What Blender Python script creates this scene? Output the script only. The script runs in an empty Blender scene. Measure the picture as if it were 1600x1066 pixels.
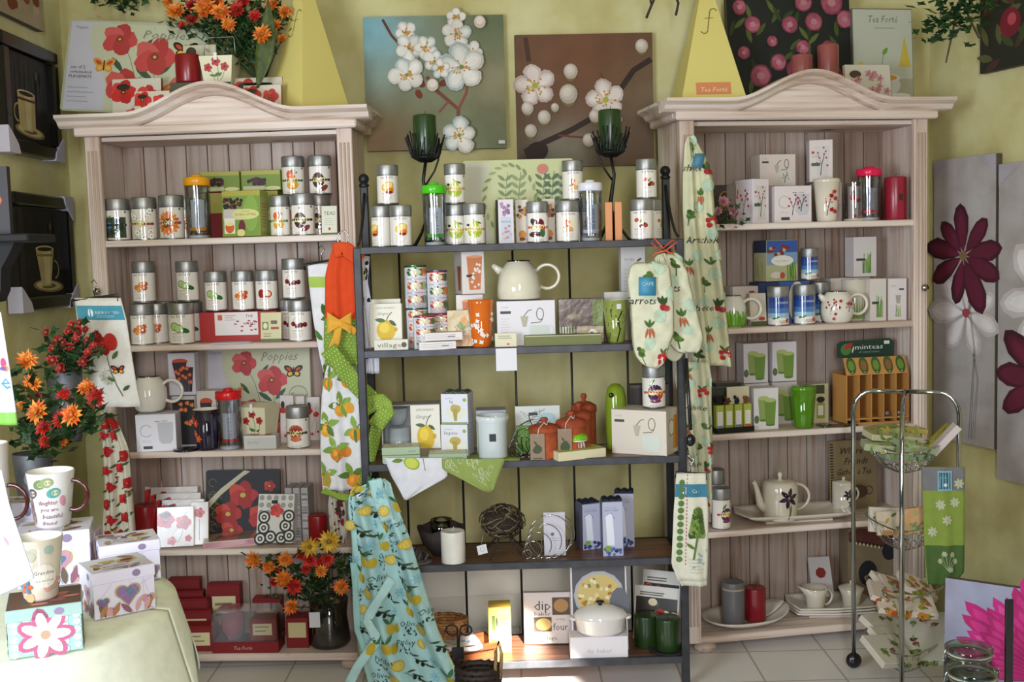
import bpy, math, random
from mathutils import Vector, Matrix
R = random.Random(7)
PI = math.pi
SC = bpy.context.scene
COL = SC.collection
# ---------------------------------------------------------------- camera, light, exposure
FPX = 1700.0
PITCH, ROLL, CZ = math.radians(4.59), math.radians(-1.6), 1.60
_fw = Vector((0, math.cos(PITCH), -math.sin(PITCH)))
_up = Vector((0, math.sin(PITCH), math.cos(PITCH)))
_rt = Vector((1, 0, 0))
CR = _rt*math.cos(ROLL)+_up*math.sin(ROLL)
CU = -_rt*math.sin(ROLL)+_up*math.cos(ROLL)
CP = Vector((0, 0, CZ))
cd = bpy.data.cameras.new('camera'); cam = bpy.data.objects.new('camera', cd); COL.objects.link(cam)
cd.sensor_width = 36; cd.lens = FPX/1600*36; cd.clip_start = .05
m = Matrix((CR, CU, -_fw)).transposed().to_4x4(); m.translation = CP
cam.matrix_world = m
SC.camera = cam
vs = SC.view_settings
vs.view_transform = 'Standard'; vs.look = 'None'; vs.gamma = 1; vs.use_curve_mapping = False
vs.exposure = 0.0
w_ = bpy.data.worlds.new('daylight'); SC.world = w_; w_.use_nodes = True
w_.node_tree.nodes['Background'].inputs[0].default_value = (.80, .88, 1, 1)
w_.node_tree.nodes['Background'].inputs[1].default_value = .06
def area(name, loc, aim, sx, sy, e, col, spread=180):
    l = bpy.data.lights.new(name, 'AREA'); l.shape = 'RECTANGLE'; l.size = sx; l.size_y = sy; l.energy = e; l.color = col
    l.spread = math.radians(spread)
    o = bpy.data.objects.new(name, l); COL.objects.link(o); o.location = loc
    o.rotation_euler = (Vector(aim)-Vector(loc)).to_track_quat('-Z', 'Y').to_euler()
    return o
area('window_daylight', (.25, -1.1, 2.0), (-.25, 4, .9), .45, 1.8, 96, (.99, .96, .95))
area('side_window_daylight', (-2.1, .2, 1.5), (-.6, 4, .6), 1.2, 1.4, 112, (.80, .89, 1))
sp = bpy.data.lights.new('sunbeam', 'SPOT'); sp.energy = 24000; sp.color = (1, .93, .8); sp.spot_size = math.radians(2.9); sp.spot_blend = .5; sp.shadow_soft_size = .04
so = bpy.data.objects.new('sunbeam', sp); COL.objects.link(so); so.location = (1.3, -1.2, 3.3)
so.rotation_euler = (Vector((-.035, 3.93, .13))-so.location).to_track_quat('-Z', 'Y').to_euler()
sp2 = sp.copy(); sp2.energy = 16000; sp2.spot_size = math.radians(2.2); so2 = bpy.data.objects.new('sunbeam_low', sp2); COL.objects.link(so2); so2.location = so.location
so2.rotation_euler = (Vector((.13, 3.80, .05))-so.location).to_track_quat('-Z', 'Y').to_euler()
# ---------------------------------------------------------------- pixel <-> place helpers
def ray(x, y): return _fw*FPX+CR*(x-800)-CU*(y-533)
def W(x, y, Y):
    d = ray(x, y); return CP+d*(Y/d.y)
def proj(p):
    q = Vector(p)-CP; z = q.dot(_fw)
    return 800+FPX*q.dot(CR)/z, 533-FPX*q.dot(CU)/z, z
UN = {'L': (-1.084, 4.133, -.054, (1.691, 1.289, .875, .49, .073), 2.15),
      'R': (1.158, 4.252, .17, (1.691, 1.289, .875, .49, .073), 2.15),
      'M': (.0, 3.85, .015, (1.636, 1.268, .859, .486, .118), 1.636)}
def at(u, k, px, t, zoff=.06, dz=0):
    """place on shelf k of unit u, t metres behind its front edge, under picture column px -> location, metres per pixel, turn"""
    cx, cy, a, zs, zt = UN[u]; z = (zt if k < 0 else zs[k])+dz
    ux, uy = math.cos(a), math.sin(a); s = 0
    for _ in range(8):
        f = lambda s_: proj((cx+ux*s_-uy*t, cy+uy*s_+ux*t, z+zoff))[0]-px
        g = f(s); s -= g/((f(s+.01)-g)/.01)
    p = Vector((cx+ux*s-uy*t, cy+uy*s+ux*t, z))
    return p, proj(p)[2]/FPX, a
# ---------------------------------------------------------------- colour and materials
def lin(h):
    if isinstance(h, tuple): return h
    h = h.lstrip('#')
    if len(h) == 3: h = ''.join(c*2 for c in h)
    v = [int(h[i:i+2], 16)/255 for i in (0, 2, 4)]
    return tuple((c/12.92 if c <= .04045 else ((c+.055)/1.055)**2.4) for c in v)
MATS = {}
def mat(k):
    if k in MATS: return MATS[k]
    m = bpy.data.materials.new(k); m.use_nodes = True; MATS[k] = m
    nt = m.node_tree; N = nt.nodes; Lk = nt.links; b = N['Principled BSDF']
    at_ = N.new('ShaderNodeAttribute'); at_.attribute_name = 'Col'; src = at_.outputs['Color']
    P = dict(paper=(.55, 0, 0), gloss=(.2, 0, 1), cloth=(.95, 0, 0), ceramic=(.1, 0, .4), metal=(.42, .75, 0), chrome=(.1, 1, 0), iron=(.45, .3, 0),
             wax=(.3, 0, .1), leaf=(.55, 0, 0), plastic=(.25, 0, 0), clay=(.8, 0, 0), canvas=(.75, 0, 0), zinc=(.5, .7, 0), film=(.08, 0, 0)).get(k, (.6, 0, 0))
    b.inputs['Roughness'].default_value, b.inputs['Metallic'].default_value, b.inputs['Coat Weight'].default_value = P
    b.inputs['Coat Roughness'].default_value = .08
    def noise(scale, detail=4, mp=None):
        n = N.new('ShaderNodeTexNoise'); n.inputs['Scale'].default_value = scale; n.inputs['Detail'].default_value = detail
        tc = N.new('ShaderNodeTexCoord')
        if mp:
            q = N.new('ShaderNodeMapping'); q.inputs['Scale'].default_value = mp; Lk.new(tc.outputs['Object'], q.inputs[0]); Lk.new(q.outputs[0], n.inputs[0])
        else: Lk.new(tc.outputs['Object'], n.inputs[0])
        return n.outputs['Fac']
    def ramp(src_, stops):
        r = N.new('ShaderNodeValToRGB'); el = r.color_ramp.elements
        for i, (p_, c_) in enumerate(stops):
            e = el[i] if i < 2 else el.new(p_)
            e.position = p_; e.color = (*lin(c_), 1)
        Lk.new(src_, r.inputs[0]); return r.outputs[0]
    def mul(a_, b_, f=1):
        x = N.new('ShaderNodeMix'); x.data_type = 'RGBA'; x.blend_type = 'MULTIPLY'; x.inputs[0].default_value = f
        Lk.new(a_, x.inputs[6]); Lk.new(b_, x.inputs[7]); return x.outputs[2]
    def bump(src_, s, d=.002):
        bb = N.new('ShaderNodeBump'); bb.inputs['Strength'].default_value = s; bb.inputs['Distance'].default_value = d
        Lk.new(src_, bb.inputs['Height']); Lk.new(bb.outputs[0], b.inputs['Normal'])
    if k == 'glass' or k == 'film':
        g = N.new('ShaderNodeBsdfGlossy'); g.inputs['Roughness'].default_value = .04 if k == 'glass' else .15
        t = N.new('ShaderNodeBsdfTransparent'); mx = N.new('ShaderNodeMixShader'); lw = N.new('ShaderNodeLayerWeight')
        lw.inputs['Blend'].default_value = .22
        mp_ = N.new('ShaderNodeMath'); mp_.operation = 'MULTIPLY_ADD'; mp_.inputs[1].default_value = .75; mp_.inputs[2].default_value = .10 if k == 'glass' else .1
        Lk.new(lw.outputs['Fresnel'], mp_.inputs[0]); Lk.new(mp_.outputs[0], mx.inputs[0])
        Lk.new(src, t.inputs[0]); Lk.new(t.outputs[0], mx.inputs[1]); Lk.new(g.outputs[0], mx.inputs[2])
        Lk.new(mx.outputs[0], N['Material Output'].inputs[0]); return m
    if k in ('woodv', 'woodh'):
        mp = (55, 55, 2.2) if k == 'woodv' else (2.2, 55, 55)
        c = ramp(noise(1, 5, mp), [(.30, '#b8957c'), (.43, '#d8c6ba'), (.7, '#e8ddd5')])
        c2 = ramp(noise(1, 2, (5, 5, .8) if k == 'woodv' else (.8, 5, 5)), [(.25, '#c2a997'), (.55, '#ffffff')])
        c3 = ramp(noise(9, 1, (1, 1, .35)), [(.76, '#ffffff'), (.83, '#9a8272')])
        Lk.new(mul(mul(mul(c, c2, .75), src), c3), b.inputs['Base Color']); b.inputs['Roughness'].default_value = .5
        bump(noise(1, 3, mp), .3)
    elif k == 'darkwood':
        c = ramp(noise(1, 5, (3, 60, 60)), [(.3, '#4a3024'), (.6, '#7b5240')]); Lk.new(mul(c, src), b.inputs['Base Color']); b.inputs['Roughness'].default_value = .38
    elif k == 'plaster':
        c = ramp(noise(2.2, 8), [(.32, '#c9c18c'), (.5, '#dad6a4'), (.68, '#e6e3b8')]); c2 = ramp(noise(7, 4), [(.3, '#e6dcc0'), (.6, '#ffffff')])
        Lk.new(mul(mul(c, c2, .6), src), b.inputs['Base Color']); b.inputs['Roughness'].default_value = .85; bump(noise(14, 6), .35, .006)
    elif k == 'tile':
        br = N.new('ShaderNodeTexBrick'); br.offset = 0; br.inputs['Scale'].default_value = 1
        br.inputs['Color1'].default_value = (*lin('#e6e2de'), 1); br.inputs['Color2'].default_value = (*lin('#e0dcd8'), 1); br.inputs['Mortar'].default_value = (*lin('#b5aaa2'), 1)
        br.inputs['Brick Width'].default_value = .3; br.inputs['Row Height'].default_value = .3; br.inputs['Mortar Size'].default_value = .004
        tc = N.new('ShaderNodeTexCoord'); Lk.new(tc.outputs['Object'], br.inputs[0]); Lk.new(br.outputs[0], b.inputs['Base Color']); b.inputs['Roughness'].default_value = .3
    else:
        v = {'cloth': ('#f2f2f2', 30), 'iron': ('#c8c8c8', 20), 'clay': ('#d0c8c4', 40), 'zinc': ('#b0b0b0', 12), 'leaf': ('#b4bcae', 40), 'canvas': ('#e4e0dc', 9),
             'metal': ('#e0e0e0', 25), 'wax': ('#eaeaea', 10), 'wicker': ('#a08a70', 90)}.get(k)
        if v: src = mul(src, ramp(noise(v[1], 4), [(.3, v[0]), (.65, '#ffffff')]))
        Lk.new(src, b.inputs['Base Color'])
        if k == 'cloth': bump(noise(420, 2), .25, .001)
        if k == 'zinc': bump(noise(30, 4), .3, .002)
        if k == 'packing':      # crinkled clear wrapping over a printed pack
            b.inputs['Roughness'].default_value = .2; b.inputs['Coat Weight'].default_value = .45; b.inputs['Coat Roughness'].default_value = .12; b.inputs['Roughness'].default_value = .3; bump(noise(22, 2), .55, .006)
        if k == 'wax': b.inputs['Subsurface Weight'].default_value = .12; b.inputs['Subsurface Radius'].default_value = (.02, .01, .01); b.inputs['Subsurface Scale'].default_value = .3
    return m
# ---------------------------------------------------------------- mesh collector
class MB:
    def __init__(s): s.v = []; s.f = []; s.m = []; s.c = []; s.s = []
    def add(s, vs, fs, mt, col, sm=False):
        o = len(s.v); s.v += [tuple(v) for v in vs]
        multi = isinstance(col, list)
        for i, f in enumerate(fs):
            s.f.append(tuple(o+j for j in f)); s.m.append(mt); s.c.append(lin(col[i] if multi else col)); s.s.append(sm)
        return s
    def box(s, x0, x1, y0, y1, z0, z1, mt, col, b=0):
        if b <= 0:
            v = [(x, y, z) for z in (z0, z1) for y in (y0, y1) for x in (x0, x1)]
            return s.add(v, [(0, 2, 3, 1), (4, 5, 7, 6), (0, 1, 5, 4), (2, 6, 7, 3), (0, 4, 6, 2), (1, 3, 7, 5)], mt, col)
        V = []; idx = {}
        for iz, z in enumerate((z0, z1)):
            for iy, y in enumerate((y0, y1)):
                for ix, x in enumerate((x0, x1)):
                    sx, sy, sz = (1-2*ix)*b, (1-2*iy)*b, (1-2*iz)*b
                    for a, p in enumerate(((x, y+sy, z+sz), (x+sx, y, z+sz), (x+sx, y+sy, z))): idx[ix, iy, iz, a] = len(V); V.append(p)
        F = []
        for i in (0, 1):
            F.append([idx[i, 0, 0, 0], idx[i, 1, 0, 0], idx[i, 1, 1, 0], idx[i, 0, 1, 0]]); F.append([idx[0, i, 0, 1], idx[1, i, 0, 1], idx[1, i, 1, 1], idx[0, i, 1, 1]]); F.append([idx[0, 0, i, 2], idx[1, 0, i, 2], idx[1, 1, i, 2], idx[0, 1, i, 2]])
            for j in (0, 1):
                F.append([idx[i, j, 0, 0], idx[i, j, 1, 0], idx[i, j, 1, 1], idx[i, j, 0, 1]]); F.append([idx[i, 0, j, 0], idx[i, 1, j, 0], idx[i, 1, j, 2], idx[i, 0, j, 2]]); F.append([idx[0, i, j, 1], idx[1, i, j, 1], idx[1, i, j, 2], idx[0, i, j, 2]])
                for k in (0, 1): F.append([idx[i, j, k, a] for a in (0, 1, 2)])
        return s.add(V, F, mt, col)
    def lathe(s, prof, mt, col, n=28, cx=0, cy=0, sm=True, ax=None, sx=1, sy=1):
        V = []; F = []; C = []
        for r, z in prof:
            for i in range(n):
                a = 2*PI*i/n; V.append((cx+r*math.cos(a)*sx, cy+r*math.sin(a)*sy, z))
        for j in range(len(prof)-1):
            for i in range(n):
                i2 = (i+1) % n; F.append((j*n+i, j*n+i2, (j+1)*n+i2, (j+1)*n+i)); C.append(col[j] if isinstance(col, list) else col)
        if ax: V = [ax(Vector(p)) for p in V]
        return s.add(V, F, mt, C, sm)
    def tube(s, pts, r, mt, col, n=8, closed=False):
        P = [Vector(p) for p in pts]; k = len(P); rr = r if isinstance(r, (list, tuple)) else [r]*k
        V = []; F = []; nrm = None
        for i in range(k):
            if closed: t = P[(i+1) % k]-P[i-1]
            else: t = P[min(i+1, k-1)]-P[max(i-1, 0)]
            t.normalize()
            if nrm is None: nrm = t.orthogonal().normalized()
            nrm = (nrm-t*nrm.dot(t)); nrm = nrm.normalized() if nrm.length > 1e-6 else t.orthogonal().normalized()
            bn = t.cross(nrm)
            for j in range(n):
                a = 2*PI*j/n; V.append(P[i]+(nrm*math.cos(a)+bn*math.sin(a))*rr[i])
        for i in range(k if closed else k-1):
            i2 = (i+1) % k
            for j in range(n): F.append((i*n+j, i*n+(j+1) % n, i2*n+(j+1) % n, i2*n+j))
        if not closed: F += [tuple(range(n))[::-1], tuple((k-1)*n+j for j in range(n))]
        return s.add(V, F, mt, col, True)
    def prism(s, pts, y0, y1, mt, col):
        n = len(pts); V = [(x, y0, z) for x, z in pts]+[(x, y1, z) for x, z in pts]
        F = [tuple(range(n)), tuple(range(2*n-1, n-1, -1))]+[(i, (i+1) % n, n+(i+1) % n, n+i) for i in range(n)]
        return s.add(V, F, mt, col)
    def ball(s, c, r, mt, col, n=12, sc=(1, 1, 1)):
        pr = [(max(1e-5, math.sin(PI*i/(n//2+1))*r), -math.cos(PI*i/(n//2+1))*r) for i in range(n//2+2)]; c = Vector(c)
        return s.lathe(pr, mt, col, n, ax=lambda p: Vector((p.x*sc[0], p.y*sc[1], p.z*sc[2]))+c)
    def sheet(s, F_, nu, nv, mt, col, th=.003, back=None):
        V = []; Fs = []; C = []
        for side in (0, 1):
            for j in range(nv+1):
                for i in range(nu+1): V.append(surf(F_, i/nu, j/nv, -th*side))
        a = (nu+1)*(nv+1); g = lambda i, j, o=0: o+j*(nu+1)+i
        for j in range(nv):
            for i in range(nu):
                c = col(( i+.5)/nu, (j+.5)/nv) if callable(col) else col
                Fs.append((g(i, j), g(i+1, j), g(i+1, j+1), g(i, j+1))); C.append(c)
                Fs.append((g(i, j, a), g(i, j+1, a), g(i+1, j+1, a), g(i+1, j, a))); C.append(back or c)
        c = back or (col(.5, .5) if callable(col) else col)
        for i in range(nu): Fs += [(g(i, 0), g(i, 0, a), g(i+1, 0, a), g(i+1, 0)), (g(i, nv), g(i+1, nv), g(i+1, nv, a), g(i, nv, a))]; C += [c, c]
        for j in range(nv): Fs += [(g(0, j), g(0, j+1), g(0, j+1, a), g(0, j, a)), (g(nu, j), g(nu, j, a), g(nu, j+1, a), g(nu, j+1))]; C += [c, c]
        return s.add(V, Fs, mt, C, True)
    def build(s, name, parent=None):
        me = bpy.data.meshes.new(name); me.from_pydata(s.v, [], s.f)
        ks = sorted(set(s.m)); 
        for k in ks: me.materials.append(mat(k))
        ix = {k: i for i, k in enumerate(ks)}
        me.polygons.foreach_set('material_index', [ix[k] for k in s.m]); me.polygons.foreach_set('use_smooth', s.s)
        ca = me.color_attributes.new('Col', 'FLOAT_COLOR', 'CORNER'); buf = []
        for f, c in zip(s.f, s.c): buf += [c[0], c[1], c[2], 1]*len(f)
        ca.data.foreach_set('color', buf); me.update()
        o = bpy.data.objects.new(name, me); COL.objects.link(o)
        if parent: o.parent = parent
        return o
def surf(F_, u, v, o):
    p = F_(u, v)
    if o == 0: return p
    e = 1e-3; u0, u1 = max(0, u-e), min(1, u+e); v0, v1 = max(0, v-e), min(1, v+e)
    n = (F_(u1, v)-F_(u0, v)).cross(F_(u, v1)-F_(u, v0))
    return p+n.normalized()*o if n.length > 1e-12 else p
def put(name, label, cat, loc, rz, parts, group=None, rx=0, ry=0, kind=None):
    """parts: MB (one-mesh thing) or [(part name, MB, [(sub part name, MB)...] optional, label optional)]"""
    if isinstance(parts, MB): o = parts.build(name)
    else:
        o = bpy.data.objects.new(name, None); COL.objects.link(o)
        for p in parts:
            c = p[1].build(p[0], o)
            if len(p) > 3: c['label'] = p[3]
            for q in (p[2] if len(p) > 2 else []): q[1].build(q[0], c)
    o.location = loc; o.rotation_euler = (rx, ry, rz)
    if kind: o['kind'] = kind
    else: o['label'] = label; o['category'] = cat
    if group: o['group'] = group
    return o
# ---------------------------------------------------------------- prints on surfaces
_TX = {}
def glyphs(s):
    if s not in _TX:
        c = bpy.data.curves.new('t', 'FONT'); c.body = s; c.size = 1; c.resolution_u = 1; c.align_x = 'CENTER'
        o = bpy.data.objects.new('t', c); me = bpy.data.meshes.new_from_object(o)
        V = [(v.co.x, v.co.y) for v in me.vertices]; F = [tuple(p.vertices) for p in me.polygons]
        bpy.data.objects.remove(o); bpy.data.curves.remove(c); bpy.data.meshes.remove(me)
        w = max([abs(v[0]) for v in V] or [1])*2
        _TX[s] = (V, F, w)
    return _TX[s]
class PR:
    def __init__(s, mb, S, mt='paper', o=.0006, curve=False): s.mb = mb; s.S = S; s.mt = mt; s.o = o; s.k = 0; s.cv = curve
    def up(s): s.k += 1; return s.o+s.k*.00005
    def ell(s, cx, cy, rx, ry, col, a=0, n=14, wob=0, nr=None):
        o = s.up(); nr = nr or (3 if s.cv and rx > .01 else 1); V = [s.S(cx, cy, o)]; F = []; ca, sa = math.cos(a), math.sin(a)
        wb = [1+wob*R.uniform(-1, 1) for _ in range(n)]
        for k in range(1, nr+1):
            for i in range(n):
                t = 2*PI*i/n; x, y = rx*math.cos(t)*k/nr*wb[i], ry*math.sin(t)*k/nr*wb[i]; V.append(s.S(cx+x*ca-y*sa, cy+x*sa+y*ca, o))
        for i in range(n):
            F.append((0, 1+i, 1+(i+1) % n))
            for k in range(nr-1): b_ = 1+k*n; F.append((b_+i, b_+n+i, b_+n+(i+1) % n, b_+(i+1) % n))
        s.mb.add(V, F, s.mt, col)
    def poly(s, pts, col):
        o = s.up(); s.mb.add([s.S(x, y, o) for x, y in pts], [tuple(range(len(pts)))], s.mt, col)
    def rect(s, x0, y0, x1, y1, col, n=None):
        n = n or (max(1, int(abs(x1-x0)/.008)) if s.cv else 1); o = s.up(); V = []
        for i in range(n+1): x = x0+(x1-x0)*i/n; V += [s.S(x, y0, o), s.S(x, y1, o)]
        s.mb.add(V, [(2*i, 2*i+2, 2*i+3, 2*i+1) for i in range(n)], s.mt, col)
    def line(s, pts, w, col):
        o = s.up(); V = []; n = len(pts)
        for i, (x, y) in enumerate(pts):
            ax, ay = pts[max(0, i-1)]; bx, by = pts[min(n-1, i+1)]; L_ = math.hypot(bx-ax, by-ay) or 1
            nx, ny = -(by-ay)/L_*w/2, (bx-ax)/L_*w/2; V += [s.S(x-nx, y-ny, o), s.S(x+nx, y+ny, o)]
        s.mb.add(V, [(2*i, 2*i+2, 2*i+3, 2*i+1) for i in range(n-1)], s.mt, col)
    def arc(s, cx, cy, r, a0, a1, w, col, n=16, ry=None):
        s.line([(cx+r*math.cos(a0+(a1-a0)*i/n), cy+(ry or r)*math.sin(a0+(a1-a0)*i/n)) for i in range(n+1)], w, col)
    def field(s, w, h, base, blobs, nx=44, ny=44, y0=0):
        o = s.up(); V = [s.S(-w/2+w*i/nx, y0+h*j/ny, o) for j in range(ny+1) for i in range(nx+1)]; F = []; C = []; B = lin(base); L_ = [(x, y, r, q, lin(c)) for x, y, r, q, c in blobs]
        for j in range(ny):
            for i in range(nx):
                u, v = (i+.5)/nx, (j+.5)/ny; c = list(B)
                for x, y, r, q, k in L_:
                    t = min(1, q*math.exp(-(((u-x)**2+(v-y)**2)/(r*r)))); c = [c[a]*(1-t)+k[a]*t for a in range(3)]
                F.append((j*(nx+1)+i, j*(nx+1)+i+1, (j+1)*(nx+1)+i+1, (j+1)*(nx+1)+i)); C.append(tuple(c))
        s.mb.add(V, F, s.mt, C)
    def petal(s, x, y, l, a, cols, wf=.7):
        """broad petal with shaded inner bands"""
        for k, c in enumerate(cols):
            q = 1-.28*k; pts = [(0, 0), (.18, .45), (.45, .92), (.72, 1), (.92, .62), (1, 0), (.9, -.55), (.7, -.97), (.42, -.9), (.16, -.4)]; ca, sa = math.cos(a), math.sin(a); w = l*wf/2*q; z = l*(1-.1*k)
            s.poly([(x+px*z*ca-py*w*sa*R.uniform(.92, 1.08), y+px*z*sa+py*w*ca*R.uniform(.92, 1.08)) for px, py in pts], c)
    def text(s, t, x, y, size, col, sh=0, fit=None, a=0):
        V, F, w = glyphs(t); o = s.up()
        sx = size if not fit else fit/w; ca, sa = math.cos(a), math.sin(a)
        P = [((vx*sx+vy*size*sh), vy*size) for vx, vy in V]
        s.mb.add([s.S(x+px*ca-py*sa, y+px*sa+py*ca, o) for px, py in P], F, s.mt, col)
    def leaf(s, x, y, l, a, col, wf=.36):
        pts = [(0, 0), (.2, .7), (.5, 1), (.8, .6), (1, 0), (.8, -.6), (.5, -1), (.2, -.7)]; ca, sa = math.cos(a), math.sin(a); w = l*wf/2
        s.poly([(x+px*l*ca-py*w*sa, y+px*l*sa+py*w*ca) for px, py in pts], col)
    def poppy(s, x, y, r, c=('#c8282c', '#b81e24', '#d83a38'), ctr='#2a1a1a', tilt=0):
        for i in range(5):
            a = 2*PI*i/5+tilt; s.ell(x+r*.42*math.cos(a), y+r*.36*math.sin(a), r*.6, r*.48, c[i % 3], a, 12, .12)
        s.ell(x, y, r*.2, r*.17, ctr, 0, 8); s.ell(x, y, r*.09, r*.08, '#d8b040', 0, 6)
    def flower(s, x, y, r, n, col, ctr, pw=.3, a0=0, cs=.18):
        for i in range(n):
            a = 2*PI*i/n+a0; c = col[i % len(col)] if isinstance(col, (list, tuple)) and not isinstance(col[0], float) else col
            s.ell(x+r*.55*math.cos(a), y+r*.55*math.sin(a), r*.47, r*pw, c, a, 10, .05)
        s.ell(x, y, r*cs, r*cs, ctr, 0, 10)
    def stem(s, x, y, x2, y2, w, col, b=.1):
        dx, dy = x2-x, y2-y; s.line([(x+dx*t-dy*b*math.sin(PI*t), y+dy*t+dx*b*math.sin(PI*t)) for t in (0, .25, .5, .75, 1)], w, col)
    def lines(s, x0, x1, y, n, dy, h, col):
        for i in range(n): s.rect(x0, y-i*dy, x0+(x1-x0)*R.uniform(.6, 1), y-i*dy+h, col)
def planeS(w, d, face='f'):
    """surface map of a box face: x from the face's middle, y from its foot"""
    if face == 'f': return lambda x, y, o: Vector((x, -d/2-o, y))
    if face == 'r': return lambda x, y, o: Vector((w/2+o, x, y))
    if face == 'l': return lambda x, y, o: Vector((-w/2-o, -x, y))
def topS(h): return lambda x, y, o: Vector((x, y, h+o))
def cylS(r, r2=None, h=1, a0=0):
    def S(x, y, o):
        rr = (r if r2 is None else r+(r2-r)*y/h); a = -PI/2+x/rr+a0; return Vector(((rr+o)*math.cos(a), (rr+o)*math.sin(a), y))
    return S
def sheetS(F_, w, h):
    return lambda x, y, o: surf(F_, min(1, max(0, x/w)), min(1, max(0, y/h)), o)
# ---------------------------------------------------------------- the room
def struct(name, mb, loc=(0, 0, 0), rz=0):
    o = mb.build(name); o['kind'] = 'structure'; o.location = loc; o.rotation_euler = (0, 0, rz); return o
WH = '#ffffff'
BX0, BY0, BX1, BY1 = -1.80, 4.519, 1.80, 4.681
struct('floor', MB().box(-2.2, 3.0, -.5, 5.0, -.05, 0, 'tile', WH))
struct('ceiling', MB().box(-2.2, 3.0, .8, 5.0, 2.8, 2.86, 'plaster', WH))
bl = math.hypot(BX1-BX0, BY1-BY0)
struct('wall_back', MB().box(-.15, bl+.2, 0, .1, 0, 2.8, 'plaster', '#ece9de'), (BX0, BY0, 0), .045)
mb = MB().box(.02, bl-.02, -.02, -.001, 0, .25, 'plastic', '#e6e4dc').box(.02, bl-.02, -.026, -.001, .25, .27, 'plastic', '#e6e4dc').box(.02, bl-.02, -.024, -.02, .0, .14, 'plastic', '#dedbd2')
struct('baseboard_back', mb, (BX0, BY0, 0), .045)
struct('wall_left', MB().box(-.1, 0, -2.1, .05, 0, 2.8, 'plaster', WH), (BX0, BY0, 0))
RA = math.atan2(.33, .94)           # the right wall opens outwards
struct('wall_right', MB().box(0, .1, -2.4, 0, 0, 2.8, 'plaster', '#ece9de'), (BX1, BY1, 0), RA)
def wall_r(px, py, off=.01):
    """point on the right wall seen at a pixel -> location"""
    d = ray(px, py); n = Vector((math.cos(RA), math.sin(RA), 0)); P0 = Vector((BX1, BY1, 0))-n*off
    return CP+d*((P0-CP).dot(n)/d.dot(n))
def wall_l(px, py, off=.01):
    d = ray(px, py); return CP+d*((BX0+off)/d.x)
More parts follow.
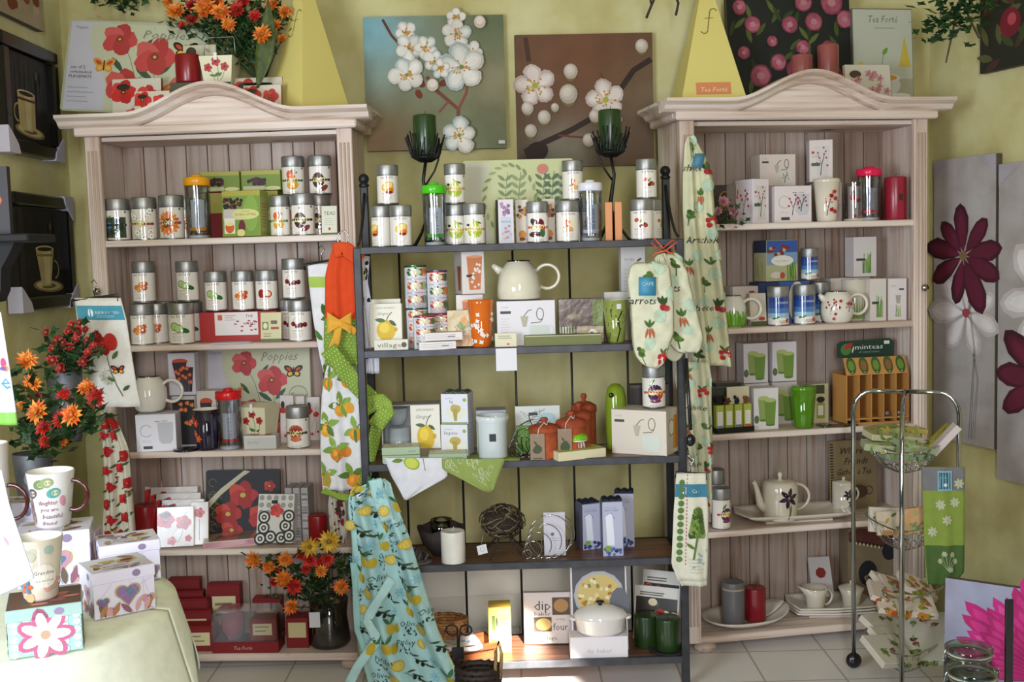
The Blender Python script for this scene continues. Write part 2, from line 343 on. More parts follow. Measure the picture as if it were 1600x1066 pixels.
# ---------------------------------------------------------------- whitewashed dressers
def zarch(x):
    a = abs(x)
    return 2.158+(.105*.5*(1+math.cos(PI*a/.33)) if a < .33 else 0)
def dresser(u, dep, label):
    cx, cy, a, zs, zt = UN[u]; P = []
    WC = '#ffffff'
    for s in (-1, 1):
        P.append(('side_panel', MB().box(min(s*.50, s*.478), max(s*.50, s*.478), .02, dep, .05, 2.12, 'woodv', WC)))
        mb = MB().box(min(s*.452, s*.51), max(s*.452, s*.51), -.004, .02, .05, 2.1, 'woodv', WC, .003)
        for k in range(3): x = s*(.466+k*.0145); mb.tube([(x, -.004, .12), (x, -.004, 2.03)], .0048, 'woodv', WC)
        P.append(('stile', mb))
    mb = MB(); n = 11; bw = .956/n
    for i in range(n):
        x = -.478+i*bw; mb.box(x+.0018, x+bw-.0018, dep-.012, dep+.004, .06, 2.12, 'woodv', (lambda g: (g, g*.945, g*.90))(R.uniform(.60, .72)*(1 if u == 'L' else .8)), .002)  # plank colour darkened for shade inside, further on the dimly lit right dresser
    mb.box(-.478, .478, dep+.004, dep+.01, .06, 2.12, 'woodv', '#8a6a58')
    P.append(('back_panel', mb))
    for k, z in enumerate(zs):
        th = .024 if k < 4 else .03
        P.append(('shelf', MB().box(-.477, .477, .003 if k < 4 else .021, dep-.012, z-th, z, 'woodh', WC, .003) if k < 4 else MB().box(-.477, .477, .003, dep-.012, z-th, z, 'woodh', WC, .003)))
    P.append(('top_board', MB().box(-.50, .50, .02, dep, 2.12, 2.148, 'woodh', WC))); P.append(('inner_ceiling', MB().box(-.477, .477, .021, dep-.013, 2.066, 2.082, 'woodh', WC)))
    mb = MB().box(-.535, .535, -.04, .0, 2.082, 2.116, 'woodh', WC, .006)
    for s in (-1, 1): mb.box(min(s*.502, s*.535), max(s*.502, s*.535), 0, dep, 2.086, 2.116, 'woodh', WC, .006)
    prof = [(.015, 0), (-.085, 0), (-.085, -.012), (-.062, -.024), (-.05, -.04), (-.036, -.046), (.015, -.046)]
    xs = [-.585, -.5, -.4]+[-.34+.034*i for i in range(21)]+[.4, .5, .585]; V = []; F = []; n = len(prof)
    for x in xs:
        for (y, z) in prof: V.append((x, y, zarch(x)+z))
    for i in range(len(xs)-1):
        for j in range(n-1): F.append((i*n+j, i*n+j+1, (i+1)*n+j+1, (i+1)*n+j))
    F += [tuple(range(n)), tuple((len(xs)-1)*n+j for j in range(n))]; mb.add(V, F, 'woodh', WC)
    for s in (-1, 1):
        V = [(s*(.50+(-y)), yy, 2.158+z) for yy in (.0, dep) for (y, z) in prof]; mb.add(V, [(j, j+1, n+j+1, n+j) for j in range(n-1)]+[tuple(range(n, 2*n))], 'woodh', WC)
    P.append(('cornice', mb))
    xs2 = [-.40+.04*i for i in range(21)]
    P.append(('pediment', MB().prism([(-.50, 2.11)]+[(.50, 2.11), (.50, 2.14)]+[(x, zarch(x)-.03) for x in reversed(xs2)]+[(-.50, 2.14)], -.016, .012, 'woodh', WC)))
    for s in (-1, 1):
        for y in (.05, dep-.05): P.append(('bun_foot', MB().lathe([(.0, 0), (.03, 0), (.045, .012), (.045, .026), (.03, .04), (.02, .046)], 'woodh', WC, 18, s*.42, y)))
    if u == 'L': P.append(('cable_hole', MB().lathe([(.0, dep-.014), (.014, dep-.014), (.016, dep-.0125)], 'plastic', '#050505', 14, ax=lambda p: Vector((p.x+.30, p.z, p.y+.80)))))
    for s in (-1, 1): pass
    P.append(('knob', MB().lathe([(.0, .0), (.007, 0), (.007, .01), (.015, .018), (.013, .027), (0, .03)], 'chrome', '#b0a8a0', 16, ax=lambda p: Vector((p.x-.485 if u == 'L' else p.x+.487, -.004-p.z, p.y+(1.5 if u == 'L' else 1.42))))))
    return put('dresser', label, 'shelving unit', (cx, cy, 0), a, P, 'whitewashed pine dressers')
dresser('L', .28, 'whitewashed open dresser with arched cornice holding the poppy tea towels and red boxes')
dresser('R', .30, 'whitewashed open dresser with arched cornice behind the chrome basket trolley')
# ---------------------------------------------------------------- black steel rack
def rack():
    cx, cy, a, zs, zt = UN['M']; P = []; K = '#26262a'; x0, x1, d = -.535, .60, .30
    for k, z in enumerate(zs):
        mb = MB()
        if k: mb.box(x0+.02, x1-.02, .018, d-.01, z-.02, z, 'darkwood', WH)
        else: mb.box(x0+.02, x1-.02, .018, d-.01, z-.02, z, 'iron', K)
        fr = MB().box(x0, x1, 0, .02, z-.024, z+.002, 'iron', '#4c4d54', .002).box(x0, x1, d-.02, d, z-.028, z+.0, 'iron', K).box(x0, x0+.02, .02, d-.02, z-.028, z-.002, 'iron', K).box(x1-.02, x1, .02, d-.02, z-.028, z-.002, 'iron', K)
        if k == 0: mb.box(x0, x1, 0, .02, z-.024, z+.001, 'iron', '#3c3d42', .002); P.append(('shelf', mb))
        else: P.append(('shelf', mb, [('shelf_frame', fr)]))
    for x in (x0-.002, x1+.002):
        for y, zt_ in ((.012, zs[0]), (d-.005, zs[0]+.23)):
            mb = MB().box(x-.014, x+.014, y-.014, y+.014, 0, zt_, 'iron', '#3a3b40' if y < .1 else K, .003)
            if y > .1: mb.lathe([(.017, zt_), (.02, zt_+.006), (.012, zt_+.016)], 'iron', K, 14, x, y).ball((x, y, zt_+.03), .02, 'iron', K)
            P.append(('post', mb))
    for i in range(5):
        x = x0+.12+i*.215; P.append(('back_rod', MB().tube([(x, d-.008, .12), (x, d-.008, zs[0]-.01)], .0045, 'iron', K, 6)))
    for x, s in ((x0, -1), (x1, 1)):
        pts = [(x-s*.0, d-.01-.27*t, zs[0]+.20*(1-t)**1.6+.01) for t in [i/10 for i in range(11)]]
        P.append(('side_arm', MB().tube(pts, .0055, 'iron', K)))
    return put('shelf_rack', 'black steel rack with dark wood shelves standing between the two dressers', 'shelving unit', (cx, cy, 0), a, P)
rack()
# ---------------------------------------------------------------- picture motifs (p = PR, c = centre, s = size)
def f_honey(p, x, y, s):
    for dx, dy, c in ((-.5, -.2, '#d9772a'), (0, .1, '#e08a34'), (.45, .12, '#c65a20'), (.35, -.3, '#b84a1c'), (-.15, -.4, '#e39a4a')): p.ell(x+dx*s, y+dy*s, s*.36, s*.3, c, R.random(), 6)
def f_cuke(p, x, y, s):
    p.ell(x+.55*s, y-.3*s, .55*s, .25*s, '#2e6a2c', -.3)
    for dx, dy in ((-.45, .1), (0, -.1)): p.ell(x+dx*s, y+dy*s, .45*s, .42*s, '#4f8a35'); p.ell(x+dx*s, y+dy*s, .36*s, .34*s, '#b9d28a')
def f_apple(p, x, y, s):
    p.ell(x-.4*s, y, .45*s, .5*s, '#9c1c24'); p.ell(x+.3*s, y-.05*s, .5*s, .42*s, '#c0303a'); p.ell(x+.25*s, y, .4*s, .3*s, '#f0dcae', -.4)
def f_cherry(p, x, y, s):
    for dx, dy in ((-.6, .1), (-.15, -.15), (.25, -.05), (.7, 0)): p.ell(x+dx*s, y+dy*s, .27*s, .27*s, '#6b1420'); p.ell(x+dx*s-.06*s, y+dy*s+.08*s, .07*s, .07*s, '#a83a48')
    p.stem(x-.6*s, y+.3*s, x-.3*s, y+.8*s, .03*s, '#4a5a2a')
def f_citrus(p, x, y, s):
    p.ell(x, y+.1*s, .75*s, .6*s, '#e9b53c', .3); p.ell(x+.1*s, y+.2*s, .55*s, .4*s, '#f3d68a', .3); p.ell(x+.25*s, y-.25*s, .45*s, .3*s, '#e8822e'); p.ell(x+.15*s, y-.5*s, .45*s, .16*s, '#7e2418'); p.line([(x+.4*s, y-.4*s), (x+.6*s, y+.6*s)], .05*s, '#7a5a32')
def f_gapple(p, x, y, s):
    p.ell(x+.2*s, y+.2*s, .5*s, .45*s, '#f3e4bf'); p.ell(x-.15*s, y+.1*s, .28*s, .5*s, '#d9502a', .3); p.ell(x, y-.45*s, .4*s, .25*s, '#e3a85a'); p.leaf(x-.7*s, y-.3*s, .5*s, .4, '#4c7a34')
def f_spice(p, x, y, s):
    for dx, dy, c in ((-.45, .35, '#c8502c'), (.3, -.1, '#8a3420'), (.55, -.25, '#a5482c'), (.1, -.3, '#6e2818')): p.ell(x+dx*s, y+dy*s, .3*s, .24*s, c, .4, 6)
    p.leaf(x-.2*s, y, .7*s, .8, '#8c9a4c')
def f_pear(p, x, y, s):
    p.ell(x, y-.2*s, .8*s, .7*s, '#a9bb2e'); p.ell(x, y+.45*s, .45*s, .5*s, '#b4c43a'); p.stem(x, y+.9*s, x-.2*s, y+1.15*s, .06*s, '#5a2c18'); p.leaf(x+.2*s, y+.8*s, .6*s, -.3, '#4f7a2c'); p.ell(x-.75*s, y+.5*s, .2*s, .14*s, '#2c3420')
def f_mango(p, x, y, s):
    p.ell(x-.1*s, y+.5*s, .42*s, .6*s, '#e2622a', .5); p.ell(x+.05*s, y-.4*s, .62*s, .5*s, '#e3a52c'); p.leaf(x-.1*s, y+1.1*s, .8*s, -.4, '#4f7a2c')
def f_choc(p, x, y, s):
    p.ell(x-.1*s, y, .65*s, .8*s, '#4a2420'); p.poly([(x-.5*s, y+.4*s), (x+.3*s, y+.4*s), (x-.1*s, y+1.4*s)], '#5a2e28'); p.ell(x+.5*s, y-.8*s, .5*s, .25*s, '#7c3a34', .6)
def f_gerb(p, x, y, s): p.flower(x, y, s*1.15, 16, ['#e07a22', '#d9641c', '#ec9440'], '#6a2418', .17, 0, .42)
def f_daisy(p, x, y, s):
    for i in range(9):
        a, b = R.uniform(-1, 1)*s*1.1, R.uniform(-1.4, 1.4)*s; p.ell(a*1.02+x, b+y, .35*s, .25*s, '#9aa868', R.random()*3); p.flower(x+a, y+b, .3*s, 7, '#ffffff', '#d8a02c', .3, 0, .3)
def f_plum(p, x, y, s): p.ell(x, y, .8*s, .85*s, '#4e2450'); p.ell(x+.5*s, y-.1*s, .35*s, .5*s, '#c4402c'); p.ell(x-.2*s, y+.3*s, .2*s, .2*s, '#8a5a8c'); p.leaf(x-.6*s, y+.7*s, .9*s, .9, '#5f8a34'); p.ell(x, y-.8*s, .6*s, .2*s, '#7a3a5a')
def f_beet(p, x, y, s): p.ell(x, y+.5*s, .7*s, .5*s, '#6e2436'); p.ell(x-.3*s, y-.7*s, .8*s, .3*s, '#4c1a24'); p.ell(x+.5*s, y-.5*s, .3*s, .5*s, '#3e6a3a'); p.ell(x-.6*s, y+.7*s, .25*s, .3*s, '#2c2c28'); p.ell(x+.6*s, y, .25*s, .25*s, '#c02c34')
def f_blue(p, x, y, s): p.rect(x-s*1.2, y-1.2*s, x+s*1.2, y+.8*s, '#3a4a34'); p.ell(x-.5*s, y, .35*s, .35*s, '#3e6ea0'); p.ell(x+.3*s, y+.4*s, .3*s, .3*s, '#2c4a78'); p.ell(x, y-.6*s, 1.1*s, .35*s, '#1e3020'); p.ell(x+.6*s, y-.1*s, .4*s, .4*s, '#26382a'); p.leaf(x-1*s, y+.6*s, .9*s, .4, '#6a9a4c')
def f_chili(p, x, y, s): p.ell(x, y+.2*s, .75*s, .7*s, '#b4482c'); p.ell(x, y-.55*s, .6*s, .25*s, '#c8704a'); p.ell(x, y+.2*s, .5*s, .4*s, '#8a2c20')
FR = dict(honey=f_honey, cuke=f_cuke, apple=f_apple, cherry=f_cherry, citrus=f_citrus, gapple=f_gapple, spice=f_spice, pear=f_pear, mango=f_mango, choc=f_choc, gerb=f_gerb, daisy=f_daisy, plum=f_plum, beet=f_beet, blue=f_blue, chili=f_chili)
BAND = {'pear', 'mango', 'choc', 'gerb', 'daisy', 'plum', 'beet', 'blue', 'chili'}
FE = 'tea fort\u00e9'
def tin(w, h, kind, turn=0):
    r = w/2; lb = '#ece6dd'; b = MB(); zl = h*.745
    if kind == 'coconut': cols = ['#8a8a88', '#e4e4e4', '#9cc0d8', '#4a7ab4', '#2c4f98', '#27438a', '#8a8a88']; zz = [0, .005, h*.2, h*.32, h*.45, h*.6, zl-.004, zl]
    else: cols = ['#8a8a88', lb, '#8a8a88']; zz = [0, .005, zl-.004, zl]
    b.lathe([(0, 0), (r*.96, 0)], 'metal', '#777777', 28)
    for i, c in enumerate(cols): b.lathe([(r*(.97 if i in (0, len(cols)-1) else 1), zz[i]), (r*(.97 if i in (0, len(cols)-1) else 1), zz[i+1])], 'gloss' if 0 < i < len(cols)-1 else 'metal', c, 28)
    p = PR(b, cylS(r, a0=turn), 'gloss', .0003, True)
    if kind == 'coconut':
        p.ell(-.1*r, h*.12, r*.8, h*.09, '#f0ece4'); p.ell(.1*r, h*.1, r*.5, h*.05, '#c8b8a0'); p.ell(-.6*r, h*.2, r*.4, h*.03, '#3a7a3a', .2); p.ell(.6*r, h*.13, r*.28, h*.06, '#b82c34'); p.text('coconut', 0, h*.56, r*.42, '#e8eef8', fit=r*1.35)
    elif kind in BAND:
        FR[kind](p, 0, h*.36, r*.86)
        bc = {'daisy': '#8a2430', 'gerb': '#8a2430', 'pear': '#c88a3a', 'plum': '#c4402c', 'beet': '#c02c34', 'mango': '#2c5a3a', 'choc': '#2a1a18', 'blue': '#1a2a22', 'chili': '#2a2a28'}[kind]
        p.rect(-r*1.1, h*.345, r*1.1, h*.40, bc)
        if kind != 'blue': p.ell(0, h*.375, r*.8, h*.07, '#e8dfa0'); p.line([(-r*.5, h*.375), (r*.5, h*.375)], .001, '#9a9060')
        p.text(FE, 0, h*.045, r*.3, '#a8a49c', .25, fit=r*1.0); p.ell(r*1.0, h*.68, r*.1, r*.1, '#5a6a5a')
    else:
        p.text(FE, 0, h*.645, r*.36, '#6a6660', .25, fit=r*1.25); FR[kind](p, r*.1, h*.41, r*.8)
        p.text({'honey': 'honey yuzu', 'cuke': 'cucumber mint', 'apple': 'apple amber', 'cherry': 'cherry cosmo', 'citrus': 'orange jasmine', 'gapple': 'ginger pear', 'spice': 'harvest spice'}[kind], 0, h*.25, r*.18, '#a05a4a', fit=r*.95)
        for i in range(4): p.rect(-r*.5+i*.03*r, h*(.2-.035*i), r*.5-i*.06*r, h*(.2-.035*i)+.0012, '#b4aea6')
    l = MB().lathe([(r*1.0, zl), (r*1.012, zl+.002), (r*1.012, h-.004), (r*.99, h-.001), (r*.96, h), (r*.94, h-.002), (0, h-.002)], 'metal', '#a4a4a2', 28)
    return [('body', b), ('lid', l)]
def tumbler(w, h, lc, ins='#dcdfe8', txt='tea over ice'):
    r = w/2; hb = h*.84
    g = MB().lathe([(r*.86, .0), (r*.9, .004), (r*.97, hb)], 'glass', '#f4f6f8', 28).lathe([(r*.78, .02), (r*.84, hb-.01)], 'glass', '#f4f6f8', 24)
    bs = MB().lathe([(0, .001), (r*.84, .001), (r*.86, .012), (0, .014)], 'plastic', '#c8ccd0', 24).lathe([(r*.7, .03), (r*.74, .042)], 'plastic', lc, 24)
    p = MB(); S = cylS(r*.66, a0=.2)
    q = PR(p, S, 'paper', .0, True); q.rect(-r*.55, h*.13, r*.62, h*.6, ins)
    P2 = PR(p, lambda x, y, o: S(y, x, o), 'paper', .001, True)
    q2 = PR(p, lambda x, y, o: S(-y, x, o), 'paper', .0015, True); q2.text('TEA BY FORTE', h*.36, -r*.18, r*.34, '#20242c', fit=h*.34)
    l = MB().lathe([(r*.98, hb-.004), (r*1.03, hb-.002), (r*1.03, hb+h*.1), (r*.97, hb+h*.115), (r*.5, hb+h*.12), (0, hb+h*.12)], 'plastic', lc, 28)
    l.lathe([(r*.42, hb+h*.12), (r*.4, h-.002), (r*.3, h), (0, h)], 'plastic', lc, 18)
    return [('outer_wall', g), ('base', bs), ('paper_insert', p), ('lid', l)]
def candle(w, h, c, wick=True):
    r = w/2; b = MB().lathe([(0, 0), (r*.97, 0), (r, .003), (r, h-.006), (r*.97, h-.002), (r*.9, h), (r*.7, h-.003), (0, h-.005)], 'wax', c, 28)
    return [('body', b), ('wick', MB().tube([(0, 0, h-.006), (.001, 0, h+.004), (.004, 0, h+.014)], .0012, 'paper', '#d8d4c8' if c in ('#f2efe6',) else '#3a3028', 6))]
def carton(w, d, h, col, pr=None, mt='paper', b=.0012):
    m_ = MB().box(-w/2, w/2, -d/2, d/2, 0, h, mt, col, b)
    for f, fn in (pr or {}).items():
        S = topS(h) if f == 't' else planeS(w, d, f); fn(PR(m_, S, mt, .0003), d if f in 'lr' else w, d if f == 't' else h)
    return m_
def mug(w, h, col, taper=.75, handle=0, pr=None, inner='#f2eee8', lidc=None, hc=None):
    r1 = w/2; r0 = r1*taper; t = .004
    b = MB().lathe([(0, 0), (r0*.92, 0), (r0, .006), (r1, h), (r1-t*.5, h+.001)], 'ceramic', col, 32)
    b.lathe([(r1-t*.5, h+.001), (r1-t, h-.001), (r0-t, .008), (0, .006)], 'ceramic', inner, 32)
    if pr: pr(PR(b, cylS(r0, r1, h), 'ceramic', .0004, True), r1, h)
    P = [('body', b)]
    if handle:
        z = h*.55; hr = handle; cx = (r0+r1)/2; P.append(('handle', MB().tube([(cx+hr*.75*(1+math.cos(a))-.004-hr*.0 if 0 else cx-.006+hr*math.cos(a)*.9+hr*.35, 0, z+hr*math.sin(a)*1.0) for a in [math.radians(-125+250*i/14) for i in range(15)]], .0055, 'ceramic', hc or col, 10)))
    if lidc: P.append(('lid', MB().lathe([(r1*1.0, h), (r1*1.02, h+.004), (r1*.98, h+.012), (r1*.9, h+.015), (0, h+.015)], 'ceramic', lidc, 30)))
    return P
def rrect(w, h, r, z0=0, n=4):
    pts = []
    for cx, cz, a0 in ((w/2-r, z0+r, -PI/2), (w/2-r, z0+h-r, 0), (-w/2+r, z0+h-r, PI/2), (-w/2+r, z0+r, PI)):
        for i in range(n+1): a = a0+PI/2*i/n; pts.append((cx+r*math.cos(a), cz+r*math.sin(a)))
    return pts
def board(w, h, th, col, fn, r=.012, mt='gloss'):
    m_ = MB().prism(rrect(w, h, r), -th/2, th/2, mt, col)
    fn(PR(m_, planeS(w, th), mt, .0003), w, h); return m_
def jug(w, h, col='#ece8dc', pr=None, collar='#9a948c', flip=False):
    """round teapot: body, metal filter collar, ring handle, short spout"""
    r = w/2
    prof = [(0, 0), (r*.7, 0), (r*.86, h*.08), (r, h*.34), (r*.98, h*.6), (r*.8, h*.85), (r*.6, h*.97)]
    if flip: prof = [(0, 0), (r*.93, 0), (r, h*.03), (r*.985, h*.3), (r*.9, h*.6), (r*.7, h*.84), (r*.5, h*.97)]
    b = MB().lathe(prof, 'ceramic', col, 36)
    if pr: pr(PR(b, lambda x, y, o: Vector((math.sin(x/r), -math.cos(x/r), 0))*(prof_r(prof, y)+o)+Vector((0, 0, y)), 'ceramic', .0006, True), r, h)
    c = MB().lathe([(r*(.5 if flip else .6), h*.965), (r*(.52 if flip else .61), h*.97), (r*(.5 if flip else .58), h), (r*.4, h*1.005), (0, h*.99)], 'chrome', collar, 30)
    hr = h*.31; hd = MB().tube([(r*.93+hr*.62+hr*math.cos(a), 0, h*.56+hr*math.sin(a)) for a in [math.radians(-160+320*i/20) for i in range(21)]], .0062, 'ceramic', col, 10)
    s = MB().tube([(-r*.8, 0, h*.72), (-r*1.0, 0, h*.82), (-r*1.16, 0, h*.9)], [h*.12, h*.09, h*.055], 'ceramic', col, 12)
    return [('body', b), ('handle', hd), ('spout', s), ('filter_collar', c)]
def prof_r(prof, z):
    for (r0, z0), (r1, z1) in zip(prof, prof[1:]):
        if z <= z1 and z1 > z0: return r0+(r1-r0)*(z-z0)/(z1-z0)
    return prof[-1][0]
# ---------------------------------------------------------------- print designs for flat faces (p, w, h)
def g_poppymat(p, w, h):
    p.rect(-w*.5+.01, h*.02, -w*.2, h*.98, '#c9c8d2'); p.ell(-w*.12, h*.78, w*.12, h*.18, '#cdd0b4')
    p.poly([(-w*.2, h*.02), (w*.49, h*.02), (w*.49, h*.97), (-w*.33, h*.97), (-w*.34, h*.75), (-w*.3, h*.62), (-w*.24, h*.5), (-w*.2, h*.3)], '#c6c9ac')
    p.ell(w*.38, h*.47, w*.09, h*.09, '#6a6a58'); p.ell(w*.38, h*.47, w*.085, h*.082, '#c0c3a8'); p.text('Poppy', w*.38, h*.44, h*.07, '#6a6a58', .3)
    for a, b, c, d in ((-.1, .75, .0, .1), (.1, .62, .12, .1), (-.1, .2, .05, .4)): p.stem(w*a, h*b, w*c, h*d, .002, '#4a5a3c', .1)
    for a, b, l, g in ((.0, .5, .16, -.6), (-.17, .6, .14, -.9), (.16, .42, .15, .8), (.03, .68, .12, .9), (.12, .15, .12, .6), (.33, .1, .13, -.3)): p.leaf(w*a, h*b, w*l, g, '#3e5648', .3)
    for a, b, r_ in ((-.13, .8, .125), (.13, .62, .15), (-.08, .3, .13), (.36, .28, .12), (.25, .1, .12)): p.poppy(w*a, h*b, w*r_, ('#c8484a', '#b43a3e', '#d05e5a'), '#7a3a30')
    p.text('Poppies', w*.2, h*.82, h*.13, '#8a8a76', .35, fit=w*.34); butterfly(p, w*.34, h*.7, w*.09); butterfly(p, w*.2, h*.25, w*.08, ('#c8682c', '#d88a3c')); butterfly(p, -w*.22, h*.5, w*.08, ('#d8963c', '#e0b45a'))
    p.text('set of 2', -w*.4, h*.46, h*.05, '#5a5a60'); p.text('cork-backed', -w*.38, h*.41, h*.045, '#5a5a60'); p.text('PLACEMATS', -w*.38, h*.36, h*.045, '#5a5a60'); p.lines(-w*.46, -w*.25, h*.25, 4, h*.05, h*.008, '#a8a8b2'); p.text('Poppies', -w*.4, h*.9, h*.04, '#8a8a90')
def butterfly(p, x, y, s, c=('#2a1a16', '#e8b83c')):
    for sx in (-1, 1): p.ell(x+sx*s*.5, y+s*.3, s*.55, s*.3, c[0], sx*.6); p.ell(x+sx*s*.38, y-s*.22, s*.36, s*.3, c[0], -sx*.4); p.ell(x+sx*s*.5, y+s*.3, s*.3, s*.15, '#c84a34' if c[1][1] == 'e' else c[1], sx*.6); p.ell(x+sx*s*.36, y-s*.2, s*.24, s*.2, c[1], -sx*.4)
    p.line([(x, y-s*.4), (x, y+s*.5)], s*.1, '#1a1210')
def g_poppypack(p, w, h):
    p.poppy(-w*.27, h*.68, w*.26); p.poppy(w*.22, h*.6, w*.22); p.stem(w*.2, h*.5, w*.05, h*.1, .0016, '#6a7a4c'); p.poppy(-w*.1, h*.15, w*.13, ('#d04a4e', '#c03a40', '#da6a68')); p.poppy(w*.35, h*.2, w*.1)
    p.ell(-w*.27, h*.8, w*.14, h*.08, '#2c1e1c'); p.line([(-w*.1, h*.3), (w*.1, h*.5), (w*.3, h*.85)], .0012, '#8a8a7a')
def g_wreath(p, w, h):
    for i in range(30): p.leaf(R.uniform(-.45, .45)*w, R.uniform(.05, .9)*h, .12*w, R.uniform(0, 6), R.choice(['#7a8a5c', '#9aa878', '#b89a6a', '#c8b48a']))
def g_redtop(p, w, h): p.rect(-w*.5+.002, h*.5, w*.5-.002, h*.98, '#c0b49a')
def g_cmug(p, w, h):
    p.arc(-w*.24, h*.56, w*.15, .6, 5.6, .0035, '#b8b6ba', 20); p.text('MUGS', -w*.24, h*.24, h*.1, '#c4c2c8', fit=w*.22); p.rect(-w*.33, h*.07, -w*.1, h*.15, '#3c4444')
    p.poly([(w*.04, h*.78), (w*.44, h*.78), (w*.42, h*.3), (w*.36, h*.2), (w*.14, h*.2), (w*.07, h*.3)], '#c2c4cc'); p.rect(-w*.02, h*.8, w*.1, h*.82, '#6a6a70'); p.rect(w*.15, h*.81, w*.3, h*.825, '#8a8a90')
def g_cblossom(p, w, h): g_cmug(p, w, h); sprig(p, w*.0, h*.2, h*.5, w*.14); sprig(p, w*.22, h*.3, h*.4, w*.12)
def sprig(p, x, y, h_, s):
    p.line([(x-s*.2, y), (x, y+h_*.4), (x+s*.5, y+h_*.8)], .003, '#5a3028'); p.line([(x, y+h_*.4), (x-s*.7, y+h_*.9)], .0016, '#5a3028')
    for a, b in ((-.7, .9), (-.4, .7), (.5, .85), (.9, .7), (.4, 1.1), (.8, .95), (-.9, .5), (1.1, .4)): p.flower(x+a*s, y+b*h_, s*.22, 5, '#b02c34', '#6a1a20', .35)
def g_blossommug(p, w, h):
    p.poly([(-w*.3, h*.85), (w*.36, h*.85), (w*.28, h*.08), (-w*.14, h*.08)], '#d0ccc8'); sprig(p, w*.02, h*.15, h*.6, w*.22); p.rect(-w*.42, h*.38, -w*.05, h*.45, '#3e5a48'); p.text('KATI', -w*.25, h*.58, h*.07, '#bab4ac'); p.flower(-w*.35, h*.7, w*.07, 5, '#b02c34', '#6a1a20', .35)
def g_teapotset(p, w, h):
    p.text('FIORE', -w*.36, h*.84, h*.06, '#a8a6a4'); p.rect(-w*.44, h*.72, -w*.26, h*.78, '#3c4444'); p.lines(-w*.44, -w*.26, h*.6, 8, h*.06, h*.012, '#cac8c6')
    p.poly([(-w*.1, h*.66), (w*.04, h*.66), (w*.0, h*.42), (-w*.06, h*.42)], '#b4b09c'); p.line([(-w*.04, h*.66), (w*.04, h*.78), (w*.1, h*.8)], .003, '#6a6a60'); p.arc(w*.24, h*.7, w*.06, 0, 6.3, .0028, '#6a6a62', 18, h*.13); p.line([(w*.08, h*.5), (w*.24, h*.52), (w*.28, h*.58)], .003, '#6a6a62')
    p.poly([(w*.06, h*.45), (w*.38, h*.45), (w*.4, h*.2), (w*.34, h*.08), (w*.1, h*.08), (w*.06, h*.2)], '#cfd6cc'); p.arc(w*.42, h*.34, w*.05, 0, 6.3, .0025, '#d0d4cc', 14, h*.1)
def g_cupside(p, w, h): p.ell(-w*.1, h*.6, w*.25, h*.2, '#c89a4a'); p.ell(-w*.1, h*.6, w*.2, h*.16, '#f0ece4'); p.poly([(w*.1, h*.85), (w*.45, h*.85), (w*.45, h*.1), (w*.0, h*.1)], '#d8942c'); p.rect(w*.2, h*.1, w*.32, h*.85, '#c8742c')
def g_greencups(p, w, h):
    for dx, dy, s in ((-.12, .12, .9), (.16, 0, 1)):
        x, y = dx*w, h*(.1+dy); p.poly([(x-w*.24*s, y+h*.6*s), (x+w*.24*s, y+h*.6*s), (x+w*.18*s, y), (x-w*.18*s, y)], '#6a8a38' if dx > 0 else '#8a9a5a'); p.ell(x, y+h*.6*s, w*.24*s, h*.05, '#a8b46c'); p.ell(x, y, w*.18*s, h*.03, '#5a7a2c')
    p.ell(-w*.4, h*.25, w*.1, h*.1, '#5a6a4a')
def g_blackmug(p, w, h):
    p.ell(-w*.05, h*.8, w*.3, h*.07, '#c84a28'); p.poly([(-w*.35, h*.78), (w*.2, h*.78), (w*.1, h*.3), (-w*.2, h*.3)], '#2a2430'); p.poly([(-w*.1, h*.66), (w*.44, h*.66), (w*.36, h*.08), (0, h*.08)], '#242028')
    for i in range(12): p.flower(w*R.uniform(-.25, .38), h*R.uniform(.3, .66), w*.08, 6, ['#c8402c', '#e0702c'], '#e8c04a', .35)
    for i in range(6): p.line([(w*(.03+i*.05), h*.1), (w*(.02+i*.06), h*.4)], .0008, '#8a8aa0')
def g_darkkati(p, w, h):
    p.rect(-w*.48, h*.02, w*.48, h*.93, '#17151a')
    for i in range(9): p.flower(w*R.uniform(-.1, .4), h*R.uniform(.35, .9), w*.1, 6, ['#c8402c', '#e0902c'], '#e8c04a', .35)
    p.text('KATI', -w*.1, h*.6, h*.09, '#4a484c')
def g_world(p, w, h):
    p.rect(-w*.5+.001, h*.9, w*.5-.001, h-.001, '#b0a848'); p.poly([(-w*.49, h*.02), (w*.49, h*.02), (w*.49, h*.88), (-w*.49, h*.88)], '#7a9a3c'); p.ell(w*.25, h*.5, w*.2, h*.4, '#8aac4a')
    for i in range(26): p.ell(R.uniform(-.46, .05)*w, h*R.uniform(.6, .82), w*.045, w*.045, R.choice(['#2c1420', '#4a1c2c', '#1e1018', '#6a2434']))
    p.rect(-w*.46, h*.36, w*.0, h*.6, '#c8c4bc'); p.rect(-w*.44, h*.06, -w*.16, h*.4, '#ece4da'); p.ell(-w*.3, h*.2, w*.12, h*.13, '#d9641c'); p.ell(-w*.3, h*.28, w*.12, h*.05, '#e8e0a4'); p.ell(w*.02, h*.2, w*.09, h*.16, '#6a2434')
    p.ell(w*.12, h*.48, w*.36, h*.12, '#dcd890'); p.text('WORLD OF TEAS', w*.12, h*.45, h*.07, '#6a6a3a', fit=w*.56); p.text(FE, w*.12, h*.53, h*.05, '#6a6a3a', .2)
def g_heartcard(p, w, h): p.text('TEAS', 0, h*.68, h*.18, '#5a5a50', .1, fit=w*.75); p.lines(-w*.3, w*.3, h*.55, 4, h*.07, h*.012, '#a8a898'); p.ell(0, h*.2, w*.08, h*.05, '#c0282c'); p.rect(-w*.5, 0, w*.5, h*.06, '#5a6a38')
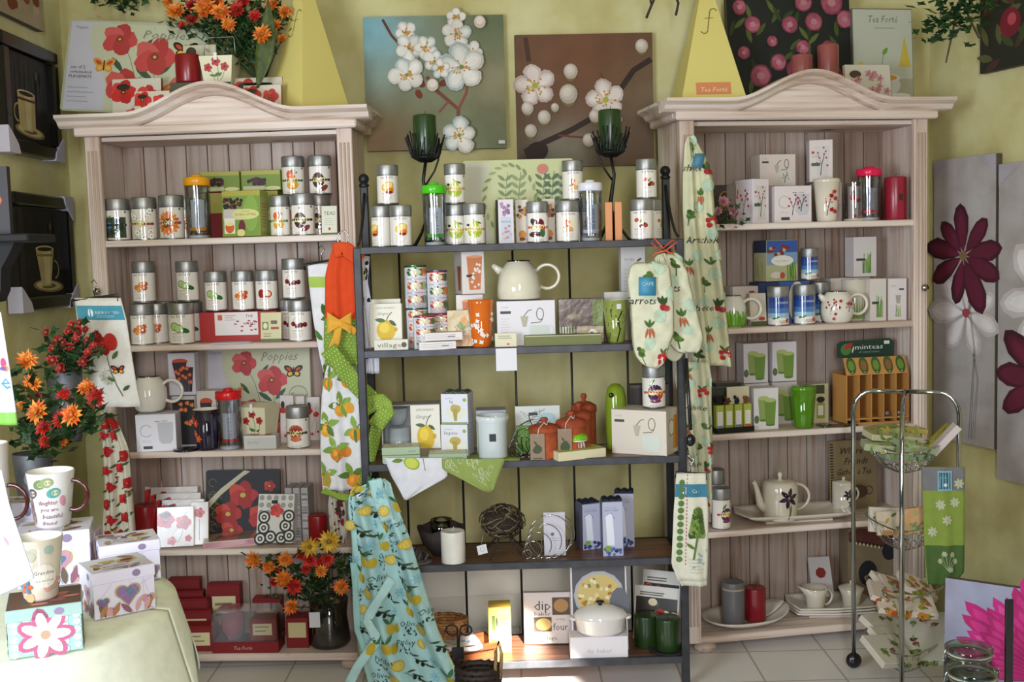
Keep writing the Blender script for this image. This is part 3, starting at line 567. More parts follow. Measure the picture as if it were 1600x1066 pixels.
def g_lemonbox(p, w, h):
    p.ell(w*.0, h*.38, w*.3, h*.24, '#d8b428', .1); p.ell(-w*.05, h*.44, w*.16, h*.12, '#e8cc4a'); p.ell(w*.3, h*.4, w*.06, h*.05, '#c8a020'); p.leaf(w*.1, h*.62, w*.3, -.7, '#3c5a2c', .4); p.leaf(w*.0, h*.6, w*.35, 3.0, '#4a6a38', .4); p.stem(w*.02, h*.6, w*.2, h*.8, .003, '#5a4a2c'); p.text('LEMONGRASS', 0, h*.88, h*.06, '#8a8a80', fit=w*.6); p.text('Ginger', -w*.1, h*.74, h*.1, '#8a8a80', .3); p.text('village', w*.15, h*.05, h*.1, '#7a7464')
def g_village(p, w, h): p.text('village', -w*.05, h*.3, h*.62, '#6e6858', fit=w*.72); p.ell(w*.38, h*.5, h*.25, h*.25, '#5a4a34')
def g_stripes(p, r, h):
    for k in range(3):
        y = h*(.06+k*.32); c = R.choice([('#3c6a34', '#d87a34'), ('#b8402c', '#4a6a38'), ('#c8522c', '#7a9a48')])
        p.rect(-r*1.5, y+h*.29, r*1.5, y+h*.3, '#3a5a9c'); p.ell(-r*.1, y+h*.14, r*.95, h*.12, c[0], 0, 8); p.ell(r*.8, y+h*.14, r*.3, h*.1, c[1]); p.ell(-r*.1, y+h*.14, r*.55, h*.075, '#dcd8b4')
    p.rect(-r*1.55, 0, -r*.95, h*.93, '#dfe0e8')
def g_orangecups(p, w, h):
    p.poly([(-w*.28, h*.88), (w*.42, h*.88), (w*.3, h*.1), (-w*.18, h*.1)], '#cf7f52'); p.ell(w*.07, h*.88, w*.35, h*.03, '#e0a07a'); p.rect(-w*.3, h*.4, w*.05, h*.46, '#3c4444')
    for i in range(14): p.flower(w*R.uniform(-.1, .36), h*R.uniform(.15, .7), w*.07, 4, '#f4ece4', '#f4ece4', .35)
def g_gum(p, w, h):
    p.rect(-w*.48, h*.0, w*.48, h*.3, '#b8863c'); p.ell(w*.15, h*.6, w*.3, h*.16, '#6e8a3a', .2, 10, .3); p.ell(w*.2, h*.7, w*.15, h*.12, '#c88a2c', 0, 8, .3)
    for i in range(12): p.line([(w*R.uniform(-.4, .2), h*R.uniform(.3, .6)), (w*R.uniform(-.3, .3), h*R.uniform(.2, .5))], .0014, '#7a4a34')
def g_pasta(p, w, h, t='fig'):
    p.text('gourmet', -w*.2, h*.84, h*.07, '#8a8a84'); p.text(t, -w*.12, h*.7, h*.14, '#6a6a64'); p.ell(w*.05, h*.38, w*.4, h*.22, '#dcdccc'); p.ell(w*.02, h*.5, w*.2, h*.14, '#b8a452', 0, 10, .2); p.poly([(-w*.08, h*.5), (w*.12, h*.5), (w*.08, h*.1), (-w*.02, h*.1)], '#a89440'); p.ell(w*.38, h*.8, w*.07, w*.07, '#8ab03c'); p.rect(-w*.48, h*.0, w*.48, h*.06, '#8aa868')
def g_grass(p, w, h, c='#7aa83c', n=22, x0=-.4, x1=.4, y0=.06, y1=.7):
    for i in range(n):
        x = w*R.uniform(x0, x1); p.line([(x, h*y0), (x+w*R.uniform(-.05, .05), h*R.uniform(y1*.6, y1))], w*.028, R.choice([c, '#5a8a2c', '#94b85a']))
def g_appletree(p, w, h):
    p.rect(-w*.5+.002, .002, w*.5-.002, h*.6, '#6aa02c'); p.line([(-w*.2, h*.1), (-w*.1, h*.5), (-w*.2, h*.8)], .004, '#20281c'); p.line([(-w*.1, h*.5), (w*.15, h*.85)], .003, '#20281c')
    for i in range(14): p.line([(w*R.uniform(-.4, .3), h*R.uniform(.5, .95)), (w*R.uniform(-.4, .3), h*R.uniform(.6, .95))], .0012, '#3c4a3c')
    p.ell(w*.2, h*.75, w*.2, h*.1, '#a8c8d0'); p.rect(-w*.2, h*.8, w*.0, h*.86, '#30383a'); p.text('4', w*.3, h*.25, h*.12, '#e8f0e0')
def g_coconut(p, w, h):
    p.rect(-w*.5+.001, h*.7, w*.5-.001, h*.99, '#3a5aa0'); p.rect(-w*.5+.001, h*.4, w*.5-.001, h*.7, '#7a9ab8'); p.rect(-w*.5+.001, .002, w*.5-.001, h*.4, '#b4b48c')
    for i in range(16): p.ell(w*R.uniform(-.45, .2), h*R.uniform(.65, .85), w*.06, h*.04, R.choice(['#7a3a24', '#8a2c24', '#5a3a28', '#c8a878']))
    g_grass(p, w, h, '#5a7a3c', 14, .1, .45, .02, .55); p.ell(w*.0, h*.5, w*.36, h*.13, '#e4e2d8'); p.text('COCONUT', 0, h*.47, h*.06, '#8a8a80', fit=w*.45); p.ell(-w*.2, h*.15, w*.18, h*.08, '#d8d0c0'); p.ell(0, h*.14, w*.08, h*.08, '#b8502c')
def g_grassmug(p, w, h): p.poly([(-w*.25, h*.85), (w*.38, h*.85), (w*.28, h*.08), (-w*.16, h*.08)], '#cfccc6'); g_grass(p, w, h, '#5a7a3c', 20, -.12, .26, .09, .62); p.rect(-w*.4, h*.4, .0, h*.46, '#3c4444')
def g_steeping(p, w, h): p.text('KATI', -w*.2, h*.8, h*.06, '#9a9894'); p.rect(w*.1, h*.72, w*.35, h*.76, '#4a4a48'); p.poly([(-w*.1, h*.6), (w*.2, h*.6), (w*.14, h*.4), (-w*.04, h*.4)], '#a8a498'); g_grass(p, w, h, '#7a8a4c', 10, -.1, .2, .08, .38); p.lines(-w*.4, -w*.15, h*.35, 4, h*.05, h*.012, '#cac8c6')
def g_infuser(p, w, h):
    p.text('PRISTINE', -w*.1, h*.88, h*.035, '#8a90a8', fit=w*.6); p.text('INFUSER', -w*.05, h*.83, h*.045, '#6a7088', fit=w*.7); p.poly([(-w*.35, h*.76), (-w*.1, h*.8), (w*.0, h*.76), (w*.08, h*.2), (-w*.28, h*.2)], '#e4e6f0'); p.line([(-w*.4, h*.74), (-w*.08, h*.8), (w*.1, h*.68)], .002, '#4a7ac0')
    for i in range(26): p.ell(w*R.uniform(-.42, .42), h*R.uniform(.02, .16), w*.07, w*.07, R.choice(['#2c3c78', '#3e5498', '#1e2a58', '#5a70b0']))
    p.ell(-w*.25, h*.15, w*.15, w*.14, '#7aa83c')
def g_dip(p, w, h):
    p.text('dip', -w*.12, h*.66, h*.26, '#4a4440', fit=w*.34); p.text('baker', -w*.12, h*.55, h*.1, '#4a4440', fit=w*.34); p.rect(w*.08, h*.56, w*.44, h*.9, '#5a4838'); p.ell(w*.26, h*.74, w*.15, h*.13, '#b08850'); p.rect(-w*.3, h*.24, w*.06, h*.52, '#5a4838'); p.ell(-w*.1, h*.38, w*.16, h*.12, '#d8b870'); p.text('serving', w*.24, h*.46, h*.06, '#6a6460'); p.text('four', w*.24, h*.26, h*.2, '#4a4440', fit=w*.3); p.text('village', 0, h*.08, h*.1, '#6a6460', fit=w*.34)
def g_casserole(p, w, h):
    p.rect(-w*.47, h*.03, w*.47, h*.97, '#5a5a5e'); p.ell(0, h*.62, w*.45, h*.27, '#b4b8c0'); p.ell(0, h*.62, w*.4, h*.235, '#d8c078')
    for i in range(50): a = R.random()*6.3; q = R.random()**.5; p.ell(q*w*.36*math.cos(a), h*.62+q*h*.2*math.sin(a), w*.04, h*.02, R.choice(['#e8d8a0', '#c89a4a', '#b07830', '#8a8a3c', '#f0e8c0']), a)
    p.ell(w*.36, h*.5, w*.18, h*.2, '#6a6e78')
def g_mag(p, w, h): p.rect(-w*.46, h*.06, w*.46, h*.94, '#3a3430'); p.rect(-w*.46, h*.8, w*.46, h*.94, '#d8d4cc'); p.lines(-w*.38, w*.4, h*.87, 2, h*.04, h*.022, '#6a625c'); [p.ell(w*R.uniform(-.4, .4), h*R.uniform(.15, .75), w*.1, h*.07, R.choice(['#a8342c', '#c86a3c', '#5a7a3c', '#d8c8a0'])) for _ in range(22)]
def g_swirl(p, w, h):
    for i in range(5):
        for j in range(3): p.ell(w*(-.4+.2*i), h*(.62+.15*j), w*.07, h*.055, '#9a9a96')
    for x, y in ((-.3, .3), (-.1, .12), (-.38, .08), (.3, .35), (.2, .1), (.42, .15), (-.3, .52), (.38, .55)):
        for q in (.17, .12, .07, .03): p.ell(w*x, h*y, w*q, w*q, '#2a2826' if q in (.17, .07) else '#dcdad4', 0, 16); 
    p.rect(-w*.12, h*.8, w*.05, h*.87, '#1a1a1a'); p.poppy(w*.03, h*.66, w*.19, ('#c83a3c', '#d84a48', '#b83034'))
def g_darkmat(p, w, h):
    for i in range(14): p.arc(-w*.42+R.uniform(0, .1)*w, h*R.uniform(.05, .9), w*.05, 0, 5, .0015, '#8a8248')
    p.poly([(-w*.48, h*.4), (-w*.3, h*.62), (0, h*.9), (w*.1, h*.97), (w*.02, h*.99), (-w*.3, h*.72), (-w*.48, h*.52)], '#c8c2a4')
    for x, y, r_ in ((.0, .62, .2), (-.2, .34, .18), (.26, .3, .19), (-.15, .1, .15), (.36, .75, .08)): p.poppy(w*x, h*y, w*r_, ('#b83230', '#a42826', '#cc4a3c'), '#c8b45a')
def g_hearts(p, w, h):
    def heart(x, y, s, c): p.ell(x-s*.28, y+s*.15, s*.38, s*.34, c, -.5); p.ell(x+s*.28, y+s*.15, s*.38, s*.34, c, .5); p.poly([(x-s*.6, y+s*.05), (x, y-s*.65), (x+s*.6, y+s*.05)], c)
    for x, y, s in ((.05, .55, .42), (.38, .3, .24), (-.36, .42, .22), (-.2, .15, .2)):
        heart(w*x, h*y, w*s*.8, '#b4a068'); heart(w*x, h*y, w*s*.68, R.choice(['#7a5a8c', '#8a6a9a', '#c88aa8'])); heart(w*x+w*s*.1, h*y+.004, w*s*.3, '#5a7a8c'); p.line([(w*x, h*y-w*s*.5), (w*x+.01, h*.03)], .001, '#7a6a8a')
    for i in range(9): p.leaf(w*R.uniform(-.42, .42), h*.02, w*.26, R.uniform(.7, 2.4), R.choice(['#a8744a', '#8a5a6a', '#6a5a4a', '#c89a9a']))
    for i in range(5): p.line([(w*R.uniform(-.45, .45), h*.5), (w*R.uniform(-.45, .45), h*.9)], .0007, '#a8a0b8')
def g_heartlid(p, w, h):
    for i in range(12): p.ell(w*R.uniform(-.36, .36), h*R.uniform(-.4, .4), w*.15, h*.07, R.choice(['#a8947c', '#8a7a5a', '#9a8a9a', '#b8a85a', '#7a5a5a']), R.random()*3)
    p.ell(w*.2, h*.1, w*.18, h*.14, '#c8b45a', .3); p.ell(w*.2, h*.1, w*.12, h*.09, '#7a3a5a', .3); p.rect(-w*.3, -h*.35, w*.15, -h*.08, '#cfc4d0'); p.text('Mother', -w*.08, -h*.26, h*.14, '#3a3238', .2)
def g_bigflower(p, w, h):
    p.rect(-w*.49, h*.02, w*.49, h*.98, '#9cc0b8')
    for i in range(6):
        for j in range(5): p.ell(w*(-.42+.17*i), h*(.08+.2*j+(i % 2)*.08), w*.055, w*.05, R.choice(['#e4ece8', '#b8c8cc', '#c0b4c4']))
    p.flower(0, h*.52, w*.4, 7, '#b85a80', '#b85a80', .3); p.flower(0, h*.52, w*.34, 7, '#c8cfc0', '#b8987a', .22, 0, .2)
def g_tealabel(p, w, h): p.rect(-w*.36, h*.25, w*.36, h*.8, '#ddd0a4'); p.lines(-w*.28, w*.28, h*.62, 2, h*.2, h*.05, '#8a7a5a')
def g_proteas(p, w, h):
    p.rect(-w*.5, 0, w*.5, h, '#1c201c')
    for i in range(40): p.leaf(w*R.uniform(-.5, .4), h*R.uniform(0, .9), w*.13, R.uniform(.5, 2.6), R.choice(['#34441c', '#4a5a24', '#28381c', '#5a6a30']), .3)
    for x, y, s in ((-.25, .3, .12), (-.1, .42, .09), (.05, .35, .13), (.2, .78, .1), (.35, .95, .13), (.12, .95, .1), (-.3, .75, .09), (-.4, .9, .08), (.0, .75, .09), (.1, .55, .08), (-.38, .5, .07), (-.1, .08, .12), (.1, .12, .1), (.35, .3, .1), (.45, .8, .1), (.3, .55, .07), (-.15, .6, .06)):
        p.ell(w*x, h*y, w*s*.72, w*s*.74, '#8a3c52', 0, 12, .05)
        for k in range(7): a = k*.9; p.ell(w*(x+s*.33*math.cos(a)), h*y+w*s*.33*math.sin(a), w*s*.28, w*s*.34, R.choice(['#a85468', '#984a60', '#b8687a']), a)
        p.ell(w*x, h*y, w*s*.26, w*s*.24, '#c08490')
def g_teaposter(p, w, h):
    p.rect(-w*.49, h*.01, w*.49, h*.99, '#bcc0b0'); p.rect(-w*.49, h*.01, w*.49, h*.3, '#a8a890'); p.text(FE.title(), 0, h*.86, h*.1, '#6a6e6c', .2, fit=w*.5); p.rect(-w*.14, h*.8, w*.2, h*.81, '#9a9c94')
    p.ell(0, h*.24, w*.28, h*.12, '#c8ccc0'); p.rect(-w*.28, h*.24, w*.28, h*.26, '#c8ccc0'); p.ell(0, h*.31, w*.28, h*.045, '#d4d6c8'); p.ell(0, h*.31, w*.23, h*.033, '#c8962c'); p.poly([(-w*.05, h*.28), (w*.05, h*.28), (0, h*.38)], '#8a6a4a'); p.stem(0, h*.38, w*.02, h*.56, .002, '#6a7a3c'); p.leaf(-w*.01, h*.54, w*.14, .9, '#6a9a34', .5)
    p.poly([(w*.26, h*.42), (w*.46, h*.42), (w*.36, h*.72)], '#c8b44a'); p.ell(w*.25, h*.13, w*.2, h*.03, '#dcdcd0'); p.ell(-w*.38, h*.4, w*.07, h*.07, '#c8b45a')
def g_flowercanvas(p, w, h):
    p.field(w, h, '#7d8468', [(.05, .85, .3, .95, '#7fb4c4'), (.0, .55, .25, .7, '#8ca49c'), (.1, .05, .3, .8, '#a88468'), (.5, .1, .3, .5, '#8a7f60'), (.95, .95, .35, .8, '#5e6a4a'), (.9, .45, .25, .5, '#a08a6c'), (.45, .5, .3, .5, '#8b9474'), (.75, .2, .25, .5, '#6e7a58')])
    p.line([(w*.14, h*.02), (w*.16, h*.3), (w*.0, h*.45), (-w*.06, h*.55)], .016, '#7a4434'); p.line([(w*.16, h*.3), (w*.22, h*.42), (w*.25, h*.62)], .012, '#8a5040'); p.line([(w*.02, h*.28), (w*.09, h*.36)], .009, '#8a5040'); p.line([(-w*.2, h*.5), (-w*.1, h*.7)], .005, '#7a4434')
    def bl(x, y, r_):
        for k in range(5): p.petal(w*x, h*y, r_*R.uniform(.9, 1.1), k*2*PI/5+x*9, R.choice([('#c4c0b4', '#dedad4', '#ebe8e2'), ('#a8b4b4', '#cfd2cc', '#e2e0da'), ('#d2cec4', '#e4e0da')]), .85)
        for k in range(14): a = R.random()*6.3; q = R.uniform(.15, .4)*r_; p.line([(w*x, h*y), (w*x+q*math.cos(a), h*y+q*math.sin(a))], .0022, '#c0a050'); p.ell(w*x+q*math.cos(a), h*y+q*math.sin(a), .004, .004, '#c88a34')
        p.ell(w*x, h*y, r_*.1, r_*.1, '#7a8a3c')
    p.line([(-w*.36, h*.98), (-w*.3, h*.86), (-w*.22, h*.76)], .011, '#5c3428'); p.line([(w*.22, h*.98), (w*.2, h*.8)], .008, '#5c4434')
    for x, y in ((-.1, .5), (-.12, .42), (.06, .5), (-.02, .72), (.12, .8)): p.ell(w*x, h*y, .02, .014, '#7a3424', x*9)
    for q in ((-.2, .88, .045), (-.18, .76, .06), (-.06, .77, .05), (.16, .98, .04), (.16, .86, .062), (.0, .66, .05), (.27, .72, .045), (-.2, .56, .075), (.19, .61, .095), (.04, .6, .04), (.16, .1, .075)): bl(*q)
    for x, y in ((-.02, .48), (.33, .94)): p.ell(w*x, h*y, .024, .026, '#d0c0b0'); p.ell(w*x, h*y+.006, .016, .016, '#e4dcd4')
    p.rect(w*.44, h*.03, w*.485, h*.055, '#e8e8e8')
def g_browncanvas(p, w, h):
    p.field(w, h, '#6a4a34', [(.0, .3, .2, .6, '#5c4638'), (.3, .05, .25, .9, '#8c8c7c'), (.5, .18, .2, .6, '#7e786a'), (.95, .5, .3, .8, '#74664e'), (.9, .15, .3, .7, '#5c4c38'), (.5, .85, .4, .6, '#7a4c30'), (.1, .05, .12, .9, '#2e201a')])
    p.line([(-w*.42, h*.98), (-w*.4, h*.8)], .02, '#4a3024')
    p.line([(-w*.45, h*.12), (-w*.28, h*.2), (-w*.1, h*.28), (w*.15, h*.42), (w*.36, h*.72), (w*.49, h*.8)], .024, '#34201a'); p.line([(-w*.2, h*.24), (-w*.02, h*.22), (w*.12, h*.18)], .008, '#6a3424'); p.line([(w*.2, h*.5), (w*.12, h*.7)], .007, '#6a3424'); p.ell(-w*.36, h*.12, .05, .04, '#2a1a14', .4)
    def bl(x, y, r_):
        for k in range(5): p.petal(w*x, h*y, r_*R.uniform(.95, 1.1), k*2*PI/5+.5, R.choice([('#bcaaa4', '#d8cac4', '#e6dad4'), ('#c8b8b0', '#e0d2cc')]), .82)
        for k in range(18): a = R.random()*6.3; q = R.uniform(.2, .5)*r_; p.line([(w*x, h*y), (w*x+q*math.cos(a), h*y+q*math.sin(a))], .002, '#c8b060'); p.ell(w*x+q*math.cos(a), h*y+q*math.sin(a), .004, .004, '#b8862c')
        p.ell(w*x, h*y, r_*.14, r_*.14, '#a8a83c')
    bl(-.36, .62, .085); bl(.15, .5, .085)
    for x, y, s in ((-.1, .72, .035), (.42, .9, .032), (-.3, .38, .032), (-.12, .55, .045), (.02, .2, .03), (-.42, .45, .03), (.07, .38, .03), (-.22, .45, .02), (-.4, .28, .03), (.24, .35, .02)): p.ell(w*x, h*y-s*.4, s*.7, s*.8, '#7a6a48', 0, 12); p.ell(w*x, h*y, s*.85, s*.9, '#b4a898', 0, 14); p.ell(w*x-.003, h*y+.004, s*.66, s*.66, '#ccc0b4', 0, 12); p.ell(w*x-.005, h*y+.007, s*.4, s*.4, '#dcd2c8', 0, 12)
def g_herbs(p, w, h):
    p.rect(-w*.5+.004, .01, -w*.25, h*.97, '#c8c8b4'); p.ell(-w*.1, h*.5, w*.25, h*.46, '#c4c898')
    for bx, by, c in ((-.12, .0, '#7a8a5c'), (.22, .0, '#5a7048'), (.4, .0, '#6a8068'), (.0, .1, '#8a9868'), (.3, .0, '#4a6a4c')):
        p.stem(w*bx, h*by, w*bx+.01, h*.85, .002, '#6a7a4c', .03)
        for k in range(8): y = h*(.12+.09*k); p.leaf(w*bx, y, w*.09, .7, c); p.leaf(w*bx, y, w*.09, PI-.7, c)
    for k in range(24): a = k*.27; p.leaf(-w*.08+w*.22*math.cos(a), h*.52+h*.4*math.sin(a), w*.07, a+1.2, R.choice(['#7a8a5c', '#94a070']))
    p.text('Sage', -w*.02, h*.4, h*.22, '#8a9060', .2); p.ell(w*.22, h*.88, w*.05, h*.06, '#c47a6a')
# ---------------------------------------------------------------- goods on the shelves
def TIN(u, k, px, t, wp, hp, kind, label, dz=0, turn=0, group='round tea tins'):
    p, m_, a = at(u, k, px, t); p, m_, a = at(u, k, px, t, dz=dz*m_)
    return put('tea_tin', label, 'tin', p, a, tin(wp*m_, hp*m_, kind, turn), group)
def BOX(u, k, x0, x1, hp, t, dep, col, pr, name, label, cat='box', dz=0, rz=0, mt='paper', rx=0, group=None, extra=None, b=.0012):
    p, m_, a = at(u, k, (x0+x1)/2, t); p, m_, a = at(u, k, (x0+x1)/2, t, dz=dz*m_)
    a2 = a+rz; p = p+Vector((-math.sin(a2), math.cos(a2), 0))*dep/2
    w, h = (x1-x0)*m_/math.cos(rz), hp*m_
    if rx < 0: p.z += math.sin(-rx)*dep*.5
    c = carton(w, dep, h, col, pr, mt, b); parts = c
    if extra: parts = [('carton', c)]+extra(w, dep, h)
    return put(name, label, cat, p, a2, parts, group, rx)
def OBJ(u, k, px, t, parts_fn, wp, hp, name, label, cat, dz=0, rz=0, group=None, rx=0, ry=0):
    p, m_, a = at(u, k, px, t); p, m_, a = at(u, k, px, t, dz=dz*m_)
    return put(name, label, cat, p, a+rz, parts_fn(wp*m_, hp*m_), group, rx, ry)
W0 = '#ece8e4'; SV = '#e9e6ea'
# ---- left dresser, top shelf
TIN('L', 0, 185, .06, 37, 65, 'blue', 'dark tea tin printed with blueberries, at the end of its row beside the daisy tin')
TIN('L', 0, 226, .05, 38, 66, 'daisy', 'tea tin printed all over with small white daisies')
TIN('L', 0, 269, .05, 38, 68, 'gerb', 'tea tin printed with one large orange gerbera flower')
TIN('L', 0, 289, .155, 32, 64, 'gerb', 'tea tin half hidden between the gerbera tin and the yellow-lidded tumbler', turn=.9)
OBJ('L', 0, 310.5, .055, lambda w, h: tumbler(w, h, '#f0a51c', '#d8dadf'), 39, 99, 'travel_tumbler', 'clear double-walled tumbler with a yellow-orange lid', 'tumbler', group='clear tumblers with coloured lids')
BOX('L', 0, 313, 373, 72, .175, .09, '#7e1c1c', {'f': lambda p, w, h: p.rect(-w*.49, h*.55, w*.49, h*.98, '#a8a24c')}, 'tea_box', 'dark red and olive tea box behind the yellow-lidded tumbler')
BOX('L', 0, 376, 436, 72, .175, .09, '#8aa044', {'f': g_world}, 'tea_box', 'green tea assortment box standing behind the front assortment box')
for x0, x1, l in ((312, 374, 'green tea assortment box on top of the stack, nearer the yellow lid'), (376, 438, 'green tea assortment box on top of the stack, beside the upper mango tin')):
    BOX('L', 0, x0, x1, 31, .17, .09, '#9aa846', {'f': lambda p, w, h: (p.rect(-w*.49, h*.8, w*.49, h*.99, '#aeab50'), p.rect(-w*.49, h*.02, w*.49, h*.78, '#7a9238'), [p.ell(w*R.uniform(-.4, .1), h*R.uniform(.3, .6), w*.05, w*.05, R.choice(['#2c1420', '#3a1824', '#54202c'])) for _ in range(22)], p.rect(-w*.45, .002, w*.1, h*.22, '#c8c8a0'), p.ell(w*.3, h*.1, w*.2, h*.1, '#d8d698'))}, 'tea_box', l, dz=73)
BOX('L', 0, 345, 408, 71, .03, .075, '#9aa846', {'f': g_world, 'r': lambda p, w, h: (p.rect(-w*.4, h*.1, w*.4, h*.85, '#b4b070'), p.lines(-w*.3, w*.3, h*.7, 8, h*.07, h*.02, '#7a7a44'))}, 'tea_box', 'green world-of-teas assortment box in front of its stack', rz=-.14, rx=-.05, extra=lambda w, d, h: [('price_tag', MB().prism(rrect(w*.2, h*.15, w*.07), -d/2-.004, -d/2-.001, 'paper', '#e0d88c'))])
for i, (px, kd, wp) in enumerate(((457, 'mango', 35), (499, 'choc', 35))):
    TIN('L', 0, px, .175, wp, 63, kd, ('mango' if i == 0 else 'chocolate truffle')+' tea tin in the back row, holding up another tin', turn=.1)
    TIN('L', 0, px+1.5, .175, wp, 60, kd, ('mango' if i == 0 else 'chocolate truffle')+' tea tin on the upper tier at the end of the top shelf', dz=63.5, turn=.1)
TIN('L', 0, 438, .07, 31, 63, 'mango', 'mango tea tin in the front row beside the green assortment box')
TIN('L', 0, 474, .06, 36, 65, 'choc', 'chocolate tea tin in the front row beside the mango tin')
BOX('L', 0, 502, 526, 46, .05, .004, '#dcdccc', {'f': g_heartcard}, 'shelf_card', 'cream printed card with a small red heart leaning by the chocolate tins', 'card', rx=-.2, rz=.1)
# ---- left dresser, second shelf
for px, t, l in ((246, .12, 'honey tea tin second in its diagonal line behind the front honey tin'), (259, .20, 'honey tea tin at the back of its diagonal line')): TIN('L', 1, px, t, 35, 62, 'honey', l)
TIN('L', 1, 223, .05, 36, 64, 'honey', 'honey tea tin at the front, lowest of its stack on the second shelf')
TIN('L', 1, 225, .10, 35, 63, 'honey', 'honey tea tin stacked on top of another honey tin', dz=65)
TIN('L', 1, 284, .05, 39, 64, 'cuke', 'cucumber tea tin at the front, lowest of its stack')
TIN('L', 1, 300, .14, 34, 62, 'cuke', 'cucumber tea tin hidden behind the front cucumber tin')
TIN('L', 1, 293, .10, 34, 62, 'cuke', 'cucumber tea tin stacked on top of the cucumber tins', dz=65)
BOX('L', 1, 311, 433, 47, .08, .13, '#a81c1a', {'f': lambda p, w, h: (p.rect(-w*.3, h*.22, w*.26, h*.98, '#e4dcdc'), p.rect(-w*.26, h*.72, -w*.2, h*.9, '#c85a3c'), p.lines(-w*.17, w*.0, h*.86, 3, h*.07, .002, '#9a8a8a'), p.text('THE', w*.15, h*.8, h*.14, '#5a4a4a'), p.text('NOIRS', w*.15, h*.55, h*.14, '#5a4a4a'), [p.ell(w*R.uniform(-.05, .24), h*R.uniform(.28, .7), .006, .003, '#a8342c') for _ in range(12)])}, 'gift_box', 'long red box carrying three tea tins and a white card on its front')
for px, kd in ((337.5, 'cuke'), (380, 'honey'), (417, 'apple')): TIN('L', 1, px, .13, 34, 61.5, kd, {'cuke': 'cucumber', 'honey': 'honey', 'apple': 'apple'}[kd]+' tea tin standing on the long red box', dz=48)
BOX('L', 1, 406, 439, 46, .035, .004, '#cfc9a0', {'f': lambda p, w, h: (p.rect(-w*.42, h*.4, -w*.12, h*.68, '#7a8a3c'), p.ell(-w*.27, h*.54, w*.1, h*.1, '#e0dcc0'), p.rect(0, h*.6, w*.3, h*.72, '#6a5a4a'), p.rect(0, h*.42, w*.38, h*.5, '#a8442c'), p.lines(-w*.35, w*.1, h*.26, 2, h*.08, .002, '#5a4a3a'), p.rect(-w*.5, 0, w*.5, h*.1, '#5a6a34'))}, 'shelf_card', 'small cream and green card propped against the long red box', 'card', rx=-.12)
OBJ('L', 1, 362, .03, lambda w, h: MB().prism([(-w/2, 0), (w/2, 0), (w/2, h), (-w/2, h)], -.05, .03, 'paper', '#c8c4cc').prism([(-w*.3, h), (w*.45, h), (w*.45, h*1.5), (-w*.3, h*1.5)], -.055, .02, 'paper', '#b4b2bc'), 62, 1.2, 'leaflets', 'loose printed leaflets lying in front of the long red box', 'leaflet', rz=.15)
TIN('L', 1, 455, .14, 32, 62, 'cherry', 'cherry tea tin half hidden behind the front cherry tin')
TIN('L', 1, 469, .05, 36, 64, 'cherry', 'cherry tea tin at the front of the second shelf, beside the cream and green card')
TIN('L', 1, 459, .12, 35, 62, 'cherry', 'cherry tea tin stacked on the two lower cherry tins', dz=64.5)
# ---- left dresser, third shelf
BOX('L', 2, 214, 274, 58, .02, .13, '#e6e4ee', {'f': g_cmug, 'l': lambda p, w, h: (p.ell(w*.05, h*.45, w*.25, h*.28, '#b8864c'), p.rect(-w*.1, h*.2, w*.3, h*.5, '#a8744a'), p.rect(-w*.1, h*.8, w*.1, h*.84, '#7a6a5a'))}, 'mug_box', 'white mug box with a faint grey mug drawing under the cream teapot', rz=.16)
OBJ('L', 2, 234, .08, lambda w, h: jug(w, h, '#e6e2d8'), 53, 55, 'teapot', 'cream round teapot with steel collar standing on the white mug box', 'teapot', dz=60)
BOX('L', 2, 270, 307, 78, .135, .09, '#c8c4c8', {'f': g_darkkati}, 'mug_box', 'black printed mug box with orange blossoms, lower of two beside the teapot box')
BOX('L', 2, 309, 343, 84, .16, .09, '#d8d0c8', {'f': g_blackmug}, 'mug_box', 'pale mug box with orange lid picture behind the black flowered mug')
BOX('L', 2, 264, 305, 66, .145, .07, '#d4d0dc', {'f': g_blackmug}, 'mug_box', 'white mug box picturing two black flowered mugs, standing on top', dz=79, rz=.08)
def flmug(p, r, h):
    for i in range(14): x = R.uniform(-1.2, 1)*r; p.line([(x, .01), (x+.004, h*.9)], .0008, '#6a6288')
    for x, y, c in ((-.6, .68, '#c8342c'), (-.75, .42, '#d8702c'), (-.4, .3, '#c8502c'), (-.9, .8, '#b8342c')): p.flower(x*r, y*h, r*.3, 6, [c, '#d8502c'], '#e8c04a', .32)
OBJ('L', 2, 323.5, .05, lambda w, h: mug(w, h, '#1c1726', .78, 0, flmug), 42, 63, 'tall_mug', 'black tall mug printed with orange and red flowers, open at the top', 'mug')
OBJ('L', 2, 290, .035, lambda w, h: MB().lathe([(0, 0), (w*.48, 0), (w*.5, .003), (w*.48, .007), (w*.2, .009), (0, .009)], 'ceramic', '#17151a', 28), 42, 6, 'cup_cover', 'flat black mug lid lying on the shelf beside the flowered mug', 'cover')
OBJ('L', 2, 359.5, .055, lambda w, h: tumbler(w, h, '#d81a20', '#c8c8d4'), 39, 95, 'travel_tumbler', 'clear double-walled tumbler with a bright red lid', 'tumbler', group='clear tumblers with coloured lids')
p_, m__, a_ = at('L', 2, 405, .225)
put('placemat', 'poppy placemat standing behind the goods on the third shelf', 'placemat', p_, a_, board(166*m__, 152*m__, .005, '#a8a99a', g_poppymat, .012, 'paper'), 'poppy placemats', rx=-.07)
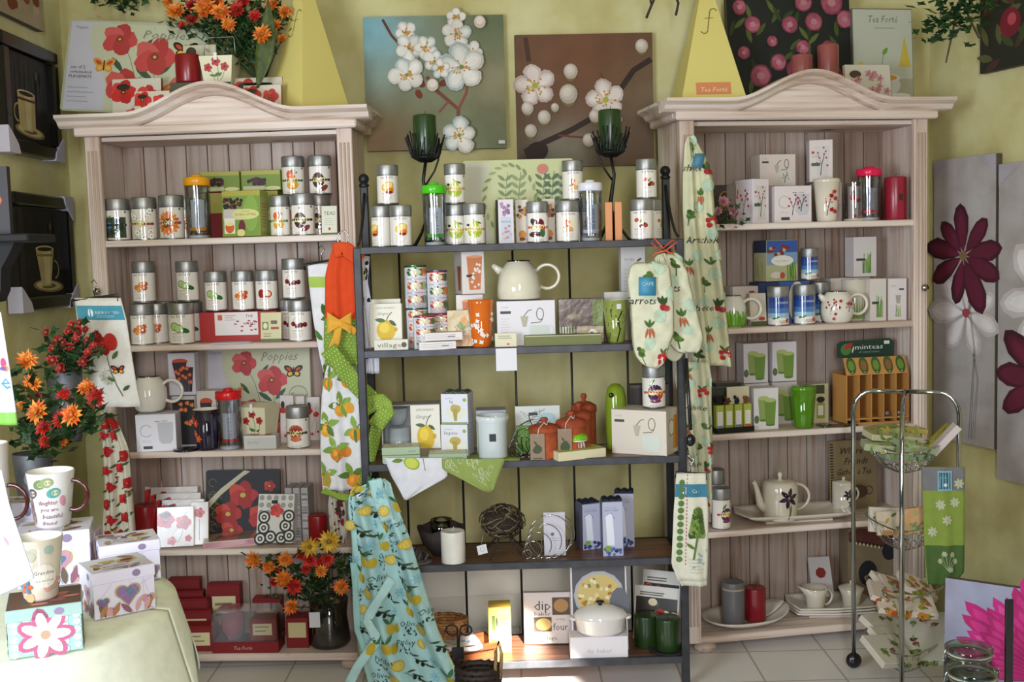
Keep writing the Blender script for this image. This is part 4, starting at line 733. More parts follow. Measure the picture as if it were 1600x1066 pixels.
def paper_pot(w, h, handle=True):
    b = MB(); w0 = w*.8
    V = [(-w0/2, -w0*.4, 0), (w0/2, -w0*.4, 0), (w0/2, w0*.4, 0), (-w0/2, w0*.4, 0), (-w/2, -w*.44, h), (w/2, -w*.44, h), (w/2, w*.44, h), (-w/2, w*.44, h)]
    b.add(V, [(3, 2, 1, 0), (0, 1, 5, 4), (1, 2, 6, 5), (2, 3, 7, 6), (3, 0, 4, 7)], 'paper', '#dfd9b8')
    f = MB().add([(-w/2, -w*.44, h), (w/2, -w*.44, h), (w*.4, -w*.05, h*1.1), (-w*.4, -w*.05, h*1.1), (-w/2, w*.44, h), (w/2, w*.44, h), (w*.4, w*.05, h*1.1), (-w*.4, w*.05, h*1.1)], [(0, 1, 2, 3), (5, 4, 7, 6), (0, 3, 7, 4), (1, 5, 6, 2), (3, 2, 6, 7)], 'paper', '#d8d2b4')
    S = lambda x, y, o: Vector((x, -w0*.4-(w*.44-w0*.4)*y/h-o, y)); p = PR(b, S, 'paper')
    for x, y, r_ in ((-.25, .6, .13), (.25, .62, .13), (0, .8, .14)): p.stem(w*x, h*y, w*x*.3, h*.15, .0016, '#4a6a34'); p.flower(w*x, h*y, w*r_, 5, ['#b82c24', '#a8241e'], '#e8e0c0', .42); p.ell(w*x, h*y, w*.03, w*.03, '#1a1410')
    for i in range(6): p.leaf(w*R.uniform(-.1, .1), h*.3, w*.16, R.choice([.4, .8, 2.4, 2.8]), '#4a7038')
    p.rect(-w*.4, h*.0, w*.4, h*.1, '#3a5040')
    P = [('tub', b), ('flaps', f)]
    if handle: P.append(('wire_handle', MB().tube([(-w*.48, 0, h*.95), (-w*.46, 0, h*1.65), (-w*.42, 0, h*1.72), (w*.42, 0, h*1.72), (w*.46, 0, h*1.65), (w*.48, 0, h*.95)], .0018, 'metal', '#b0b0ac')))
    P.append(('label_strap', MB().box(-w*.05, w*.05, -w*.46, -w*.445, h*.85, h*1.1, 'paper', '#e8e4e0')))
    return P
BOX('L', 2, 380, 431, 21, .03, .06, '#c4c4c0', {'f': lambda p, w, h: (p.text('Red Pop', -w*.22, h*.4, h*.3, '#9a9a98', .3, fit=w*.35), p.rect(-w*.48, h*.88, w*.48, h*.95, '#dcdcd8')), 't': lambda p, w, h: (p.ell(-w*.2, 0, w*.15, h*.25, '#b85a54'), p.ell(w*.2, 0, w*.12, h*.3, '#b85a54'))}, 'soap_box', 'flat silver gift box in front of the poppy carton', rz=.03)
OBJ('L', 2, 406, .12, lambda w, h: paper_pot(w, h, False), 48, 54, 'folded_carton', 'cream folded carton with three red poppies on the third shelf', 'carton', dz=8, rz=-.3)
TIN('L', 2, 466, .06, 36, 65, 'chili', 'tea tin with a terracotta round picture beside the orange-print apron')
for i, (x, l) in enumerate(((446, 'red and white wrapped pack nearest the poppy placemat, behind the terracotta tin'), (463, 'red and white wrapped pack directly behind the terracotta tin'), (487, 'red and white wrapped pack standing between the terracotta tin and the apron'))): BOX('L', 2, x-9, x+13, 74-3*i, .16+.02*i, .015, '#d8d0cc', {'f': g_poppypack}, 'napkin_pack', l, 'napkins', rz=-.1, group='wrapped packs behind the terracotta tin', rx=-.06)
# ---- left dresser, fourth shelf
for i, l in enumerate(('hindmost of the leaning poppy napkin packs', 'third of the leaning poppy napkin packs counted from the front', 'second of the leaning poppy napkin packs counted from the front', 'leaning poppy napkin pack with a black striped flower, just behind the front packs')):
    BOX('L', 3, 222+9*i, 300+5*i, 84-6*i, .215-.04*i, .022, '#dcd4cc' if i < 3 else '#e6e2e0', {'f': g_poppypack, 'l': lambda p, w, h: p.rect(-w*.5, 0, w*.5, h, '#a83030')}, 'napkin_pack', l, 'napkins', rz=.06, rx=-.3, mt='packing', group='poppy napkins on the fourth shelf')
BOX('L', 3, 245, 301, 62, .03, .02, '#e6e0de', {'f': lambda p, w, h: g_poppypack(p, w, h), 'l': lambda p, w, h: p.rect(-w*.5, 0, w*.5, h, '#b02a2e')}, 'napkin_pack', 'front wrapped poppy napkin pack beside the tall red candle', 'napkins', rz=.14, rx=-.22, mt='packing', group='poppy napkins on the fourth shelf')
BOX('L', 3, 297, 324, 66, .055, .02, '#e6e0de', {'f': lambda p, w, h: (p.poppy(0, h*.75, w*.3), p.line([(0, h*.1), (0, h*.6)], .002, '#6a7a4c'))}, 'napkin_pack', 'narrow wrapped poppy napkin pack next to the black placemat', 'napkins', rz=.14, rx=-.25, mt='packing', group='poppy napkins on the fourth shelf')
OBJ('L', 3, 229, .06, lambda w, h: candle(w, h, '#9c141c'), 37, 66, 'pillar_candle', 'tall dark red pillar candle at the end of the fourth shelf beside the poppy napkins', 'candle')
p_, m__, a_ = at('L', 3, 379, .19)
put('placemat', 'black placemat with red poppies and a cream wrapper across its corner', 'placemat', p_, a_, board(118*m__, 104*m__, .01, '#25242a', g_darkmat, .012, 'paper'), rx=-.16)
BOX('L', 3, 320, 398, 11, .03, .13, '#d8ccba', {'t': lambda p, w, h: (p.rect(-w*.46, -h*.45, w*.46, h*.45, '#a08c78'), p.ell(0, 0, w*.3, h*.2, '#6a6a70', .4), p.ell(-w*.1, .0, w*.15, h*.1, '#4a4a50')), 'f': lambda p, w, h: p.rect(-w*.49, h*.1, w*.49, h*.9, '#c48a9a')}, 'notecard_box', 'flat pink-edged box lying on the fourth shelf', dz=0, rz=.3, mt='gloss')
for i, l in enumerate(('slim grey-patterned box nearest the swirl napkins', 'slim grey-patterned box in the middle of three', 'slim grey-patterned box farthest from the swirl napkins')): BOX('L', 3, 447+12.5*i, 458+12.5*i, 84, .11, .1, '#a8a4a2', {'f': lambda p, w, h: [p.rect(-w*.4, h*(.02+.05*q), w*.4, h*(.045+.05*q), R.choice(['#84807e', '#c0bcb8', '#6a6664'])) for q in range(18)]}, 'slim_box', l, group='slim boxes beside the swirl napkins')
BOX('L', 3, 397, 456, 76, .035, .045, '#d8d6d0', {'f': g_swirl}, 'napkin_pack', 'black and white swirl-pattern napkin pack with one poppy, leaning', 'napkins', rz=-.1, rx=-.3)
OBJ('L', 3, 497, .09, lambda w, h: candle(w, h, '#8c1218'), 30, 44, 'pillar_candle', 'short dark red candle in the shade beside the slim grey boxes', 'candle')
# ---- left dresser, bottom shelf: red tea boxes
RB = '#7e1016'
def redbox(x0, x1, hp, t, dep, dz, l, rz=.04, pr=g_tealabel):
    BOX('L', 4, x0, x1, hp, t, dep, RB, {'f': pr}, 'red_tea_box', l, dz=dz, rz=rz, group='dark red tea boxes', extra=lambda w, d, h: [('lid', MB().box(-w/2-.001, w/2+.001, -d/2-.001, d/2+.001, h, h+.006, 'paper', '#8c141a', .002))])
redbox(284, 335, 38, .03, .07, 0, 'front red tea box with a cream label beside the yellow tablecloth')
redbox(277, 331, 52, .105, .03, 0, 'second red tea box from the front, its label peeping over the front one')
redbox(272, 325, 66, .14, .035, 0, 'third red tea box from the front beside the tablecloth')
redbox(269, 320, 73, .18, .035, 0, 'fourth red tea box from the front beside the tablecloth')
redbox(266, 315, 88, .22, .035, 0, 'rearmost and tallest red tea box against the back planks')
redbox(326, 377, 82, .19, .05, 0, 'tall red tea box behind the clear-covered gift set')
redbox(396, 440, 64, .15, .06, 0, 'red tea box with a slanting cream label behind the gift set')
BOX('L', 4, 447, 482, 48, .06, .08, RB, {'f': lambda p, w, h: p.rect(-w*.4, h*.35, w*.4, h*.85, '#c8bc8c')}, 'red_tea_box', 'red tea box with a wide cream band beside the glass vase', group='dark red tea boxes')
def giftset(w, h):
    d = .10
    base = carton(w, d, h*.27, RB, {'f': lambda p, w_, h_: p.text(FE.title(), -.01, h_*.3, h_*.45, '#c8a8a0', .25, fit=w_*.28)})
    cup = MB().lathe([(0, h*.28), (w*.12, h*.28), (w*.17, h*.5), (w*.18, h*.8), (w*.165, h*.8), (w*.15, h*.5), (0, h*.33)], 'ceramic', '#8c1820', 26, -w*.23, 0)
    sb = MB().box(.02, w*.46, -d*.4, d*.4, h*.28, h*.78, 'paper', RB); g_tealabel(PR(sb, lambda x, y, o: Vector((x+w*.26, -d*.4-o, y+h*.28)), 'paper'), w*.4, h*.5)
    cv = MB().prism([(-w*.5, h*.27), (w*.5, h*.27), (w*.49, h*.93), (w*.44, h), (-w*.42, h*1.0), (-w*.49, h*.93)], -d*.49, d*.49, 'film', '#f0f0f0')
    return [('base_tray', base), ('cup', cup), ('inner_box', sb), ('clear_cover', cv)]
OBJ('L', 4, 388, .06, giftset, 104, 66, 'gift_set', 'red cup and tea box gift set under a clear plastic cover', 'gift set', rz=.01)
# ---- on top of the left dresser
def TOP(u, px, t): return at(u, -1, px, t)
p_, m__, a_ = TOP('L', 200, .2)
def _mat():
    m_ = MB().prism(rrect(.56, .375, .014), -.003, .003, 'gloss', '#b9bca0'); g_poppymat(PR(m_, planeS(.56, .006), 'gloss', .0003), .56, .375); return m_
put('placemat', 'large poppy placemat leaning on the wall on top of the dresser', 'placemat', (-1.46, 4.30, 2.185), a_+.02, _mat(), 'poppy placemats', rx=-.22, ry=.075)
def tpack(u, px, wp, hp, t, l, rz=0, fn=g_poppypack, dz=0):
    p, m_, a = TOP(u, px, t); put('napkin_pack', l, 'napkins', (p.x, p.y, p.z+dz), a+rz, carton(wp*m_, .02, hp*m_, '#d2ccbc', {'f': fn, 'r': lambda p, w, h: p.rect(-w*.5, 0, w*.5, h, '#a83438')}, 'packing'), 'napkin packs on top of the dressers', rx=-.12)
tpack('L', 214, 78, 66, .10, 'larger wrapped poppy napkin pack behind the arched cornice, below the large placemat')
tpack('L', 238, 56, 42, .04, 'smaller wrapped poppy napkin pack in front of the larger pack below the large placemat')
tpack('L', 404, 76, 62, .12, 'larger wrapped poppy napkin pack beside the yellow pyramid box')
tpack('L', 410, 60, 46, .05, 'smaller wrapped poppy napkin pack in front of the one beside the yellow pyramid')
p_, m__, a_ = TOP('L', 299, .12)
put('display_block', 'clear dark plastic block carrying the red candle on top of the dresser', 'display stand', p_, a_, carton(.125, .1, .135, '#4a4c42', None, 'gloss'))
put('pillar_candle', 'dark red pillar candle standing high on the clear block above the arched cornice', 'candle', (p_.x, p_.y-.02, p_.z+.136), a_, candle(38*m__, 43*m__, '#8e1820'))
put('napkin_pack', 'poppy napkin pack directly behind the candle on the clear block', 'napkins', (p_.x+.03, p_.y+.035, p_.z+.136), a_, carton(.13, .018, .155, '#c8c2a8', {'f': lambda p, w, h: (p.ell(-w*.25, h*.82, w*.16, h*.13, '#3a2c24'), p.poppy(-w*.25, h*.68, w*.14))}, 'packing'), rx=-.1)
p_, m__, a_ = TOP('L', 347, .12)
put('display_block', 'dark display block under the small poppy carton', 'display stand', p_, a_, carton(.12, .1, .12, '#34362e', None, 'gloss'))
put('folded_carton', 'cream folded carton with wire handle and three red poppies, on top of the dresser', 'carton', (p_.x, p_.y, p_.z+.121), a_, paper_pot(52*m__, 44*m__))
def pyramid(hh, w, tx):
    h = hh; b = MB().add([(-w/2, -w/2, 0), (w/2, -w/2, 0), (w/2, w/2, 0), (-w/2, w/2, 0), (0, 0, h)], [(3, 2, 1, 0), (0, 1, 4), (1, 2, 4), (2, 3, 4), (3, 0, 4)], 'paper', '#ddcf7c')
    S = lambda x, y, o: Vector((x*1, -w/2*(1-y/h)-o, y)); p = PR(b, S, 'paper'); f = .6
    p.arc(.0+.02, h*f+.028, .014, .3, 3.1, .004, '#7a6a34', 10); p.line([(.006, h*f+.03), (-.006, h*f-.04)], .004, '#7a6a34'); p.arc(-.02, h*f-.042, .014, -.0, -2.8, .004, '#7a6a34', 10); p.line([(-.016, h*f+.004), (.018, h*f+.006)], .0026, '#7a6a34')
    if tx: p.rect(-w*.27, h*.03, w*.27, h*.12, '#d98a5c'); p.text(FE.title(), 0, h*.05, h*.05, '#ecd8b0', .25, fit=w*.42)
    return b
p_, m__, a_ = TOP('L', 482, .175)
put('pyramid_box', 'tall yellow pyramid box beside the orange bouquet', 'box', p_, a_-.70, [('pyramid', pyramid(.60, .235, False)), ('leaf', MB().sheet(lambda u, v: Matrix.Rotation(.646, 3, 'Z') @ (Vector((-.155+.10*v-.05*v*v, -.135+.02*v, .10+.33*v))+Vector(((u-.5)*.075*math.sin(PI*min(1, v+.02)), -.006*abs(u-.5), 0))), 4, 12, 'leaf', '#4e5c24', .0015))], 'tall yellow pyramid boxes')
p_, m__, a_ = TOP('R', 1104, .15)
put('pyramid_box', 'tall yellow pyramid box on a red tray with an orange name label', 'box', (p_.x, p_.y, p_.z+.02), a_-.12, [('pyramid', pyramid(.52, .25, True)), ('base_tray', MB().box(-.125, .15, -.13, .13, -.02, 0, 'paper', '#8e1c18', .002))], 'tall yellow pyramid boxes')
# ---- rack, top shelf
for px, t, l in ((597, .12, 'orange tea tin at the end of the rack top, half hidden by its neighbours'), (612, .16, 'orange tea tin hidden behind the front one on the rack top')): TIN('M', 0, px, t, 33, 64, 'citrus', l, turn=-.9)
TIN('M', 0, 627, .05, 34, 64, 'citrus', 'orange tea tin in front at the end of the rack top')
TIN('M', 0, 606, .14, 34, 61, 'citrus', 'orange tea tin stacked on the others beside the green-candle stand', dz=66)
OBJ('M', 0, 680, .07, lambda w, h: tumbler(w, h, '#4cc01c', '#e4e6ec'), 38, 98, 'travel_tumbler', 'clear double-walled tumbler with a bright green lid', 'tumbler', group='clear tumblers with coloured lids')
TIN('M', 0, 713, .12, 34, 63, 'pear', 'green pear tea tin half hidden behind the front pear tin')
TIN('M', 0, 742, .06, 34, 64, 'pear', 'green pear tea tin at the front of the rack top')
TIN('M', 0, 711, .12, 33, 62, 'pear', 'green pear tea tin on the upper tier beside the herb board', dz=64)
p_, m__, a_ = at('M', 0, 812, .24)
put('placemat', 'pale green herb-printed board behind the tins on the rack', 'placemat', p_, a_, board(172*m__, 131*m__, .006, '#c3c795', g_herbs, .01, 'paper'), rx=-.06)
BOX('M', 0, 779, 803, 69, .06, .07, '#e0d8de', {'f': lambda p, w, h: (p.rect(-w*.35, h*.05, w*.35, h*.6, '#c4d0dc'), [p.ell(w*R.uniform(-.3, .3), h*R.uniform(.6, .9), w*.12, h*.04, R.choice(['#8a6a94', '#b08ab0'])) for _ in range(12)], [p.ell(w*R.uniform(-.3, .3), h*R.uniform(.1, .4), w*.1, h*.03, R.choice(['#c88aa0', '#e0b0a0'])) for _ in range(8)], p.text(FE, 0, h*.48, h*.06, '#7a7a84')), 'l': lambda p, w, h: p.rect(-w*.5, 0, w*.5, h, '#3c3a2c')}, 'sachet_box', 'slim white and lilac box with a dark side on the rack top', rz=.12)
def g_sachet(p, w, h):
    p.rect(-w*.45, h*.03, w*.45, h*.5, '#e4d8c8')
    for _ in range(16): p.ell(w*R.uniform(-.35, .35), h*R.uniform(.6, .85), w*.14, h*.04, R.choice(['#5a3020', '#a8642c', '#c8883c', '#3c2418']))
    p.ell(0, h*.2, w*.3, h*.1, '#d88a2c'); p.ell(0, h*.1, w*.25, h*.04, '#7a2c18')
for x, l in ((806, 'white sachet box with dark berries between the lilac box and the beetroot tin'), (848, 'white sachet box with dark berries behind the beetroot and ginger tins')): BOX('M', 0, x, x+20, 68, .12, .05, '#ddd6cc', {'f': g_sachet}, 'sachet_box', l, group='sachet boxes on the rack top')
TIN('M', 0, 840, .06, 34, 64, 'beet', 'dark red beetroot-coloured tea tin at the front of the rack top')
TIN('M', 0, 904, .13, 32, 63, 'gapple', 'ginger pear tea tin hidden behind the white-lidded tumbler', turn=.8)
TIN('M', 0, 887, .06, 36, 64, 'gapple', 'ginger pear tea tin at the front of the rack top')
TIN('M', 0, 895, .13, 33, 61, 'gapple', 'ginger pear tea tin on the upper tier beside the white-lidded tumbler', dz=65)
OBJ('M', 0, 923, .07, lambda w, h: tumbler(w, h, '#dfe0ea', '#c4c8d4'), 37, 95, 'travel_tumbler', 'clear double-walled tumbler with a white lid', 'tumbler', group='clear tumblers with coloured lids')
for x, l in ((946, 'orange slim carton nearer the white-lidded tumbler, in a clear wrap'), (961, 'orange slim carton nearer the end tins, in a clear wrap')): BOX('M', 0, x, x+11, 60, .05, .04, '#d8905c', None, 'slim_carton', l, group='orange slim cartons', mt='paper', rz=-.06)
TIN('M', 0, 1019, .13, 30, 62, 'spice', 'harvest spice tea tin behind the front one at the end of the rack', turn=.9)
TIN('M', 0, 1003, .06, 36, 63, 'spice', 'harvest spice tea tin at the front at the end of the rack', turn=-.35)
TIN('M', 0, 1010, .12, 32, 61, 'spice', 'harvest spice tea tin stacked above the oven mitts', dz=64)
def candlestand(h, hc, w, flip=1):
    K = '#1b1a1c'; P = []
    tr = MB().tube([(0, 0, .0), (.004*flip, 0, h*.35), (-.012*flip, 0, h*.6), (0, 0, h*.78)], [.009, .008, .006, .006], 'iron', K, 8)
    tr.tube([(-.005*flip, 0, h*.55), (.03*flip, 0, h*.68), (.045*flip, .005, h*.78), (.05*flip, 0, h*.95)], .004, 'iron', K, 6)
    for a in range(5): q = a*1.26; tr.tube([(0, 0, h*.28), (.03*math.cos(q), .02*math.sin(q), h*.12), (.06*math.cos(q), .05*math.sin(q), .006), (.075*math.cos(q), .06*math.sin(q), .004)], .005, 'iron', K, 6)
    P.append(('branched_stem', tr)); cupm = MB().lathe([(0, h*.79), (w*.55, h*.79), (w*.6, h*.81), (0, h*.82)], 'iron', K, 20)
    for i in range(24):
        q = i*.262; r0, r1 = .02, w*R.uniform(.75, 1.0); z1 = h*.79+R.uniform(.05, .10)
        cupm.tube([(r0*math.cos(q), r0*math.sin(q), h*.77), (w*.62*math.cos(q+.2), w*.62*math.sin(q+.2), h*.81), (r1*math.cos(q+.3), r1*math.sin(q+.3), z1)], [.0042, .004, .0024], 'iron', K, 5)
        q2 = q+R.uniform(-.4, .6); cupm.tube([(w*.6*math.cos(q), w*.6*math.sin(q), h*.82+R.uniform(0, .02)), (w*.75*math.cos(q2), w*.75*math.sin(q2), h*.83+R.uniform(0, .03))], .0022, 'iron', K, 5)
    P.append(('twig_cup', cupm)); return P
for px, sgn, l in ((667, 1, 'black branch-shaped iron candle stand by the flowering-branch canvas'), (955, -1, 'black branch-shaped iron candle stand in front of the brown blossom canvas')):
    p_, m__, a_ = at('M', 0, px, .14, .2); hh = 144*m__/.82
    put('candle_stand', l, 'candle holder', p_, a_, candlestand(hh*.97, 0, .078, sgn), 'iron candle stands')
    put('pillar_candle', 'dark green pillar candle standing on the iron stand '+('by the flowering-branch canvas' if sgn > 0 else 'in front of the brown blossom canvas'), 'candle', (p_.x, p_.y, p_.z+hh*.97*.822), a_, candle(36*m__, 62*m__, '#24421c'), 'dark green candles on iron stands')
# ---- rack, second shelf
BOX('M', 1, 582, 627, 76, .13, .03, '#e6e2d4', {'f': g_lemonbox}, 'lemon_box', 'white lemon box standing behind the other lemon box', rx=-.05, group='lemon boxes on the second rack shelf')
BOX('M', 1, 578, 628, 68, .07, .04, '#e8e4d6', {'f': g_lemonbox}, 'lemon_box', 'white lemon box standing in the shallow display tray', rx=-.1, dz=2, group='lemon boxes on the second rack shelf')
BOX('M', 1, 584, 637, 17, .02, .012, '#dcd8ca', {'f': g_village}, 'display_tray', 'shallow cream tray front lettered in grey, holding the lemon box', 'tray')
def stripetin(w, h, top):
    r = w/2; b = MB().lathe([(0, 0), (r, 0), (r, h)], 'gloss', '#e0dde0', 28); g_stripes(PR(b, cylS(r, a0=.15), 'gloss', .0003, True), r, h)
    return [('stack_body', b), ('rim_lid', MB().lathe([(r, h*.95), (r*1.01, h*.96), (r*1.01, h), (0, h)], 'metal', top, 28))]
for i, (px, t, hp, dz, c, l, wp) in enumerate(((652, .13, 62, 0, '#3c6a34', 'banded tin at the bottom of the column with the green lid', 33), (690, .12, 52, 0, '#b8402c', 'banded tin behind the front short banded tin', 32), (650, .13, 66, 62, '#3e7a34', 'tall banded tin with a green lid rim on top', 34), (684, .13, 66, 62, '#b03c24', 'tall banded tin with a red lid rim on top', 32), (664, .055, 52, 0, '#c0481c', 'short banded tin with an orange rim at the front', 35))):
    OBJ('M', 1, px, t, lambda w, h: stripetin(w, h, c), wp, hp, 'banded_tin', l, 'tin', dz=dz if dz < 60 else (62 if px < 670 else 53), group='banded tea tins on the second rack shelf')
for i, (x0, x1, dz, l) in enumerate(((655, 712, 0, 'lower flat white box at the front edge of the second rack shelf'), (664, 722, 14, 'upper flat white box at the front edge of the second rack shelf'))): BOX('M', 1, x0, x1, 12.5, -.005+.005*i, .09, '#e4dedc', {'f': lambda p, w, h: (p.lines(-w*.45, w*.45, h*.7, 3, h*.22, .0012, '#a89aa0'), p.rect(w*.1, h*.4, w*.3, h*.55, '#8a8490')), 't': lambda p, w, h: p.rect(-w*.4, -h*.3, w*.4, h*.3, '#cfc4c0')}, 'flat_box', l, dz=dz, rz=.16, group='flat white boxes')
BOX('M', 1, 722, 757, 66, .09, .1, '#e2dcd8', {'f': g_orangecups, 'l': lambda p, w, h: (p.rect(-w*.5, 0, w*.5, h, '#b4aca6'), p.poly([(-w*.1, h*.66), (w*.4, h*.66), (w*.3, h*.08), (0, h*.08)], '#8a4a2c'))}, 'mug_box', 'white mug box picturing orange mugs, on top of another box', dz=82, rz=.3)
BOX('M', 1, 714, 756, 80, .12, .1, '#e2dcd8', {'f': g_orangecups}, 'mug_box', 'white mug box picturing an orange lid, under the upper orange-mug box')
BOX('M', 1, 699, 738, 57, .055, .03, '#c8b48a', {'f': g_gum}, 'tea_packet', 'crinkly gold packet with foliage between the banded tins and the orange mug', 'packet', rx=-.15, mt='packing')
def omug(p, r, h):
    for i in range(24): x, y = R.uniform(-1.3, 1.3)*r*.9, h*R.uniform(.08, .8); p.flower(x, y, r*.17, 4, '#f2e8e0', '#f2e8e0', .4, R.random())
OBJ('M', 1, 752, .06, lambda w, h: mug(w, h, '#d86a1c', .72, 0, omug, lidc='#d86a1c'), 41, 68, 'tall_mug', 'orange lidded tall mug printed with small white blossoms', 'mug')
BOX('M', 1, 777, 868, 70, .06, .15, '#e2dee4', {'f': g_teapotset, 't': lambda p, w, h: None}, 'teapot_box', 'white boxed teapot set carrying the cream dome teapot')
OBJ('M', 1, 811, .13, lambda w, h: jug(w, h, '#e0dac4', flip=True), 70, 60, 'teapot', 'cream dome-shaped teapot with ring handle on the white box', 'teapot', dz=71)
BOX('M', 1, 773, 807, 22, .012, .004, '#dcd6b8', {'f': lambda p, w, h: (p.lines(-w*.35, w*.35, h*.75, 2, h*.15, h*.07, '#a8a488'), p.ell(w*.1, h*.22, w*.07, h*.06, '#c0444c'))}, 'shelf_card', 'small cream card on the rack shelf before the teapot box', 'card', rx=-.1)
BOX('M', 1, 819, 940, 17, .012, .05, '#6f7440', {'f': lambda p, w, h: p.rect(-w*.49, h*.9, w*.49, h*.97, '#c8c4a0')}, 'long_tray', 'long olive green open box at the front of the second rack shelf', 'tray')
BOX('M', 1, 873, 944, 70, .09, .05, '#4a3a34', {'f': lambda p, w, h: (p.rect(-w*.48, h*.4, w*.25, h*.95, '#5a443c'), p.ell(-w*.15, h*.6, w*.15, h*.06, '#7a6a4a'), p.rect(w*.25, h*.4, w*.48, h*.95, '#6a7a34'), [p.rect(-w*.48+i*w*.06, h*.02, -w*.45+i*w*.06, h*.38, R.choice(['#8a9a5c', '#d8d8c8', '#a8b478'])) for i in range(6)], p.rect(-w*.1, h*.02, w*.48, h*.38, '#a89478'), p.ell(w*.25, h*.2, w*.1, h*.12, '#e0dcd0'), p.ell(w*.22, h*.2, w*.05, h*.06, '#3a2c24'))}, 'gift_pack', 'brown and green gift pack under crinkled film beside the tree mug', 'gift pack', mt='packing')
def treemug(p, r, h):
    p.line([(.0, .004), (r*.25, h*.3), (r*.1, h*.55), (r*.45, h*.75)], .0045, '#20201a'); p.line([(r*.25, h*.3), (r*.8, h*.55)], .003, '#20201a'); p.line([(r*.12, h*.5), (-r*.4, h*.62), (-r*.5, h*.8)], .0028, '#20201a'); p.line([(-r*.7, .004), (-r*.5, h*.25)], .002, '#20201a')
    for i in range(18): x, y = R.uniform(-1, 1)*r, h*R.uniform(.4, .85); p.line([(x, y), (x+R.uniform(-.2, .2)*r, y+.012)], .0014, '#2a2c20'); 
    p.rect(r*.0, h*.8, r*.35, h*.92, '#e8e6e8')
OBJ('M', 1, 962, .09, lambda w, h: mug(w, h, '#8f9c4c', .7, 0, treemug), 40, 66, 'tall_mug', 'green tall mug printed with a bare black tree', 'mug')
BOX('M', 1, 972, 1010, 144, .2, .07, '#cfcac8', {'f': lambda p, w, h: (p.text('FIORE', -w*.15, h*.85, h*.04, '#8a8684'), p.ell(w*.25, h*.86, w*.12, h*.012, '#4a4a46', .6), p.lines(-w*.4, 0, h*.75, 6, h*.04, .002, '#b0acaa'))}, 'tall_box', 'tall white box in the shade behind the oven mitts')
BOX('M', 1, 945, 985, 76, .17, .06, '#d0ccc8', None, 'plain_box', 'plain white box behind the green tree mug')
p_, m__, a_ = at('M', 1, 790, -.003)
put('price_card', 'plain white card hanging below the edge of the second rack shelf', 'card', (p_.x, p_.y-.003, p_.z-.082), a_, MB().box(-.037, .037, -.001, .001, 0, .08, 'paper', '#dcdce2'))
# ---- rack, third shelf
def winbox(w, d, h):
    mb = MB(); bowl = MB().lathe([(0, h*.62), (w*.12, h*.62), (w*.17, h*.75), (w*.18, h*.92), (w*.165, h*.92), (0, h*.7)], 'ceramic', '#e4e6ea', 22, -w*.24, -d*.1)
    mg = MB().lathe([(0, h*.08), (w*.17, h*.08), (w*.18, h*.12), (w*.18, h*.56), (w*.165, h*.56), (0, h*.2)], 'ceramic', '#e4e6ea', 22, -w*.22, -d*.1)
    return [('bowl', bowl), ('mug', mg), ('window_film', MB().box(-w*.47, -.004, -d/2-.0015, -d/2-.0008, h*.03, h*.97, 'film', '#f0f2f2'))]
def lemonset(u, k, x0, x1, hp, t, dep):
    p, m_, a = at(u, k, (x0+x1)/2, t); w, h = (x1-x0)*m_, hp*m_
    c = MB().box(-w/2, w/2, dep/2-.003, dep/2, 0, h, 'paper', '#cfd0c8').box(-w/2, w/2, -dep/2, dep/2, 0, .003, 'paper', '#d8d8d0').box(-w/2, w/2, -dep/2, dep/2, h-.003, h, 'paper', '#a8a8a4').box(0, w/2, -dep/2, dep/2-.003, .003, h-.003, 'paper', '#e6e2d6').box(-w/2, -w/2+.003, -dep/2, dep/2, 0, h, 'paper', '#e0ddd2')
    pr = PR(c, lambda x, y, o: Vector((x+w*.25, -dep/2-o, y)), 'paper', .0004); g_lemonbox(pr, w*.5, h); pr.rect(-w*.2, 0, w*.25, h*.18, '#8a7a68')
    put('mug_set_box', 'lemon-printed gift box with two white cups behind its window', 'box', p+Vector((0, dep/2, 0)), a, [('carton', c)]+winbox(w, dep, h))
lemonset('M', 2, 597, 688, 84, .12, .1)
for i, (x0, x1, t, dz, l, tp) in enumerate(((597, 656, .005, 0, 'lower pale green flat box at the left post of the third rack shelf', 0), (596, 655, .01, 12.5, 'upper pale green flat box stacked on its twin', 1), (669, 729, .01, 0, 'single pale green flat box under the pasta boxes', 1))):
    BOX('M', 2, x0, x1, 12, t, .085, '#a3b898', {'t': lambda p, w, h: (p.rect(-w*.46, -h*.45, w*.46, h*.45, '#cdc8ac'), [p.leaf(w*R.uniform(-.4, .3), h*R.uniform(-.35, .3), w*.1, R.random()*6, R.choice(['#8a9a6c', '#b8a87a'])) for _ in range(14)]), 'f': lambda p, w, h: p.rect(w*.2, h*.4, w*.4, h*.5, '#7a907a')}, 'flat_box', l, dz=dz+2, rz=.03, group='pale green flat boxes')
BOX('M', 2, 689, 731, 52, .105, .1, '#dcdce2', {'f': lambda p, w, h: g_pasta(p, w, h, 'linguine'), 'r': lambda p, w, h: p.lines(-w*.3, w*.3, h*.8, 7, h*.1, .0014, '#9a9aa8')}, 'pasta_box', 'lower white cube box picturing pasta nests', rz=-.2, group='cube boxes of pasta')
BOX('M', 2, 689, 731, 47, .105, .095, '#dcdce6', {'f': lambda p, w, h: g_pasta(p, w, h, 'fig'), 'r': lambda p, w, h: p.lines(-w*.3, w*.3, h*.8, 7, h*.1, .0014, '#9a9aa8')}, 'pasta_box', 'upper white cube box picturing pasta nests, with ruffled dark top', dz=53, rz=-.2, group='cube boxes of pasta', extra=lambda w, d, h: [('ruffled_top', MB().sheet(lambda u, v: Vector(((u-.5)*w*.9, (v-.5)*d*.9, h+.006+.004*math.sin(u*17)*math.cos(v*13))), 14, 10, 'paper', '#5a6a5c', .003))])
